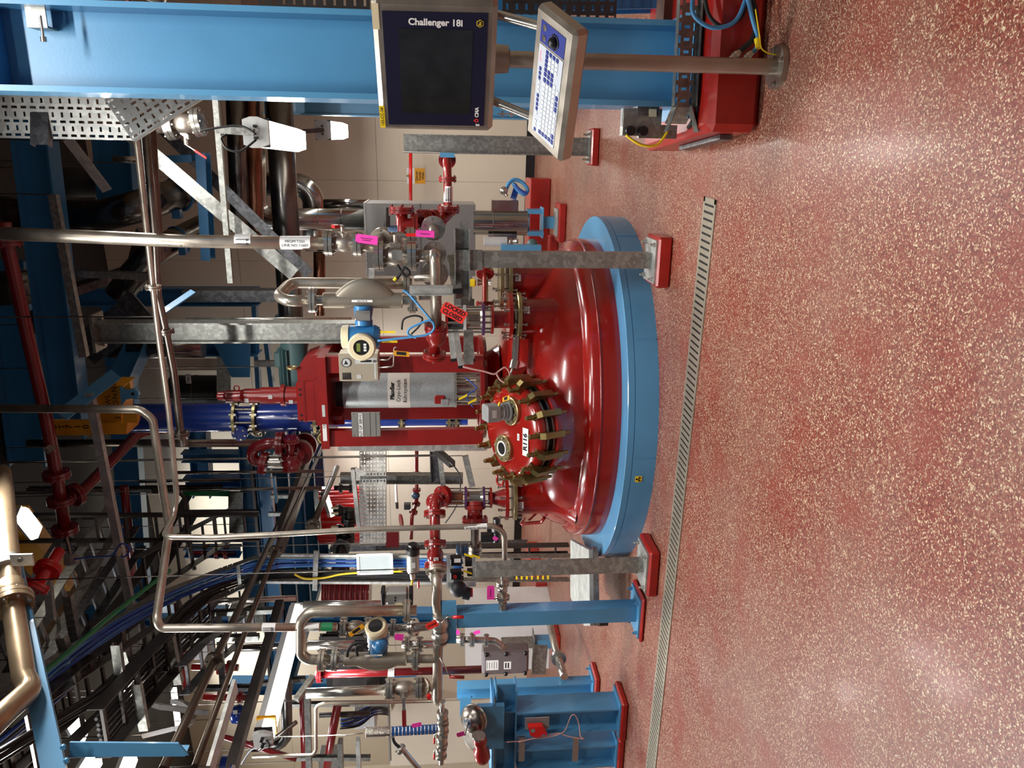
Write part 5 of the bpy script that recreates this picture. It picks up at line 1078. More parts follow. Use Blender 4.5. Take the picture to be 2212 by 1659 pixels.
tag('dark red lockout tag hanging on the left header valves', k_(933, 1350, 4.6), -Z + E1 * .5, E1 + Z * .5, .08, .05, 'tag_red', name='lock_tag', lines=('LOCKED',), hgt=.012)
# stainless WATER label
wl0 = P(1019, 1138, 4.8); t = thing('pipe_label', 'white WATER TO R116 label round the slim steel pipe', 'label', wl0)
part(t, 'sleeve', MB().cyl(P(1003, 1138.4, 4.8), P(1052, 1136.5, 4.8), .0195, 16), 'label'); text(t, 'WATER TO R116', P(1028, 1137.3, 4.8) - E2 * .021, Z, -E1, .013, 'ink', bold=.01)
# small valve under the water pipe
t = pipe('sample_valve', 'small stainless flanged valve with an open nipple left of the channel post', [P(1088, 1212, 4.8), P(1086, 1255, 4.8), P(1086, 1302, 4.78), P(1086, 1318, 4.78)], .02, 'steel', fl=[(1.1, 2.4), (1.75, 2.4)])
part(t, 'nipple', MB().cyl(P(1086, 1301, 4.78), P(1086, 1317, 4.78), .028, 16), 'steel_satin'); part(t, 'body', MB().ball(P(1086, 1272, 4.79), .036, 16, 10, E1), 'steel')
tag('magenta tag hanging beside the small sample valve', P(1060, 1280, 4.74), -E1, -Z, .105, .05, 'pink', name='isolation_tag', lines=('\u25ac' * 6,), hgt=.007)
# solenoid and instrument bracket
sb_ = thing('solenoid_bracket', 'grey bracket crowded with black solenoids and gauges left of the red header', 'bracket', P(985, 1240, 5.1)); i_ = lambda x, y, Y0=5.1: P(x, y, Y0)
part(sb_, 'back_plate', MB().box(i_(972, 1235) , E1 * .14, E2 * .004, Z * .025), 'grey_light'); part(sb_, 'cross_plate', MB().box(i_(998, 1262), E1 * .02, E2 * .004, Z * .1), 'grey_light')
for x_, y_, w_, h_ in ((985, 1210, .06, .08), (1012, 1213, .05, .05), (985, 1240, .06, .08), (1015, 1236, .04, .04)): part(sb_, 'solenoid', MB().cham(i_(x_, y_, 5.02), E1 * w_ / 2, E2 * .03, Z * h_ / 2, .006), 'black')
plate(sb_, 'white_label', i_(988, 1211, 4.92), E1, Z, .03, .045, 'label'); part(sb_, 'red_button', MB().cyl(i_(983, 1246, 5.0), i_(983, 1246, 4.9), .014, 14), 'red_bright')
part(sb_, 'gauge', MB().ball(i_(990, 1272, 5.0), .06, 16, 10).cyl(i_(1000, 1280, 5.0), i_(1015, 1283, 5.0), .045, 16), 'dark'); part(sb_, 'gauge_ring', MB().cyl(i_(1014, 1280, 5.0), i_(1021, 1280, 5.0), .032, 18), 'red_bright')
t = thing('pressure_switch', 'dark blue capped pressure transmitter standing above the solenoids', 'instrument', i_(992, 1190, 5.3)); part(t, 'head', MB().lathe(i_(985, 1190, 5.3), -Z, [(0, .03), (.01, .045), (.05, .045), (.052, .04), (.09, .04)], 24), 'slate'); part(t, 'band', MB().lathe(i_(994, 1190, 5.3), -Z, [(0, .046), (.005, .046)], 24), 'steel')
for i, (x_, y_) in enumerate(((1012, 1200), (1028, 1202), (1010, 1236))): solo('cable_marker', ('yellow tag by the blue transmitter', 'yellow tag with a barcode strip by the channel post top', 'yellow tag among the black solenoids')[i], 'marker', MB().box(i_(x_, y_, 4.95), Z * .03 + E1 * .012, E1 * .007, E2 * .002), 'yellow')
for i in range(7):
    x_ = 1116 + i * 11 + (2 if i > 3 else 0); tt = solo('cable_tie', ('uppermost', 'second', 'third', 'fourth', 'fifth', 'sixth', 'lowest')[i] + ' yellow cable tie in the row left of the channel post', 'cable tie', MB().box(P(x_, 1246, 6.4), E1 * .026, E2 * .003, Z * .008), 'yellow', None, 'yellow ties under the dark rail')

# ------------------------------------------------------------------ left flow meter, loop and valves
pipe('meter_loop', 'square stainless pipe loop over the left flow meter', [k_(900, 1319), k_(690, 1321), k_(668, 1322), k_(650, 1342), k_(650, 1412), k_(665, 1425), k_(715, 1425)], .036, 'steel_warm', fl=[.1, 5.6], bend=.07, seg=20)
f2 = flow_meter('grey flow meter with its hump turned left, under the square pipe loop', k_(733, 1424), k_(888, 1423), .046, -E1 - E2 * .25, hump=.06)
part(f2, 'connection', MB().cyl(k_(892, 1423), k_(940, 1423), .03, 18), 'steel_warm')
lc = k_(808, 1406) - E2 * .05; plate(f2, 'label_strip', lc, Z, -E1, .12, .012, 'label'); text(f2, 'R116 F103', lc - E2 * .002, Z, -E1, .009, 'ink')
part(f2, 'transmitter_body', MB().lathe(k_(817, 1408, 4.78), E1, [(0, .062), (.04, .07), (.13, .07), (.14, .06)], 28), 'transmitter_blue'); part(f2, 'side_chamber', MB().ball(k_(822, 1392, 4.72), .055, 18, 10), 'transmitter_blue')
tcap = k_(816, 1366, 4.78); part(f2, 'display_cover', MB().lathe(tcap, E1 * .8 - E2 * .35 + Z * .1, [(0, .072), (.07, .076), (.085, .066), (.085, .05), (.08, .048)], 36), 'cream', 'cream screw cover'); part(f2, 'display', MB().lathe(tcap, E1 * .8 - E2 * .35 + Z * .1, [(.078, .049), (.081, .049)], 28), 'black')
tag('yellow equipment tag on black cables beside the left transmitter', k_(770, 1362, 4.6), -Z * .8 + E1 * .6, E1 * .8 + Z * .6, .12, .032, 'crane_yellow', name='asset_tag', lines=('\u2588\u2588\u2588',), hgt=.014)
cable('black_cable', 'black cables curling from the left transmitter down beside the meter', [k_(*a_, 4.7) for a_ in ((795, 1392), (775, 1388), (762, 1392), (752, 1404), (750, 1418))], .011, 'rubber')
cable('black_cable', 'second black cable curling beside the left meter', [k_(*a_, 4.68) for a_ in ((795, 1402), (782, 1394), (770, 1398), (772, 1416))], .01, 'rubber')
LB = pipe('steam_pipe', 'stainless roof pipe with two elbows coming down left, labelled LINE NO 11604', [P(-30, 882, 5.4), P(302, 884, 5.4), P(330, 905, 5.4), P(352, 1060, 5.4), P(366, 1140, 5.4), P(338, 1338, 4.75), P(346, 1357, 4.75), P(460, 1356, 4.75), P(728, 1354, 4.75)], .028, 'steel_warm', bend=.09, seg=18)
part(LB, 'pipe_label', MB().cyl(P(640, 1354.5, 4.75), P(690, 1354.5, 4.75), .0293, 18), 'label'); text(LB, 'LINE NO 11604', P(665, 1354.5, 4.75) - E2 * .031, -Z, E1, .016, 'ink', bold=.01)
part(LB, 'green_label', MB().cyl(P(694, 1354, 4.75), P(719, 1354, 4.75), .0293, 18), 'green'); part(LB, 'flow_label', MB().cyl(P(567, 1355, 4.75), P(596, 1355, 4.75), .0293, 18), 'label')
for o_ in (-.015, 0, .015):
    c0_, c1_ = P(570, 1355, 4.75) - E2 * .031 + E1 * o_, P(592, 1355, 4.75) - E2 * .031 + E1 * o_; part(LB, 'arrow', MB().box((c0_ + c1_) / 2, Z * abs(c0_.z - c1_.z) / 2, E1 * .0015, E2 * .0006).prism([c1_ - Z * .008, c1_ + Z * .012 + E1 * .006, c1_ + Z * .012 - E1 * .006], -E2 * .001), 'ink')
valve('ball_valve', 'stainless ball valve under the LINE NO 11604 pipe', P(742, 1355, 4.85), P(795, 1355, 4.85), .032)
pipe('steel_spool', 'stainless spool and flanges behind the left transmitter', [P(800, 1355, 4.9), P(860, 1358, 4.9), P(935, 1352, 4.8)], .03, 'steel', fl=[.8, 1.45])
pipe('grey_pipe', 'plain grey pipe upright behind the square loop', [P(655, 1308, 5.3), P(835, 1306, 5.3)], .033, 'steel', fl=[]); pipe('grey_pipe', 'plain grey pipe upright between the loop and the left meter', [P(665, 1394, 5.2), P(765, 1392, 5.2)], .03, 'steel')
ac = thing('valve_actuator', 'grey pneumatic valve actuator with black end caps above the left header', 'actuator', P(858, 1286, 4.95)); part(ac, 'body', MB().cham(P(858, 1286, 4.95), E1 * .05, E2 * .05, Z * .075, .012), 'aluminium')
for x_ in (828, 888): part(ac, 'end_cap', MB().cham(P(x_, 1286, 4.95), E1 * .052, E2 * .052, Z * .014, .008), 'black')
bs_ = MB()
for y_ in (1283, 1289): bs_.cyl(P(855, y_ - 1, 4.95) - E2 * .05, P(855, y_ - 1, 4.95) - E2 * .054, .007, 10)
part(ac, 'port_set', bs_, 'black', stuff=True); plate(ac, 'label_plate', P(862, 1296, 4.95) - E2 * .051, E1, Z, .02, .05, 'cream'); plate(ac, 'tag_strip', P(868, 1305, 4.9) - E2 * .04, -Z, E1, .09, .014, 'label'); text(ac, 'R116 AV02', P(868, 1305, 4.9) - E2 * .042, -Z, E1, .01, 'ink')
a2 = thing('valve_actuator', 'upright grey actuator with a black cap beside the white blank sign', 'actuator', P(889, 1210, 5.4)); part(a2, 'body', MB().lathe(P(892, 1212, 5.4), E1, [(-.075, .048), (.075, .048)], 24), 'aluminium'); part(a2, 'upper_cap', MB().lathe(P(892, 1196, 5.4), E1, [(0, .05), (.04, .05), (.05, .03), (.08, .035)], 22), 'black'); part(a2, 'lower_cap', MB().lathe(P(890, 1228, 5.4), -E1, [(0, .042), (.03, .036)], 20), 'black'); plate(a2, 'label_plate', P(893, 1214, 5.4) - E2 * .05, E1, Z, .045, .03, 'grey_light')
part(a2, 'stem', MB().cyl(P(890, 1236, 5.4), P(892, 1250, 5.4), .02, 12), 'steel'); part(a2, 'yellow_plug', MB().cyl(P(890, 1254, 5.3), P(889, 1268, 5.3), .008, 8), 'yellow'); part(a2, 'red_plug', MB().cyl(P(904, 1256, 5.3), P(904, 1270, 5.3), .008, 8), 'red_bright')
for i, (y_, Y0) in enumerate(((1318, 4.75), (1352, 4.85), (1396, 5.0))):
    pass
t = pipe('steel_spool', 'stainless spool with three flanges stacked above the bent header', [P(868, 1392, 4.95), P(945, 1392, 4.95)], .028, 'steel', fl=[.15, .5])
# bottom valve with red lever
t = pipe('grey_pipe', 'stainless pipe coming down to the red-levered valve at lower left', [k_(662, 1498), k_(832, 1490)], .034, 'steel')
valve('ball_valve', 'stainless ball valve with a long red-gripped lever pointing left', k_(842, 1488), k_(905, 1486), .036, handle=(-E2, -E1), hl=.21, hm='red_paint')
pipe('steel_elbow', 'stainless elbow joining the red-levered valve to the header end', [k_(908, 1486), k_(932, 1490, 4.85), k_(945, 1510, 4.95)], .034, 'steel_warm', fl=[.05])
solo('red_button', 'small red and white knob on the elbow below the header end', 'knob', MB().lathe(k_(927, 1503, 4.6), -E2, [(0, .018), (.02, .016)], 14), 'red_bright')
RP = pipe('red_riser', 'dark red upright pipe with a white band behind the left meter', [k_(682, 1457, 5.4), k_(845, 1452, 5.4), k_(1040, 1446, 5.4)], .03, 'bordeaux', fl=[.05], bm='bordeaux'); part(RP, 'band', MB().cyl(k_(838, 1452, 5.4), k_(852, 1452, 5.4), .034, 18), 'label')
pipe('thin_tube', 'thin stainless tube bent twice beside the blue hose', [k_(962, 1514, 5.0), k_(700, 1520, 5.0), k_(682, 1525, 5.0), k_(683, 1620, 4.9), k_(676, 1631, 4.9), k_(545, 1634, 4.9)], .0125, 'steel_warm', bend=.04, seg=10)
# spring and hose
sp_ = thing('spring', 'steel coil spring at the end of the clear-wrapped blue hose', 'spring', k_(788, 1582, 4.9)); hx = []; a0_, a1_ = k_(790, 1582, 4.9), k_(842, 1580, 4.9); ax_ = (a1_ - a0_)
for i in range(22 * 12 + 1): a = i / 12 * 2 * math.pi; hx.append(a0_ + ax_ * (i / (22 * 12)) + E1 * .034 * math.cos(a) + E2 * .034 * math.sin(a))
part(sp_, 'coil', MB().tube(hx, .0042, 6), 'steel'); part(sp_, 'core', MB().cyl(a0_ - Z * .0, a1_, .024, 14), 'steel_dark')
hs = thing('flexible_hose', 'blue flexible hose with wire rings hanging at lower left', 'hose', k_(848, 1580, 4.9)); h0_, h1_ = k_(846, 1580, 4.9), k_(958, 1574, 4.9); part(hs, 'hose', MB().cyl(h0_, h1_, .034, 20), 'hose_blue')
rg = part(hs, 'wire_ring', MB().torus(h0_, (h1_ - h0_), .0345, .0025, 20, 6), 'steel')
for i in range(1, 15): b = rg.copy(); COL.objects.link(b); b.location = (h1_ - h0_) * (i / 14)
tag('magenta tag tied to the blue flexible hose', k_(900, 1566, 4.75), -Z + E1 * .2, E1 + Z * .2, .07, .035, 'pink', name='isolation_tag')
cable('black_cable', 'short black cable bending from the blue hose to a small flange', [k_(*a_, 4.8) for a_ in ((848, 1592), (852, 1604), (862, 1614))], .012, 'rubber'); t = pipe('steel_lance', 'stainless lance with a round flange slanting down at the left edge', [k_(862, 1616, 4.8), k_(872, 1622, 4.8), k_(905, 1662, 4.8)], .02, 'steel', fl=[(.3, 2.0)])
# chain of hygienic valves at the left edge
ch = lambda x, y: P(x, y, 4.55)
for i, (x_, y_, l_) in enumerate(((956, 1548, 'topmost'), (957, 1572, 'second'), (955, 1600, 'third'), (953, 1625, 'lowest'))):
    t = thing('hygienic_valve', l_ + ' polished ball valve in the string hanging below the left header end', 'valve', ch(x_, y_)); part(t, 'body', MB().ball(ch(x_, y_), .036, 18, 10, E1), 'steel')
    for s in (-1, 1): part(t, 'clamp', MB().lathe(ch(x_, y_) + E1 * s * .03, E1, [(-.008, .04), (.008, .04)], 20), 'steel')
pipe('thin_tube', 'polished stem joining the string of hygienic valves to the header', [ch(954, 1516), ch(956, 1545), ch(953, 1650)], .017, 'steel')
for y_, x_, l_ in ((1594, 940, 'upper'), (1628, 940, 'lower')):
    t = thing('valve_lever', l_ + ' small bent lever with a red tip on the hygienic valve string', 'lever', ch(x_, y_)); part(t, 'lever', MB().tube(fillet([ch(953, y_ - 14), ch(938, y_ - 6), ch(938, y_ + 2)], .015), .005, 8), 'steel'); part(t, 'grip', MB().tube([ch(938, y_), ch(938, y_ + 12)], .007, 8), 'red_bright')
# diaphragm heads
t = thing('diaphragm_valve', 'dark steel domed diaphragm head above the blue table frame', 'valve', P(1015, 1560, 4.9)); dvc = P(1016, 1558, 4.8); dva = (-E2 * .7 + Z * .6 + E1 * .15).normalized()
part(t, 'dome', MB().lathe(dvc - dva * .05, dva, [(0, .1), (.03, .1), (.045, .092), (.06, .06), (.075, .035), (.08, .033), (.08, .02)], 40, False), 'steel_dark'); part(t, 'rim', MB().lathe(dvc - dva * .06, dva, [(0, .104), (.016, .104)], 40), 'steel'); part(t, 'blue_cap', MB().lathe(dvc + dva * .02, dva, [(0, .033), (.012, .03)], 24), 'slate'); part(t, 'nut', MB().lathe(dvc + dva * .03, dva, [(0, .016), (.014, .014)], 6), 'steel'); part(t, 'lower_dome', MB().lathe(dvc - dva * .06 - E1 * .17, dva, [(0, .09), (.03, .09), (.05, .06)], 36), 'steel_satin')
ry = thing('strainer', 'dark red y-strainer lying across the bottom left table frame', 'strainer', P(1040, 1625, 4.6)); part(ry, 'body', MB().lathe(P(1036, 1592, 4.65), -E1 - Z * .12, [(0, .03), (.005, .045), (.04, .05), (.07, .04), (.09, .04), (.12, .056), (.18, .056), (.21, .04)], 26, False), 'red_paint'); part(ry, 'collar', MB().lathe(P(1034, 1588, 4.65), -E1, [(0, .048), (.012, .048)], 24), 'steel')
tag('magenta tag folded over the lower diaphragm head', P(995, 1586, 4.6), -Z + E1 * .3, E1 + Z * .3, .055, .035, 'pink', name='isolation_tag')
# blue table frame
TB = P(1100, 1570, 5.6)
for i, (bx_, by_, l_, ht) in enumerate(((1347, 1535, 'right', 1066), (1340, 1612, 'left', 1066))):
    f = G(bx_, by_); plinth('red_footing', 'red footing under the ' + l_ + ' leg of the blue table frame', f, E1 * .17, E2 * .14, .05)
    t = thing('table_column', l_ + ' wide blue H-section leg of the table frame at the left edge', 'column', f + Z * .05); tz = VZ(f, 1108).z
    part(t, 'shaft', MB().ext(f + Z * .062, V((f.x, f.y, tz)), I_(.2, .2, .01, .014), E1 if i else E1), 'blue'); part(t, 'base_plate', MB().box(f + Z * .056, E1 * .15, E2 * .12, Z * .006), 'blue')
    TBz = tz
f1, f2_ = G(1347, 1535), G(1340, 1612)
t = thing('support_table', 'blue welded steel top frame carried on the two wide H-section legs', 'frame', (f1 + f2_) / 2 + Z * TBz); fm_ = (f1 + f2_) / 2; ld = (f2_ - f1).normalized()
part(t, 'front_beam', MB().ext(V((f1.x, f1.y, TBz + .09)) - ld * .3, V((f2_.x, f2_.y, TBz + .09)) + ld * .35, [(-.08, -.08), (.08, -.08), (.08, -.068), (.006, -.068), (.006, .068), (.08, .068), (.08, .08), (-.08, .08), (-.08, .068), (-.006, .068), (-.006, -.068), (-.08, -.068)]), 'blue')
for s in (-.28, .0, .3): part(t, 'stiffener', MB().box(V((fm_.x, fm_.y, TBz + .09)) + ld * s, ld * .006, V((-ld.y, ld.x, 0)) * .075, Z * .07), 'blue')
part(t, 'top_plate', MB().box(V((fm_.x, fm_.y, TBz + .19)), ld * .42, V((-ld.y, ld.x, 0)) * .14, Z * .008), 'blue'); part(t, 'back_rail', MB().box(V((fm_.x, fm_.y, TBz + .21)) - ld * .2 + V((ld.y, -ld.x, 0)) * -.12, ld * .2, E2 * .02, Z * .1), 'blue')
BC, bcf, bcz = post('blue_post', 'slim blue H-section post behind the table frame', 1290, 1478, 982, I_(.11, .11, .008, .01), 'blue', E1, (.15, .13), .05, plabel='red footing of the slim blue post behind the table frame', bm='blue')
part(BC, 'side_arm', MB().box(V((bcf.x, bcf.y, VZ(bcf, 1000).z)) - E1 * .14 - E2 * .04, E1 * .1, E2 * .012, Z * .05), 'blue')
t = thing('grounding_reel', 'red grounding cable reel on a grey plate fixed to the blue table leg', 'reel', P(1160, 1570, 5.15)); g0_ = W(1160, 1562, f1.y - .14); part(t, 'mounting_plate', MB().box(g0_, E1 * .05, E2 * .004, Z * .09), 'grey'); rc_ = W(1160, 1578, f1.y - .2); part(t, 'reel_case', MB().prism([rc_ + Z * .065 + E1 * .03, rc_ - Z * .04 + E1 * .03, rc_ - Z * .075 - E1 * .03, rc_ - Z * .075 - E1 * .05] + [rc_ + (Z * math.cos(a) + E1 * math.sin(a)) * .062 for a in [math.radians(180 + 35 + i * 22) for i in range(6)]], E2 * .045), 'red_bright'); plate(t, 'label_plate', rc_ + Z * .03 - E2 * .001, E1, Z, .03, .03, 'grey')
cable('reel_cable', 'thin pink cable trailing from the red reel across the blue leg', [W(*a_, f1.y - .16) for a_ in ((1120, 1603), (1150, 1596), (1185, 1592), (1210, 1585), (1222, 1575), (1233, 1548), (1242, 1545), (1250, 1562), (1254, 1590), (1262, 1595))], .004, 'wire_pink')
cable('reel_cable', 'second thin pink cable running level below the red reel', [W(*a_, f1.y - .15) for a_ in ((1095, 1603), (1130, 1600), (1170, 1592), (1205, 1584), (1225, 1590), (1262, 1597))], .004, 'wire_pink')
for x_, l_ in ((1127, 'upper'), (1243, 'lower')):
    solo('clamp_bracket', l_ + ' grey clamp bracket round the left blue table leg', 'bracket', MB().box(W(x_, 1618, f2_.y - .13), E1 * .11, E2 * .006, Z * .022), 'aluminium')
# junction box
jb = thing('junction_box', 'grey painted junction box with two paper labels behind the slim blue post', 'junction box', P(1092, 1432, 6.6)); jc = P(1092, 1430, 6.6); part(jb, 'case', MB().cham(jc + E2 * .06, E1 * .125, E2 * .07, Z * .225, .012), 'box_mauve'); part(jb, 'lid', MB().cham(jc - E2 * .015, E1 * .12, E2 * .012, Z * .21, .008), 'box_mauve')
jf = lambda u, v: jc + E1 * (.12 * u) + Z * (.21 * v) - E2 * .028
plate(jb, 'paper_label', jf(-.08, .62), E1, Z, .11, .12, 'label'); plate(jb, 'paper_label', jf(-.15, -.08), E1, Z, .085, .07, 'label')
for k in range(5): plate(jb, 'print_line', jf(-.08, .86 - k * .11) - E2 * .0015, E1, Z, .08 - .01 * (k % 3), .006, 'grey', .0006)
for k in range(2): plate(jb, 'print_line', jf(-.15, .0 - k * .12) - E2 * .0015, E1, Z, .06, .012, 'ink', .0006)
for u in (-1, 1):
    for v in (-.9, 0, .9): part(jb, 'lid_catch', MB().lathe(jf(u * .93, v), -E2, [(-.01, .02), (.012, .02), (.02, .012)], 14), 'black')
beam('junction_stand', 'galvanised stand under the grey junction box', P(1150, 1425, 6.65), P(1180, 1425, 6.65), R_(.3, .05), 'galv', E2, 'stand')
t = pipe('flanged_lance', 'stainless pipe with a round flange slanting down in front of the red footing', [P(1185, 1335, 7.2), P(1200, 1402, 6.5), P(1207, 1424, 6.3), P(1219, 1462, 6.0)], .035, 'steel', fl=[(1.9, 2.0)])
# ------------------------------------------------------------------ left and far background
def strip_ladder(name, label, pts, wv, w, n, m='galv_dark', h=.09, up=Z, cat='cable ladder', group=None):
    pts = [V(p) for p in pts]; wv = V(wv).normalized(); t = thing(name, label, cat, pts[0], group)
    path = fillet(pts, .5, 8)
    for sg in (-1, 1):
        mb = MB()
        for a, b in zip(path, path[1:]):
            d = (b - a).normalized(); u = wv.cross(d).normalized(); mb.box((a + b) / 2 + wv * sg * w / 2, (b - a) * .505, u * h / 2, wv * .004)
        part(t, 'side_rail', mb, m)
    L = [0]
    for a, b in zip(path, path[1:]): L.append(L[-1] + (b - a).length)
    for i in range(n):
        s = L[-1] * (i + .5) / n; k = max(j for j in range(len(L) - 1) if L[j] <= s); f = (s - L[k]) / (L[k + 1] - L[k]); c = path[k].lerp(path[k + 1], f); d = (path[k + 1] - path[k]).normalized(); u = wv.cross(d)
        part(t, 'rung', MB().box(c - u * h * .3, wv * (w / 2), d * .018, u * .01), m)
    return t
def cables(name, label, pts, wv, spread, n, r, mats, group=None, jit=.012):
    t = thing(name, label, 'cable bundle', pts[0], group); wv = V(wv).normalized(); rnd = random.Random(len(pts) * 7 + n)
    for i in range(n):
        o = (i / max(n - 1, 1) - .5) * spread
        part(t, 'cable', MB().tube(spline([V(p) + wv * (o + rnd.uniform(-jit, jit)) + Z * rnd.uniform(-jit, jit) for p in pts], 4), r, 6), mats[i % len(mats)])
    return t
# upright riser ladder with blue and black cables, bending away along the roof
zl = lambda x, y, z: G(x, y, z)
RY = 6.9; q_ = lambda x, y, Y0=RY: P(x, y, Y0)
top_l = q_(560, 1228)
strip_ladder('cable_ladder', 'tall riser cable ladder with pale edges left of the reactor, carrying blue cables', [q_(1228, 1226), q_(560, 1228), q_(470, 1262), P(340, 1316, 6.0), P(150, 1440, 5.0), P(-40, 1570, 4.3)], E1, .26, 16, 'galv', .08)
for y_ in (1201, 1259): beam('lit_edge_rail', 'bright white-lit edge rail of the riser ladder, ' + ('right' if y_ == 1201 else 'left'), q_(560, y_ - 2, RY - .05), q_(966, y_, RY - .05), R_(.025, .025), 'galv_bright', E1, 'rail')  # light along the ladder edges put in as paler bars
cables('cable_bundle', 'royal blue cables running up the riser ladder and away along the roof', [q_(1000, 1216), q_(800, 1215), q_(600, 1216), q_(500, 1240), P(380, 1285, 6.2), P(250, 1355, 5.4), P(120, 1450, 4.8), P(-30, 1580, 4.2)], E1, .10, 9, .0095, ['cable_royal', 'cable_blue', 'cable_royal'])
cables('cable_bundle', 'black cables running up the riser ladder beside the blue ones', [q_(1000, 1244), q_(800, 1243), q_(600, 1242), q_(500, 1262), P(410, 1310, 6.2), P(340, 1390, 5.5), P(230, 1490, 4.9), P(150, 1540, 4.5), P(-30, 1650, 4.1)], E1, .08, 7, .011, ['rubber'])
cable('earth_cable', 'yellow-green earth cable sagging across the riser ladder', [q_(x, y, RY - .1) for x, y in ((636, 1240), (660, 1250), (700, 1248), (740, 1240), (800, 1236), (870, 1234))], .01, 'yellow')
cable('green_cable', 'dark green cable lying on the roof ladder beside the blue bundle', [P(367, 1232, 6.0), P(250, 1322, 5.3), P(136, 1418, 4.7), P(-20, 1545, 4.2)], .016, 'green')
beam('cross_channel', 'pale galvanised channel across the riser ladder', q_(683, 1190, RY - .08), q_(680, 1275, RY - .08), R_(.045, .02), 'galv_bright', E2, 'channel')
# white board
wbx = q_(810, 1217, RY - .15); t = thing('white_board', 'blank pale grey board in a white frame fixed on the riser ladder', 'board', wbx); hw, hh_ = .098, .155
part(t, 'board', MB().box(wbx, E1 * hw, E2 * .004, Z * hh_), 'board_grey')
for sg_, ax_, l_ in ((1, E1, hh_), (-1, E1, hh_), (1, Z, hw), (-1, Z, hw)):
    part(t, 'frame_edge', MB().box(wbx + ax_ * sg_ * (hw if ax_ is E1 else hh_) - E2 * .006, ax_ * .012, (Z if ax_ is E1 else E1) * (l_ + .012), E2 * .008), 'white')
# roof ladders
strip_ladder('cable_ladder', 'dark roof cable ladder nearest the camera, carrying black cables', [zl(600, 1250, 3.9), zl(430, 1300, 3.9), zl(300, 1400, 3.9), zl(150, 1530, 3.9), zl(20, 1650, 3.9)], E1, .5, 12, 'iron', .1)
strip_ladder('cable_ladder', 'bright galvanised roof ladder catching the light', [zl(250, 1110, 5.0), zl(60, 1420, 5.0)], E1 - E2 * .3, .35, 9, 'galv_bright', .09)  # paler zinc carries the light falling on this ladder
strip_ladder('cable_ladder', 'dark roof ladder with slotted rails beside the bright one', [zl(300, 1160, 4.8), zl(90, 1480, 4.8)], E1 - E2 * .3, .3, 9, 'galv_dark', .09)
strip_ladder('cable_ladder', 'far roof ladder slanting under the yellow girder', [zl(170, 1150, 5.2), zl(0, 1420, 5.2)], E1 - E2 * .3, .4, 8, 'galv_dark', .09)
strip_ladder('cable_ladder', 'steep roof ladder crossing left of the steam pipe elbow', [zl(420, 1080, 4.4), zl(300, 1280, 4.4), zl(210, 1400, 4.4)], E1, .32, 9, 'iron', .1)
cables('cable_bundle', 'dark blue cables on the nearest ladder at the top left corner', [zl(200, 1400, 4.05), zl(90, 1500, 4.05), zl(0, 1570, 4.05), zl(-40, 1600, 4.05)], E1, .28, 9, .014, ['cable_royal', 'rubber'])
# bent tray hoops: a slotted channel curling over and down
for i, (x0, y0, Y0, rad, l_) in enumerate(((356, 1488, 5.2, .17, 'large bent cable tray hoop arching beside the blue hanging arm'), (372, 1545, 5.6, .13, 'second bent cable tray hoop hanging below the black cables'))):
    c0 = P(x0, y0, Y0); t = thing('bent_tray', l_, 'cable tray', c0); sg = 1 if i == 0 else -1
    arc = [c0 + E1 * (rad * math.cos(a)) + Z * (sg * rad * math.sin(a)) for a in [math.radians(18 * k) for k in range(11)]]
    arc = arc + [arc[-1] - Z * sg * .25 - E1 * .06]; wv = (E2 * .8 + E1 * -.6).normalized()
    for e in (0, .12):
        mb = MB()
        for a, b in zip(arc, arc[1:]): d = (b - a).normalized(); u = d.cross(E2).normalized(); mb.box((a + b) / 2 + wv * e, (b - a) * .53, u * .022, wv * .002)
        part(t, 'side_rail', mb, 'iron')
    mb = MB()
    for a, b in zip(arc, arc[1:]): d = (b - a).normalized(); u = d.cross(E2).normalized(); mb.box((a + b) / 2 + wv * .06 + u * .02, (b - a) * .53, u * .0015, wv * .06)
    part(t, 'web', mb, 'iron')
for i, (x0, x1, y_, Y0, l_) in enumerate(((128, 160, 1420, 5.0, 'strapped galvanised hanger under the blue cable bundle'), (262, 292, 1450, 5.2, 'galvanised hanger right of the strapped one'), (364, 384, 1420, 5.6, 'short galvanised hanger under the steam pipe elbow'), (142, 160, 1330, 5.4, 'dark hanger at the end of the bright ladder'))):
    beam('ladder_hanger', l_, P(x0, y_ - 40, Y0), P(x1, y_ + 60, Y0), C_(.06, .06, .004), 'galv', Z, 'hanger')
# upright dark ladder near the centre left
L_r = lambda x, y: P(x, y, 7.6)
ladder('cable_ladder', 'upright dark slotted cable ladder behind the red overhead tee', L_r(-20, 1141), L_r(560, 1139), E1, .3, 9, 'iron', up=E2)
beam('dark_rail', 'dark upright rail left of the grey panels', P(380, 1108, 8.2), P(560, 1106, 8.2), R_(.05, .05), 'iron', E2, 'rail')
pipe('dark_conduit', 'dark upright conduit pipe with a saddle below the blue riser', [P(383, 1021, 8.0), P(700, 1018, 8.0)], .018, 'steel_dark'); pipe('dark_conduit', 'second dark upright conduit pipe left of the first', [P(385, 1058, 8.0), P(695, 1054, 8.0)], .018, 'steel_dark')
pipe('grey_pipe', 'thick dull grey upright pipe just left of the blue riser', [P(60, 958, 7.6), P(560, 957, 7.6)], .04, 'steel_dark')
pipe('bent_conduit', 'black conduit hoop bent over the pale wall patch', [P(330, 1062, 8.2), P(385, 1062, 8.2), P(400, 1075, 8.2), P(405, 1170, 8.2), P(420, 1230, 8.2)], .022, 'iron', bend=.1)
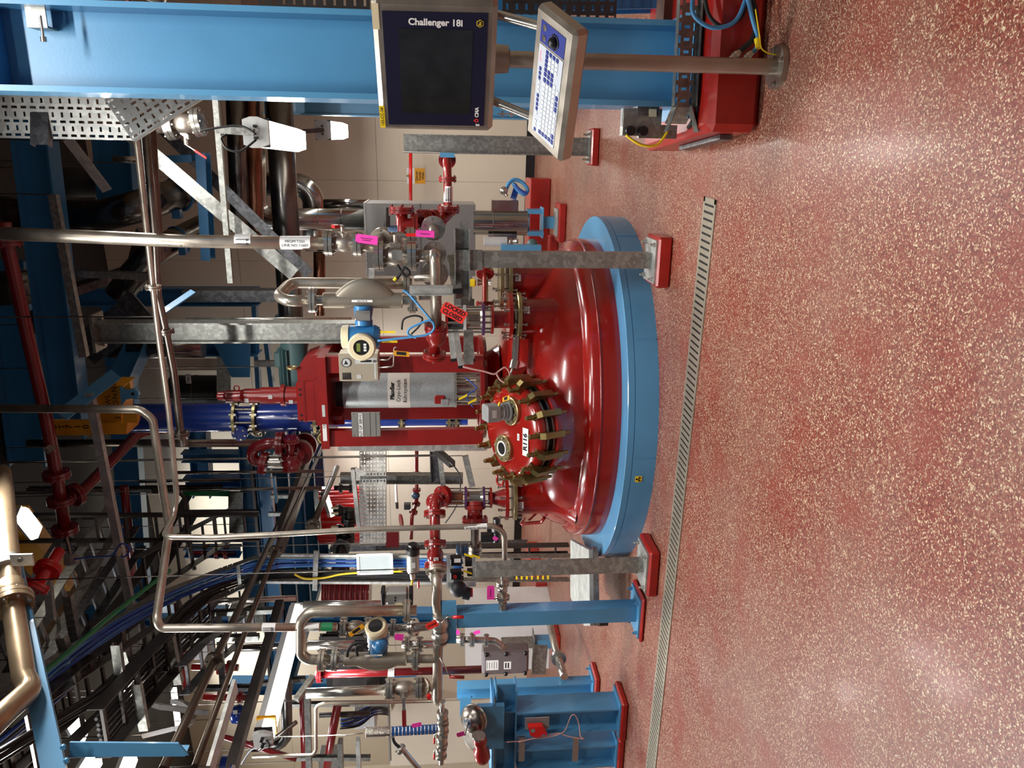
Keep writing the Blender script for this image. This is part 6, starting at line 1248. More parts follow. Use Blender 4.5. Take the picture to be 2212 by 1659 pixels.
# blue steel behind
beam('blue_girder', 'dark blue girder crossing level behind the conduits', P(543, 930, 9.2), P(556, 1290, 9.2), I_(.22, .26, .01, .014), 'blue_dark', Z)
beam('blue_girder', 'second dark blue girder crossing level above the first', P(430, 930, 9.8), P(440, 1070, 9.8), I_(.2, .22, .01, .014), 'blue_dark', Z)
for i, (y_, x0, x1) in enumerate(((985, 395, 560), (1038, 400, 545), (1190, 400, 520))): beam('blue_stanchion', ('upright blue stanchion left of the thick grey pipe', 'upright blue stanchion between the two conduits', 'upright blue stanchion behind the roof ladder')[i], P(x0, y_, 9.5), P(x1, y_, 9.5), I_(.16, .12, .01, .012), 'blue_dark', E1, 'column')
for i, (x0, x1, y0, y1) in enumerate(((493, 525, 1062, 1105), (495, 528, 1115, 1152))): solo('sheet_plate', ('upper' if i == 0 else 'lower') + ' flat galvanised panel beside the blue girder', 'panel', MB().prism([P(x0, y0, 9.0), P(x1, y0, 9.0), P(x1, y1, 9.0), P(x0, y1, 9.0)], E2 * .02), 'galv')
beam('galvanised_strut', 'level galvanised strut crossing the blue girder', P(560, 985, 8.6), P(566, 1180, 8.6), R_(.05, .05), 'galv', Z, 'strut')
beam('galvanised_strut', 'lower level galvanised strut beside the diagonal pipes', P(682, 1055, 8.4), P(690, 1150, 8.4), R_(.05, .05), 'galv', Z, 'strut')
beam('cross_bar', 'short galvanised arm under the diagonal pipes, upper', P(580, 1110, 8.2), P(630, 1110, 8.2), R_(.04, .04), 'galv', E2, 'arm'); beam('cross_bar', 'short galvanised arm under the diagonal pipes, lower', P(585, 1072, 8.2), P(635, 1072, 8.2), R_(.04, .04), 'galv', E2, 'arm')
beam('blue_hanger', 'pale blue angle hanger plate beside the dark diagonal pipe', P(592, 1030, 7.4), P(598, 1084, 7.4), R_(.06, .02), 'blue', Z, 'bracket')
# diagonal dark pipes
pipe('diagonal_pipe', 'dark brown pipe running diagonally under the roof with a bright flange', [zl(692, 942, 3.0), zl(463, 1428, 3.0), zl(352, 1662, 3.0)], .028, 'steel_dark2', fl=[(1.0, 2.4)])
pipe('diagonal_pipe', 'thinner dark pipe running parallel to the brown diagonal one', [zl(705, 945, 2.85), zl(594, 1192, 2.85), zl(421, 1655, 2.85)], .02, 'steel_dark2', fl=[(1.0, 3.0)])
pipe('diagonal_pipe', 'short dark pipe ending in a bright flange by the red tank', [zl(728, 1010, 2.6), zl(690, 1100, 2.6), zl(674, 1140, 2.6)], .03, 'steel_dark2', fl=[(1.9, 2.3)])
o_ = zl(668, 1040, 2.95); o2_ = zl(610, 1205, 2.95)
perf_tray('cable_tray', 'dark slotted tray running diagonally beside the dark pipes', o_, o2_ - o_, E1, (o2_ - o_).length, .3, 'iron', .05, lipdir=Z)
# big bright slotted tray, level
for i, (y0, y1) in enumerate(((1028, 955), (1172, 1034))):
    a = P(834, y0, 7.9); b = P(834, y1, 7.9)
    perf_tray('cable_tray', ('bright slotted tray crossing level behind the red frame leg' if i == 0 else 'longest bright slotted tray crossing level towards the riser ladder'), a, b - a, Z, (b - a).length, P(777, y0, 7.9).z - a.z, 'galv_bright', .06, lipdir=E2)
beam('tray_rail', 'white-lit rail along the top of the long bright slotted tray', P(762, 1012, 7.7), P(776, 1146, 7.7), R_(.06, .04), 'galv_bright', Z, 'rail')
solo('tee_plate', 'small white tee plate with holes on the tray rail', 'plate', MB().prism([P(*a_, 7.66) for a_ in ((769, 1010), (790, 1020), (790, 1026), (778, 1028), (778, 1038), (769, 1038))], E2 * .008), 'galv_bright')
beam('steel_stanchion', 'dark galvanised stanchion standing upright behind the bright tray', P(735, 1033, 8.6), P(1000, 1033, 8.6), I_(.1, .11, .008, .01), 'galv', E1, 'column')
beam('cross_beam', 'dark galvanised beam crossing level above the N2 stack', P(940, 975, 8.4), P(942, 1042, 8.4), I_(.1, .12, .008, .01), 'galv_dark', Z); beam('cross_bar', 'galvanised arm with a drop leg above the N2 stack', P(950, 985, 7.9), P(960, 1072, 7.9), R_(.06, .05), 'galv', Z, 'arm')
beam('box_strut', 'dark box arm with a wooden end slanting above the N2 stack', P(945, 975, 7.2), P(977, 1003, 6.9), R_(.06, .06), 'iron', Z, 'arm'); beam('drop_strut', 'galvanised drop leg left of the vessel lamp', P(1005, 985, 7.6), P(1020, 1050, 7.6), R_(.05, .06), 'galv', Z, 'arm')
cable('black_cable', 'thin black cable curving down from the dark box arm', [P(*a_, 6.6) for a_ in ((978, 1004), (992, 1025), (994, 1060), (985, 1095), (962, 1130))], .006, 'rubber')
tube_ = thing('tube_lamp', 'slim unlit tube with black ends on the pale wall behind the tray', 'lamp', P(857, 1072, 12)); part(tube_, 'tube', MB().cyl(P(855, 1046, 12), P(857, 1084, 12), .022, 14), 'white'); part(tube_, 'end', MB().cyl(P(857, 1084, 12), P(858, 1098, 12), .024, 14), 'iron')
# red valve train against the pale wall
t = pipe('red_pipe', 'thin red pipe with small valves crossing level before the pale wall', [P(900, 960, 10.5), P(900, 1085, 10.5), P(890, 1115, 10.3), P(888, 1165, 10.2)], .026, 'bordeaux', fl=[(.5, 2.2), (.78, 2.2), (1.1, 2.3), (1.7, 2.3)], bm='bordeaux'); part(t, 'valve_body', MB().ball(P(898, 1070, 10.5), .06), 'slate'); part(t, 'switch_box', MB().bx(P(880, 1093, 10.3), .08, .08, .09), 'dark')
solo('handwheel', 'dark red hand wheel lying flat before the pale wall', 'hand wheel', MB().lathe(P(868, 1125, 10.0), Z + E2 * -.3, [(0, .1), (.02, .1)], 26), 'bordeaux')
solo('red_cabinet', 'small dark red cabinet under the bright slotted tray', 'cabinet', MB().bx(P(848, 1160, 9.0), .2, .15, .16), 'bordeaux')
# black pipework in front of the bright red tank
b_ = lambda x, y, Y0=8.6: P(x, y, Y0)
pipe('black_pipe', 'black flanged pipe bent down by the white board', [b_(745, 1150), b_(745, 1172), b_(736, 1186, 8.2), b_(736, 1240, 8.0)], .055, 'black', fl=[(.5, 1.8), (1.9, 1.8), (2.75, 1.8)], bm='black', bend=.08)
for i, y_ in enumerate((1103, 1145)):
    t = thing('black_valve', ('upper' if i == 0 else 'lower') + ' black valve with white handwheel clamps before the bright red tank', 'valve', b_(728, y_)); part(t, 'body', MB().ball(b_(732, y_), .07), 'black'); part(t, 'bonnet', MB().cyl(b_(724, y_), b_(750, y_), .045, 16), 'black'); part(t, 'clamp', MB().bx(b_(723, y_ - 6, 8.4), .02, .03, .08).bx(b_(723, y_ + 6, 8.4), .02, .03, .08), 'cream')
pipe('black_pipe', 'black upright pipe rising left of the long slotted tray', [b_(755, 1100), b_(755, 1170)], .06, 'black', fl=[(.3, 1.6)], bm='black')
pipe('dark_conduit', 'dark level conduit with pale couplings behind the black pipes', [b_(722, 1054, 9), b_(770, 1054, 9)], .03, 'iron', fl=[(.3, 2), (.75, 2)])
rt = thing('red_tank', 'bright red fluted tank glowing under the tube lamp', 'tank', P(765, 1110, 11)); tc_ = P(730, 1112, 10.8)
mb = MB()
for k in range(26):
    a = 2 * math.pi * k / 26; mb.cyl(tc_ + V((math.cos(a), math.sin(a), 0)) * .36 - Z * .35, tc_ + V((math.cos(a), math.sin(a), 0)) * .36 + Z * .25, .052, 8)
part(rt, 'fluted_wall', mb, 'red_bright', stuff=True); part(rt, 'shell', MB().cyl(tc_ - Z * .35, tc_ + Z * .25, .37, 32), 'red_bright')
rt = thing('ribbed_duct', 'dark red ribbed duct behind the riser ladder', 'duct', P(750, 1275, 9)); mb = MB(); d0_, d1_ = P(700, 1275, 9), P(800, 1275, 9)
part(rt, 'shell', MB().cyl(d0_, d1_, .24, 30), 'bordeaux')
for k in range(9): part(rt, 'rib', MB().torus(d0_.lerp(d1_, (k + .5) / 9), Z, .24, .028, 30, 8), 'bordeaux')
l3 = lamp('tube_lamp', 'small bright tube lamp hanging in front of the red tank', P(700, 1066, 9.6), P(715, 1112, 9.3), .1, .09, 'lamp_on', 14)
# long lamp at left
za = zl(642, 1318, 2.62); zb = zl(568, 1598, 2.62); zb_ = zb
L4 = lamp('batten_lamp', 'long lit batten lamp hanging at an angle over the left flow meter', zb, za, .13, .12, 'lamp_on', 55)
part(L4, 'far_cap', MB().box(za, (za - zb).normalized() * .02, E1 * .06, Z * .05), 'grey_light'); part(L4, 'clip', MB().box(zb + (za - zb).normalized() * .13, (za - zb).normalized() * .012, E1 * .07, Z * .065), 'crane_yellow')
cable('lamp_cable', 'black lamp lead drooping from the near end of the long batten lamp', [zb - Z * .02, zb - (za - zb).normalized() * .06 - Z * .05, P(545, 1618, 5.0), P(522, 1650, 5.2)], .008, 'rubber')
beam('dark_channel', 'dark channel running diagonally beside the long batten lamp', zl(604, 1295, 2.85), zl(498, 1650, 2.85), C_(.09, .07, .005), 'iron', Z, 'channel')
beam('pale_channel', 'pale galvanised channel with bolt holes below the dark diagonal pipe', zl(508, 1480, 2.6), zl(452, 1668, 2.6), R_(.1, .02), 'galv_bright', Z, 'channel')
# top left corner: big pipe and blue frame
pc = lambda x, y, Yd: W(x, y, Yd)
BPp = pipe('large_pipe', 'large straw-coloured stainless pipe with a bolted flange at the top left', [pc(2, 1020, 4.4), pc(8, 1062, 4.25), pc(27, 1302, 3.75), pc(52, 1462, 3.45), pc(66, 1490, 3.4), pc(10, 1540, 3.2), pc(-40, 1590, 3.1)], .047, 'steel_straw', fl=[(2.0, 1.9)], bend=.1, seg=24, n=8)
part(BPp, 'neck', MB().tube([pc(22, 1262, 3.83), pc(26, 1296, 3.76)], [.06, .05], 24), 'steel_straw')
cl0 = pc(14, 1213, 3.9); t = thing('pipe_clamp', 'wide pale steel clamp holding the large pipe to the blue frame', 'clamp', cl0); part(t, 'band', MB().lathe(cl0 + (pc(27, 1302, 3.75) - pc(8, 1062, 4.25)).normalized() * -.02, pc(27, 1302, 3.75) - pc(8, 1062, 4.25), [(0, .052), (.055, .052)], 28), 'galv_bright'); part(t, 'ear', MB().box(pc(48, 1209, 3.85), Z * -.05, E1 * .03, E2 * .006), 'galv_bright'); part(t, 'bolt', MB().lathe(pc(44, 1209, 3.84), -E2, [(0, .012), (.008, .011)], 8), 'steel')
t = thing('angle_steelwork', 'pale blue angle frame slanting across the top left corner with a drop arm', 'frame', pc(90, 1440, 3.55)); fa, fb = pc(40, 1205, 4.0), pc(142, 1680, 3.15)
part(t, 'rail', MB().ext(fa, fb, L_(-.075, -.075, .007), (Z * -1 + E2 * .25)), 'blue'); part(t, 'drop_arm', MB().prism([pc(150, 1604, 3.3), pc(385, 1606, 3.3), pc(407, 1632, 3.3), pc(150, 1634, 3.3)], E2 * .008), 'blue'); part(t, 'arm_flange', MB().prism([pc(150, 1634, 3.3), pc(150, 1636, 3.3), pc(400, 1634, 3.3), pc(400, 1632, 3.3)], E2 * .06), 'blue')
for x_, y_ in ((138, 1612), (145, 1641)): part(t, 'bolt', MB().lathe(pc(x_, y_, 3.2), -E2, [(0, .013), (.01, .012)], 6), 'blue')
# ceiling lamps in view
for i, (x0, y0, x1, y1, z, l_) in enumerate(((210, 1625, 165, 1700, 3.9, 'bright ceiling lamp just under the blue rail at the left edge'), (285, 1620, 255, 1700, 3.9, 'second bright ceiling lamp beside the drop arm'), (152, 1545, 175, 1590, 4.5, 'far ceiling lamp showing between the roof ladders'), (40, 1105, 75, 1150, 5.2, 'glaring ceiling lamp by the yellow girder at the top'))):
    lamp('ceiling_lamp', l_, zl(x0, y0, z), zl(x1, y1, z), .16, .1, 'lamp_on', 0, cap=False)
beam('yellow_girder', 'yellow crane girder seen between the roof ladders', zl(20, 1110, 5.6), zl(130, 1260, 5.6), R_(.2, .3), 'crane_yellow', Z)
t = pipe('red_pipe', 'bright red flanged pipe slanting near the large steel pipe', [P(128, 1190, 5.8), P(100, 1235, 5.6), P(75, 1270, 5.5)], .045, 'red_bright', fl=[.9, 1.9], bm='red_bright')
t = thing('pendant_sensor', 'small grey sensor hanging on a thin rod under the red tee', 'sensor', P(155, 1205, 6.0)); part(t, 'rod', MB().cyl(P(143, 1160, 6.1), P(152, 1200, 6.05), .012, 10), 'steel_dark'); part(t, 'head', MB().lathe(P(143, 1210, 6.0), -Z, [(0, .045), (.05, .05), (.09, .04)], 20), 'grey')
cable('blue_cable', 'dark blue cable from the hanging sensor looped with a pale tag', [P(*a_, 5.9) for a_ in ((160, 1208), (205, 1203), (240, 1200), (262, 1175), (280, 1185), (268, 1203), (245, 1196))], .007, 'cable_royal')
solo('cable_marker', 'pale tag on the dark blue sensor cable loop', 'marker', MB().box(P(258, 1193, 5.85), (E1 - Z * .4).normalized() * .035, (Z + E1 * .4).normalized() * .015, E2 * .002), 'cream')
# red pipes of the far left
pipe('red_riser', 'dark red pipe leaning across the pale wall behind the black cables', [P(384, 1305, 8.5), P(405, 1490, 8.5)], .045, 'bordeaux'); pipe('red_riser', 'dark red level pipe behind the green hose', [P(268, 1050, 8.5), P(290, 1260, 8.5)], .045, 'bordeaux'); pipe('red_riser', 'thin dark red level pipe beside the steam pipe', [P(335, 930, 8.6), P(372, 1180, 8.6)], .03, 'bordeaux')
for i, (x_, y_, l_) in enumerate(((470, 1190, 'red flanged valve run on the pale wall above the riser bend'), (475, 1440, 'red flanged valve run behind the bright pipe flange'), (500, 1505, 'red flanged valve run above the blue motor'))):
    pipe('red_pipe', l_, [P(x_ - 60, y_, 9.5), P(x_ + 40, y_ + 2, 9.5)], .045, 'red_paint', fl=[.35, .6, .8], bm='steel', fm='red_paint')
solo('green_hose', 'green hose lying along the top of the pale wall patch', 'hose', MB().tube([P(395, 1066, 8.8), P(440, 1065, 8.8), P(495, 1066, 8.8)], .035, 12), 'green')
t = thing('blue_motor', 'royal blue motor cap showing left of the red valve runs', 'motor', P(510, 1545, 8.0)); part(t, 'body', MB().lathe(P(498, 1543, 8.0), -Z, [(0, .05), (.03, .1), (.1, .11), (.16, .08)], 24, False), 'blue_gloss'); part(t, 'nameplate', MB().bx(P(508, 1538, 7.88), .05, .01, .05), 'grey_light')
solo('blue_drum', 'royal blue drum with a white ring at the left edge', 'drum', MB().cyl(P(478, 1656, 7.5), P(505, 1656, 7.5), .12, 24), 'blue_gloss'); 
solo('warning_plate', 'small orange warning plate hanging between the bent trays', 'plate', MB().prism([P(264, 1560, 6.5), P(264, 1590, 6.5), P(280, 1575, 6.5)], E2 * .01), 'crane_yellow')
# lower left background
pipe('clad_pipe', 'clad pipe with pale bands behind the long batten lamp', [P(618, 1470, 7.6), P(620, 1590, 7.6), P(605, 1610, 7.6), P(540, 1612, 7.6)], .06, 'cladding_dark', bend=.12, cat='duct')
beam('galvanised_strut', 'double galvanised strut crossing level at the far left', P(664, 1500, 7.4), P(668, 1670, 7.4), R_(.08, .06), 'galv', Z, 'strut'); beam('galvanised_bracket', 'slanting galvanised bracket beside the red riser flange', P(676, 1462, 6.2), P(640, 1512, 6.0), R_(.06, .05), 'galv', Z, 'bracket')
beam('slotted_strut', 'slotted pale strut at the left edge under the spring', P(773, 1596, 6.5), P(776, 1670, 6.5), R_(.06, .04), 'galv_bright', Z, 'strut')
beam('galvanised_bracket', 'level galvanised channel at the left edge above the spring', P(735, 1600, 7.2), P(737, 1670, 7.2), R_(.1, .05), 'galv', Z, 'channel')
pipe('red_riser', 'dark red pipe slanting behind the spring', [P(730, 1520, 8.2), P(715, 1600, 8.2), P(705, 1670, 8.2)], .05, 'bordeaux'); pipe('red_riser', 'dark red level pipe above the thin bent tube', [P(655, 1500, 8.4), P(660, 1670, 8.4)], .05, 'bordeaux')
pipe('wire_rope', 'thin steel wire rope pair leading to the coil spring', [P(560, 1592, 5.2), P(745, 1588, 4.95), P(790, 1583, 4.9)], .004, 'steel')
cbt = thing('cabinet', 'tall cream electrical cabinet with a grey top behind the blue hose', 'cabinet', P(1140, 1560, 9.5)); ca, cb_ = P(838, 1515, 9.5), P(1140, 1640, 9.5); cw = abs((cb_ - ca).dot(E1)); ch_ = ca.z - cb_.z; cc_ = (ca + cb_) / 2
part(cbt, 'case', MB().bx(cc_ + E2 * .25, cw, .5, ch_), 'wall_cream'); part(cbt, 'door', MB().cham(cc_ - E2 * .012, E1 * cw * .48, E2 * .012, Z * ch_ * .48, .006), 'wall_cream'); part(cbt, 'top_strip', MB().bx(cc_ + Z * ch_ / 2 + E2 * .24 + E1 * .1, cw, .52, .02), 'grey')
cb2 = G(1190, 1370); solo('cabinet', 'low cream cabinet standing behind the junction box', 'cabinet', MB().bx((cb2.x, cb2.y + .3, .55), 1.0, .4, 1.1), 'white', (cb2.x, cb2.y + .3, 0))
cables('cable_bundle', 'fan of thin black and blue cables entering the cream cabinet top', [P(735, 1560, 8.6), P(775, 1552, 8.7), P(808, 1532, 8.9), P(838, 1530, 9.4)], E1, .2, 12, .01, ['rubber', 'rubber', 'cable_royal'])
# platform scale on the floor
ps = [G(1232, 1162, .3), G(1232, 1180, .3)]
pa_ = G(1227, 1172, .3); pb_ = G(1260, 1350, .3); t = thing('platform_scale', 'low grey steel platform scale with a round foot beside the blue ring', 'scale', V((pa_.x, pa_.y, 0)))
pts = [G(1232, 1166, .3), G(1272, 1188, .3), G(1275, 1352, .3), G(1262, 1352, .3), G(1232, 1290, .3)]
part(t, 'top_plate', MB().prism(pts, Z * -.03), 'stone'); part(t, 'edge', MB().prism([p - Z * .031 for p in pts[1:3]] + [p - Z * .031 + E2 * .05 for p in reversed(pts[1:3])], Z * -.04), 'galv')
fp_ = G(1318, 1340); part(t, 'foot', MB().lathe(V((pts[2].x + .05, pts[2].y + .04, .0)), Z, [(0, .05), (.012, .05), (.03, .03), (.03, .018), (.24, .018)], 20), 'steel_dark'); part(t, 'foot', MB().lathe(V((pts[0].x - .1, pts[0].y - .1, .0)), Z, [(0, .05), (.012, .05), (.03, .03), (.03, .018), (.27, .018)], 20), 'steel_dark'); part(t, 'load_cell', MB().box(V((pts[2].x + .05, pts[2].y + .06, .2)), E1 * .05, E2 * .05, Z * .04), 'iron')
ladder('cable_ladder', 'dark slotted ladder coming down to the platform scale', P(1000, 1190, 7.6), P(1228, 1186, 7.6), E1, .12, 4, 'iron', up=E2)
pr = G(1175, 1265); plinth('long_plinth', 'low red plinth on the floor far behind the channel post', pr + E2 * .3, E1 * .2, E2 * .6, .16)
pr = G(1205, 1385); plinth('red_footing', 'far red footing behind the sloping steel pipe', pr, E1 * .2, E2 * .2, .08)
sd = thing('blue_stand', 'small blue stand with a galvanised foot on the far red footing', 'stand', pr); part(sd, 'pedestal', MB().bx((pr.x, pr.y, .19), .12, .12, .2), 'blue'); part(sd, 'plate', MB().bx((pr.x, pr.y, .3), .26, .2, .012), 'galv'); part(sd, 'channel', MB().bx((pr.x, pr.y, .5), .1, .1, .38), 'galv')
t = pipe('steel_valve_run', 'small stainless valve run with two magenta tags left of the blue post', [P(985, 1382, 6.4), P(1020, 1382, 6.4), P(1070, 1384, 6.4), P(1090, 1400, 6.4)], .03, 'steel', fl=[(.35, 2.2), (1.0, 2.2), (1.6, 2)])
tag('magenta tag on the small stainless valve run, left of the blue T head', P(983, 1367, 6.3), -Z + E1 * .3, E1 + Z * .3, .08, .05, 'pink', name='isolation_tag'); tag('little magenta tag farther along the small stainless valve run', P(1030, 1366, 6.3), -Z + E1 * .3, E1 + Z * .3, .06, .035, 'pink', name='isolation_tag')
tag('magenta tag low on the left header beside the left transmitter', P(862, 1376, 4.7), -Z - E1 * .2, E1 - Z * .2, .06, .05, 'pink', name='isolation_tag')
tag('tiny magenta tag hanging by the black valve under the water pipe', P(1070, 1163, 5.6), -Z - E1 * .6, E1 - Z * .6, .04, .03, 'pink', name='isolation_tag')
t = thing('black_valve', 'black butterfly valve hanging right of the water pipe bend', 'valve', P(1075, 1140, 5.8)); part(t, 'body', MB().lathe(P(1073, 1120, 5.8), -E1, [(0, .03), (.06, .03), (.065, .05), (.1, .05), (.12, .035), (.2, .035)], 20), 'black'); part(t, 'clamp', MB().bx(P(1052, 1160, 5.8), .06, .06, .1).bx(P(1060, 1140, 5.8), .05, .05, .06), 'black')
# dark vessel with number
t = thing('black_vessel', 'black vessel with the number 7403 high behind the diagonal pipes', 'vessel', P(420, 845, 9.5)); part(t, 'shell', MB().cyl(P(372, 845, 9.8), P(480, 845, 9.8), .2, 36), 'black'); part(t, 'band', MB().lathe(P(426, 845, 9.8), Z, [(0, .205), (.02, .205)], 36), 'iron'); lb = P(407, 818, 9.52); plate(t, 'number_label', lb, E1, Z, .12, .06, 'label', .002); text(t, '7403', lb - E2 * .004, E1, Z, .04, 'ink')
solo('lit_sheet', 'pale lit panel above the black numbered vessel', 'panel', MB().prism([P(375, 775, 9.9), P(470, 775, 9.9), P(470, 800, 9.9), P(375, 800, 9.9)], E2 * .02), 'wall_cream')  # light on this panel is put into its cream colour
beam('blue_column', 'dark blue column with bolted gussets behind the motor', P(440, 745, 8.8), P(560, 745, 8.8), I_(.26, .2, .012, .014), 'blue_dark', E1, 'column'); solo('gusset_plate', 'bolted dark blue gusset plate between the riser and the spangled beam', 'plate', MB().prism([P(455, 690, 8.6), P(540, 745, 8.6), P(540, 815, 8.6), P(500, 815, 8.6), P(460, 740, 8.6)], E2 * .02), 'blue_dark')
beam('galvanised_strut', 'short galvanised strut bolted to the blue gusset above the motor', P(550, 785, 8.4), P(620, 785, 8.4), R_(.06, .06), 'galv', E2, 'strut'); solo('sheet_plate', 'flat galvanised panel right of the blue riser', 'panel', MB().prism([P(468, 768, 9.4), P(498, 768, 9.4), P(498, 860, 9.4), P(468, 860, 9.4)], E2 * .02), 'galv')
for i, (x0, y0, x1, y1) in enumerate(((570, 690, 590, 850), (600, 680, 625, 800), (550, 660, 560, 860))): beam('blue_stanchion', ('thin blue bracing behind the teal motor', 'second thin blue bracing behind the teal motor', 'level blue bracing behind the spangled beam')[i], P(x0, y0, 9.6), P(x1, y1, 9.6), R_(.12, .05), 'blue_dark', Z, 'brace')
for i, (x0, y0, x1, y1, Y0) in enumerate(((15, 300, 60, 1200, 10.5), (250, 620, 300, 1300, 11))): beam('roof_beam', ('far dark roof beam behind everything, highest', 'far dark roof beam behind the yellow trolley', 'far dark roof beam at the left behind the ladders')[i], P(x0, y0, Y0), P(x1, y1, Y0), I_(.2, .34, .012, .016), 'blue_dark', Z)
for i, (x0, x1, y_, Y0) in enumerate(((150, 560, 640, 10.2), (120, 900, 1330, 10.2), (500, 900, 1480, 11.2), (700, 1130, 1330, 11.6))): beam('blue_column', ('far dark blue column behind the folded brackets', 'far dark blue column behind the riser ladder bend', 'far dark blue column behind the red riser', 'dark blue column behind the square pipe loop')[i], P(x0, y_, Y0), P(x1, y_, Y0), I_(.2, .22, .012, .014), 'blue_dark', E1, 'column')

# more roof ladders, hangers and small steelwork in the crowded top left
strip_ladder('cable_ladder', 'dark wide roof ladder just under the blue bundle at the top left', [zl(345, 1330, 4.15), zl(180, 1470, 4.15), zl(0, 1625, 4.15)], E1, .42, 10, 'iron', .1)
strip_ladder('cable_ladder', 'lower dark roof ladder ending beside the blue drop arm', [zl(470, 1310, 3.5), zl(330, 1450, 3.5), zl(215, 1585, 3.5)], E1, .36, 9, 'iron', .1)
strip_ladder('cable_ladder', 'far dark roof ladder running behind the steam pipe', [zl(520, 1120, 4.0), zl(400, 1190, 4.0), zl(300, 1250, 4.0)], E1, .4, 8, 'iron', .09)
strip_ladder('cable_ladder', 'slotted roof ladder passing over the diagonal pipe flange', [zl(560, 1330, 3.3), zl(440, 1420, 3.3), zl(395, 1470, 3.3)], E1, .25, 7, 'galv_dark', .08)
strip_ladder('cable_ladder', 'narrow bright roof ladder beside the large steel pipe', [zl(215, 1210, 5.3), zl(110, 1380, 5.3), zl(40, 1500, 5.3)], E1 - E2 * .3, .22, 8, 'galv_bright', .07)
strip_ladder('cable_ladder', 'dark ladder in the top left corner behind the large pipe bend', [zl(150, 1480, 4.4), zl(0, 1640, 4.4)], E1, .5, 8, 'iron', .1)
cables('cable_bundle', 'black cables lying on the lower dark roof ladder', [zl(470, 1310, 3.56), zl(330, 1450, 3.56), zl(215, 1585, 3.56)], E1, .2, 6, .012, ['rubber'])
for i, (x0, y0, x1, y1, Y0, m, l_) in enumerate((
        (248, 1395, 262, 1500, 5.0, 'galv', 'level trapeze bar under the black cables'), (292, 1480, 310, 1580, 4.8, 'galv', 'level trapeze bar left of the bent hoop'),
        (380, 1385, 560, 1380, 6.6, 'galv', 'long upright galvanised channel behind the steam pipe'), (430, 1330, 600, 1322, 6.9, 'galv', 'upright galvanised channel right of the long batten lamp'),
        (100, 1250, 108, 1340, 6.2, 'galv_bright', 'bright level bar between the roof ladders'), (180, 1120, 300, 1118, 8.4, 'iron', 'dark upright bar behind the sensor'),
        (230, 1060, 480, 1056, 8.9, 'iron', 'dark upright bar right of the conduit hoop'), (60, 1060, 330, 1062, 8.6, 'galv_dark', 'galvanised upright bar beside the red overhead tee'),
        (470, 1330, 480, 1480, 7.8, 'iron', 'dark level bar behind the brown diagonal pipe'), (430, 1490, 560, 1490, 7.4, 'galv_dark', 'upright galvanised bar beside the blue motor'),
        (560, 1480, 660, 1470, 7.8, 'galv', 'upright galvanised bar above the red riser flange'), (620, 1525, 840, 1522, 8.4, 'galv', 'long upright galvanised bar behind the spring'),
        (690, 1380, 840, 1378, 7.4, 'iron', 'dark upright bar behind the left transmitter'), (640, 1640, 800, 1640, 7.6, 'galv', 'upright galvanised bar at the left edge'))):
    beam('support_bar', l_, P(x0, y0, Y0), P(x1, y1, Y0), C_(.045, .06, .004), m, E2 if abs(x1 - x0) > abs(y1 - y0) else Z, 'bar')
for i, (x0, y0, x1, y1, Y0, r, m, l_) in enumerate((
        (300, 1040, 520, 1036, 9.0, .02, 'steel_dark', 'thin steel conduit right of the red overhead branch'), (420, 1300, 640, 1292, 7.6, .03, 'steel', 'bright upright pipe behind the riser ladder edge'),
        (560, 1620, 640, 1560, 6.8, .022, 'steel_dark', 'short slanting pipe above the thin bent tube'), (500, 1400, 690, 1395, 7.9, .04, 'cladding', 'clad upright pipe behind the square pipe loop'),
        (690, 1545, 800, 1540, 8.4, .03, 'iron', 'dark upright pipe beside the cable fan'), (480, 1590, 640, 1640, 7.0, .03, 'bordeaux', 'dark red pipe slanting at the left edge above the drum'))):
    pipe('grey_pipe' if m != 'bordeaux' else 'red_riser', l_, [P(x0, y0, Y0), P(x1, y1, Y0)], r, m)
t = thing('dark_recess_box', 'dark grey box added to fill the dark recess behind the left flow meter', 'casing', P(830, 1440, 9.6)); ca, cb_ = P(700, 1385, 9.6), P(835, 1500, 9.6); cc_ = (ca + cb_) / 2  # invented box, added to fill a dark recess
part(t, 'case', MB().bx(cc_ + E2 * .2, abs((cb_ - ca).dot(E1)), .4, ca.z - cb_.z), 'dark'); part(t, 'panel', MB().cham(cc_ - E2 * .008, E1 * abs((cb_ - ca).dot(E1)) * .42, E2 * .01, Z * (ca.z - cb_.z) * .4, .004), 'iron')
for i, (x_, y_, w_, h_, Y0, m, l_) in enumerate(((790, 1545, .25, .3, 9.2, 'grey_light', 'pale grey box with round ports beside the cable fan'), (540, 1330, .3, .5, 9.4, 'galv', 'galvanised panel box behind the riser ladder bend'), (440, 1395, .25, .2, 9.2, 'white', 'white box on the pale wall behind the black cables'), (715, 1640, .3, .3, 9.4, 'sheet', 'bright sheet-metal box at the left edge'))):
    t = thing('wall_box', l_, 'box', P(x_, y_, Y0)); part(t, 'case', MB().cham(P(x_, y_, Y0), E1 * w_ / 2, E2 * .12, Z * h_ / 2, .01), m); part(t, 'front_lid', MB().cham(P(x_, y_, Y0) - E2 * .125, E1 * w_ * .44, E2 * .008, Z * h_ * .44, .004), m)


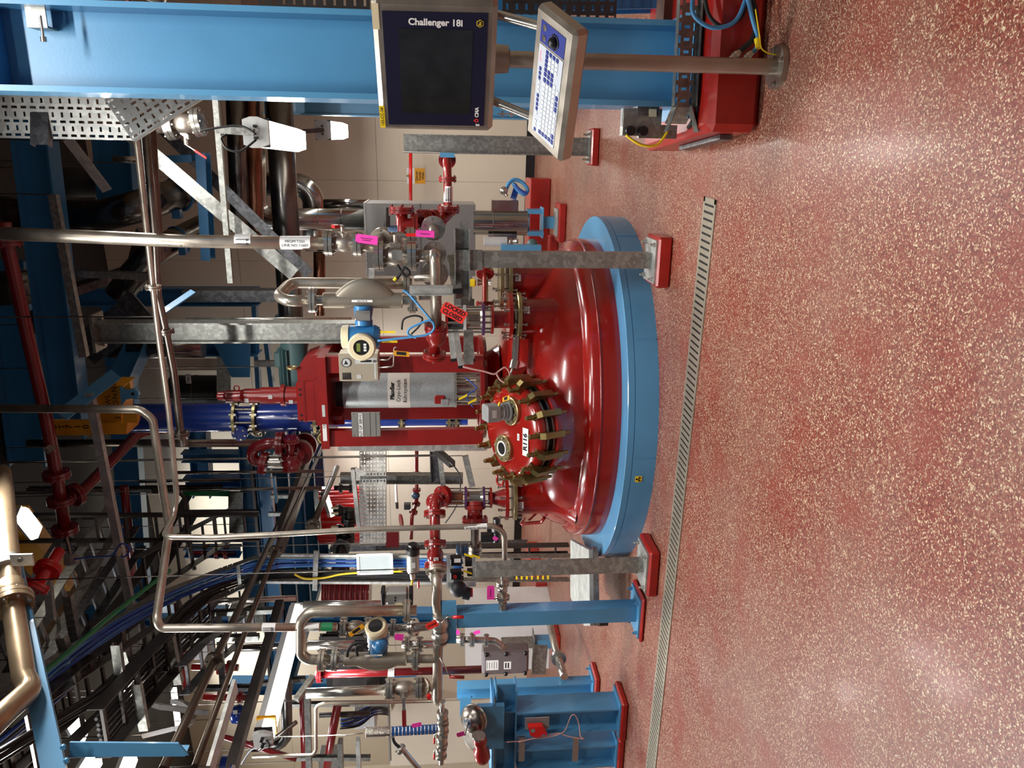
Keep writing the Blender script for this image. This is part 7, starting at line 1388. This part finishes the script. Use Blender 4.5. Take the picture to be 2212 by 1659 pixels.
# mezzanine behind the drive and two far ceiling battens
mz = V((-1.75, 10.6, 3.42)); t = thing('mezzanine_deck', 'dark steel mezzanine deck on blue joists, left of the blue riser', 'platform', mz)
part(t, 'deck_plate', MB().bx(mz, 3.0, 3.6, .03), 'iron')
for k in range(5): part(t, 'joist', MB().ext(mz + E2 * (-1.7 + k * .85) - E1 * 1.5 - Z * .1, mz + E2 * (-1.7 + k * .85) + E1 * 1.5 - Z * .1, I_(.09, .16, .008, .01), Z), 'blue_dark')
for s_ in (-1, 1): part(t, 'edge_beam', MB().ext(mz + E1 * s_ * 1.5 - E2 * 1.8 - Z * .1, mz + E1 * s_ * 1.5 + E2 * 1.8 - Z * .1, I_(.12, .22, .01, .012), Z), 'blue_dark')
for s_ in (-1, 1): part(t, 'stanchion', MB().ext(V((mz.x, mz.y, 0)) + E1 * s_ * 1.46 + E2 * 1.75, mz + E1 * s_ * 1.46 + E2 * 1.75 - Z * .21, R_(.09, .09), E1), 'galv_dark')
lamp('ceiling_lamp', 'far ceiling batten near the back wall, behind the steam pipe bend', V((-3.1, 12.4, 5.95)), V((-2.1, 12.1, 5.95)), .14, .09, 'lamp_on', 80, cap=False)
lamp('ceiling_lamp', 'farthest ceiling batten near the back wall, behind the bent trays', V((-6.1, 13.7, 5.95)), V((-5.1, 13.4, 5.95)), .14, .09, 'lamp_on', 100, cap=False)
# ------------------------------------------------------------------ hangers and ties that hold the overhead pieces
bpy.context.view_layer.update()
def verts(o):
    r = []
    for c in [o] + list(o.children_recursive):
        if c.type == 'MESH': r += [c.matrix_world @ v.co for v in c.data.vertices]
    return r
def find(l): return next(o for o in sc.objects if o.get('label', '').startswith(l))
def hang(l):
    o = find(l); v = max(verts(o), key=lambda p: p.z); part(o, 'hanger_rod', MB().cyl(v - Z * .004, V((v.x, v.y, 6.31)), .005, 6), 'steel_dark')
from mathutils import kdtree
def hold(l, other, r=.004, m='steel_dark', name='tie'):
    o = find(l); a = verts(o); b = verts(find(other)); kd = kdtree.KDTree(len(b))
    for i, p in enumerate(b): kd.insert(p, i)
    kd.balance(); best = min(((kd.find(p), p) for p in a), key=lambda t: t[0][2]); q0, p0 = best[0][0], best[1]; d = (q0 - p0)
    if d.length > 1e-4: part(o, name, MB().cyl(p0 - d.normalized() * .003, q0 + d.normalized() * .003, r, 6), m)
for l in ('thick dull grey upright', 'long upright galvanised channel behind the steam', 'short galvanised strut bolted to the blue gusset', 'clad upright pipe behind the square', 'dark level conduit with', 'black upright pipe rising',
          'short bright duct end', 'dark upright bar behind the left trans', 'short pale blue angle iron', 'galvanised arm with a drop', 'galvanised angle brace', 'darker galvanised angle brace', 'galvanised drop leg', 'bright slotted tray crossing level behind', 'longest bright slotted', 'bright level bar', 'dark upright bar behind the sensor', 'dark upright bar right of the conduit',
          'galvanised upright bar beside the red', 'green hose', 'level galvanised strut crossing', 'lower level galvanised', 'flat galvanised panel right of', 'dark box arm', 'long pale galvanised strut running', 'dark upright rail', 'bright red flanged pipe slanting', 'dark lower clad duct', 'upright grey actuator', 'small stainless valve run', 'pale galvanised flat strap', 'short bright steel pipe stub', 'black lagged duct', 'royal blue motor cap', 'upright galvanised bar beside the blue motor', 'upright galvanised bar above the red riser', 'short slanting pipe above', 'upright galvanised bar at the left edge', 'slanting galvanised bracket', 'small orange warning plate', 'second bent cable tray'): hang(l)
for l, o_ in (('black cable drooping below the end', 'lit linear lamp hanging on a strut'), ('small blue bracket holding', 'galvanised steel post left'), ('bright red tag lettered', 'bent stainless header'), ('little magenta tag', 'small stainless valve run'), ('small white tee plate', 'white-lit rail along'), ('pale tag on the dark blue sensor', 'dark blue cable from the'), ('dark blue cable from the hanging', 'small grey sensor'),
              ('pair of small steel clips', 'slim dark blue column'), ('small pump with', 'small red footing under the pump'), ('magenta tie-on tag', 'stainless ball valve at the foot'), ('thin black cable curving', 'dark box arm'), ('magenta tag folded over', 'dark steel domed'), ('magenta tag hanging beside the small', 'small stainless flanged valve')): hold(l, o_)
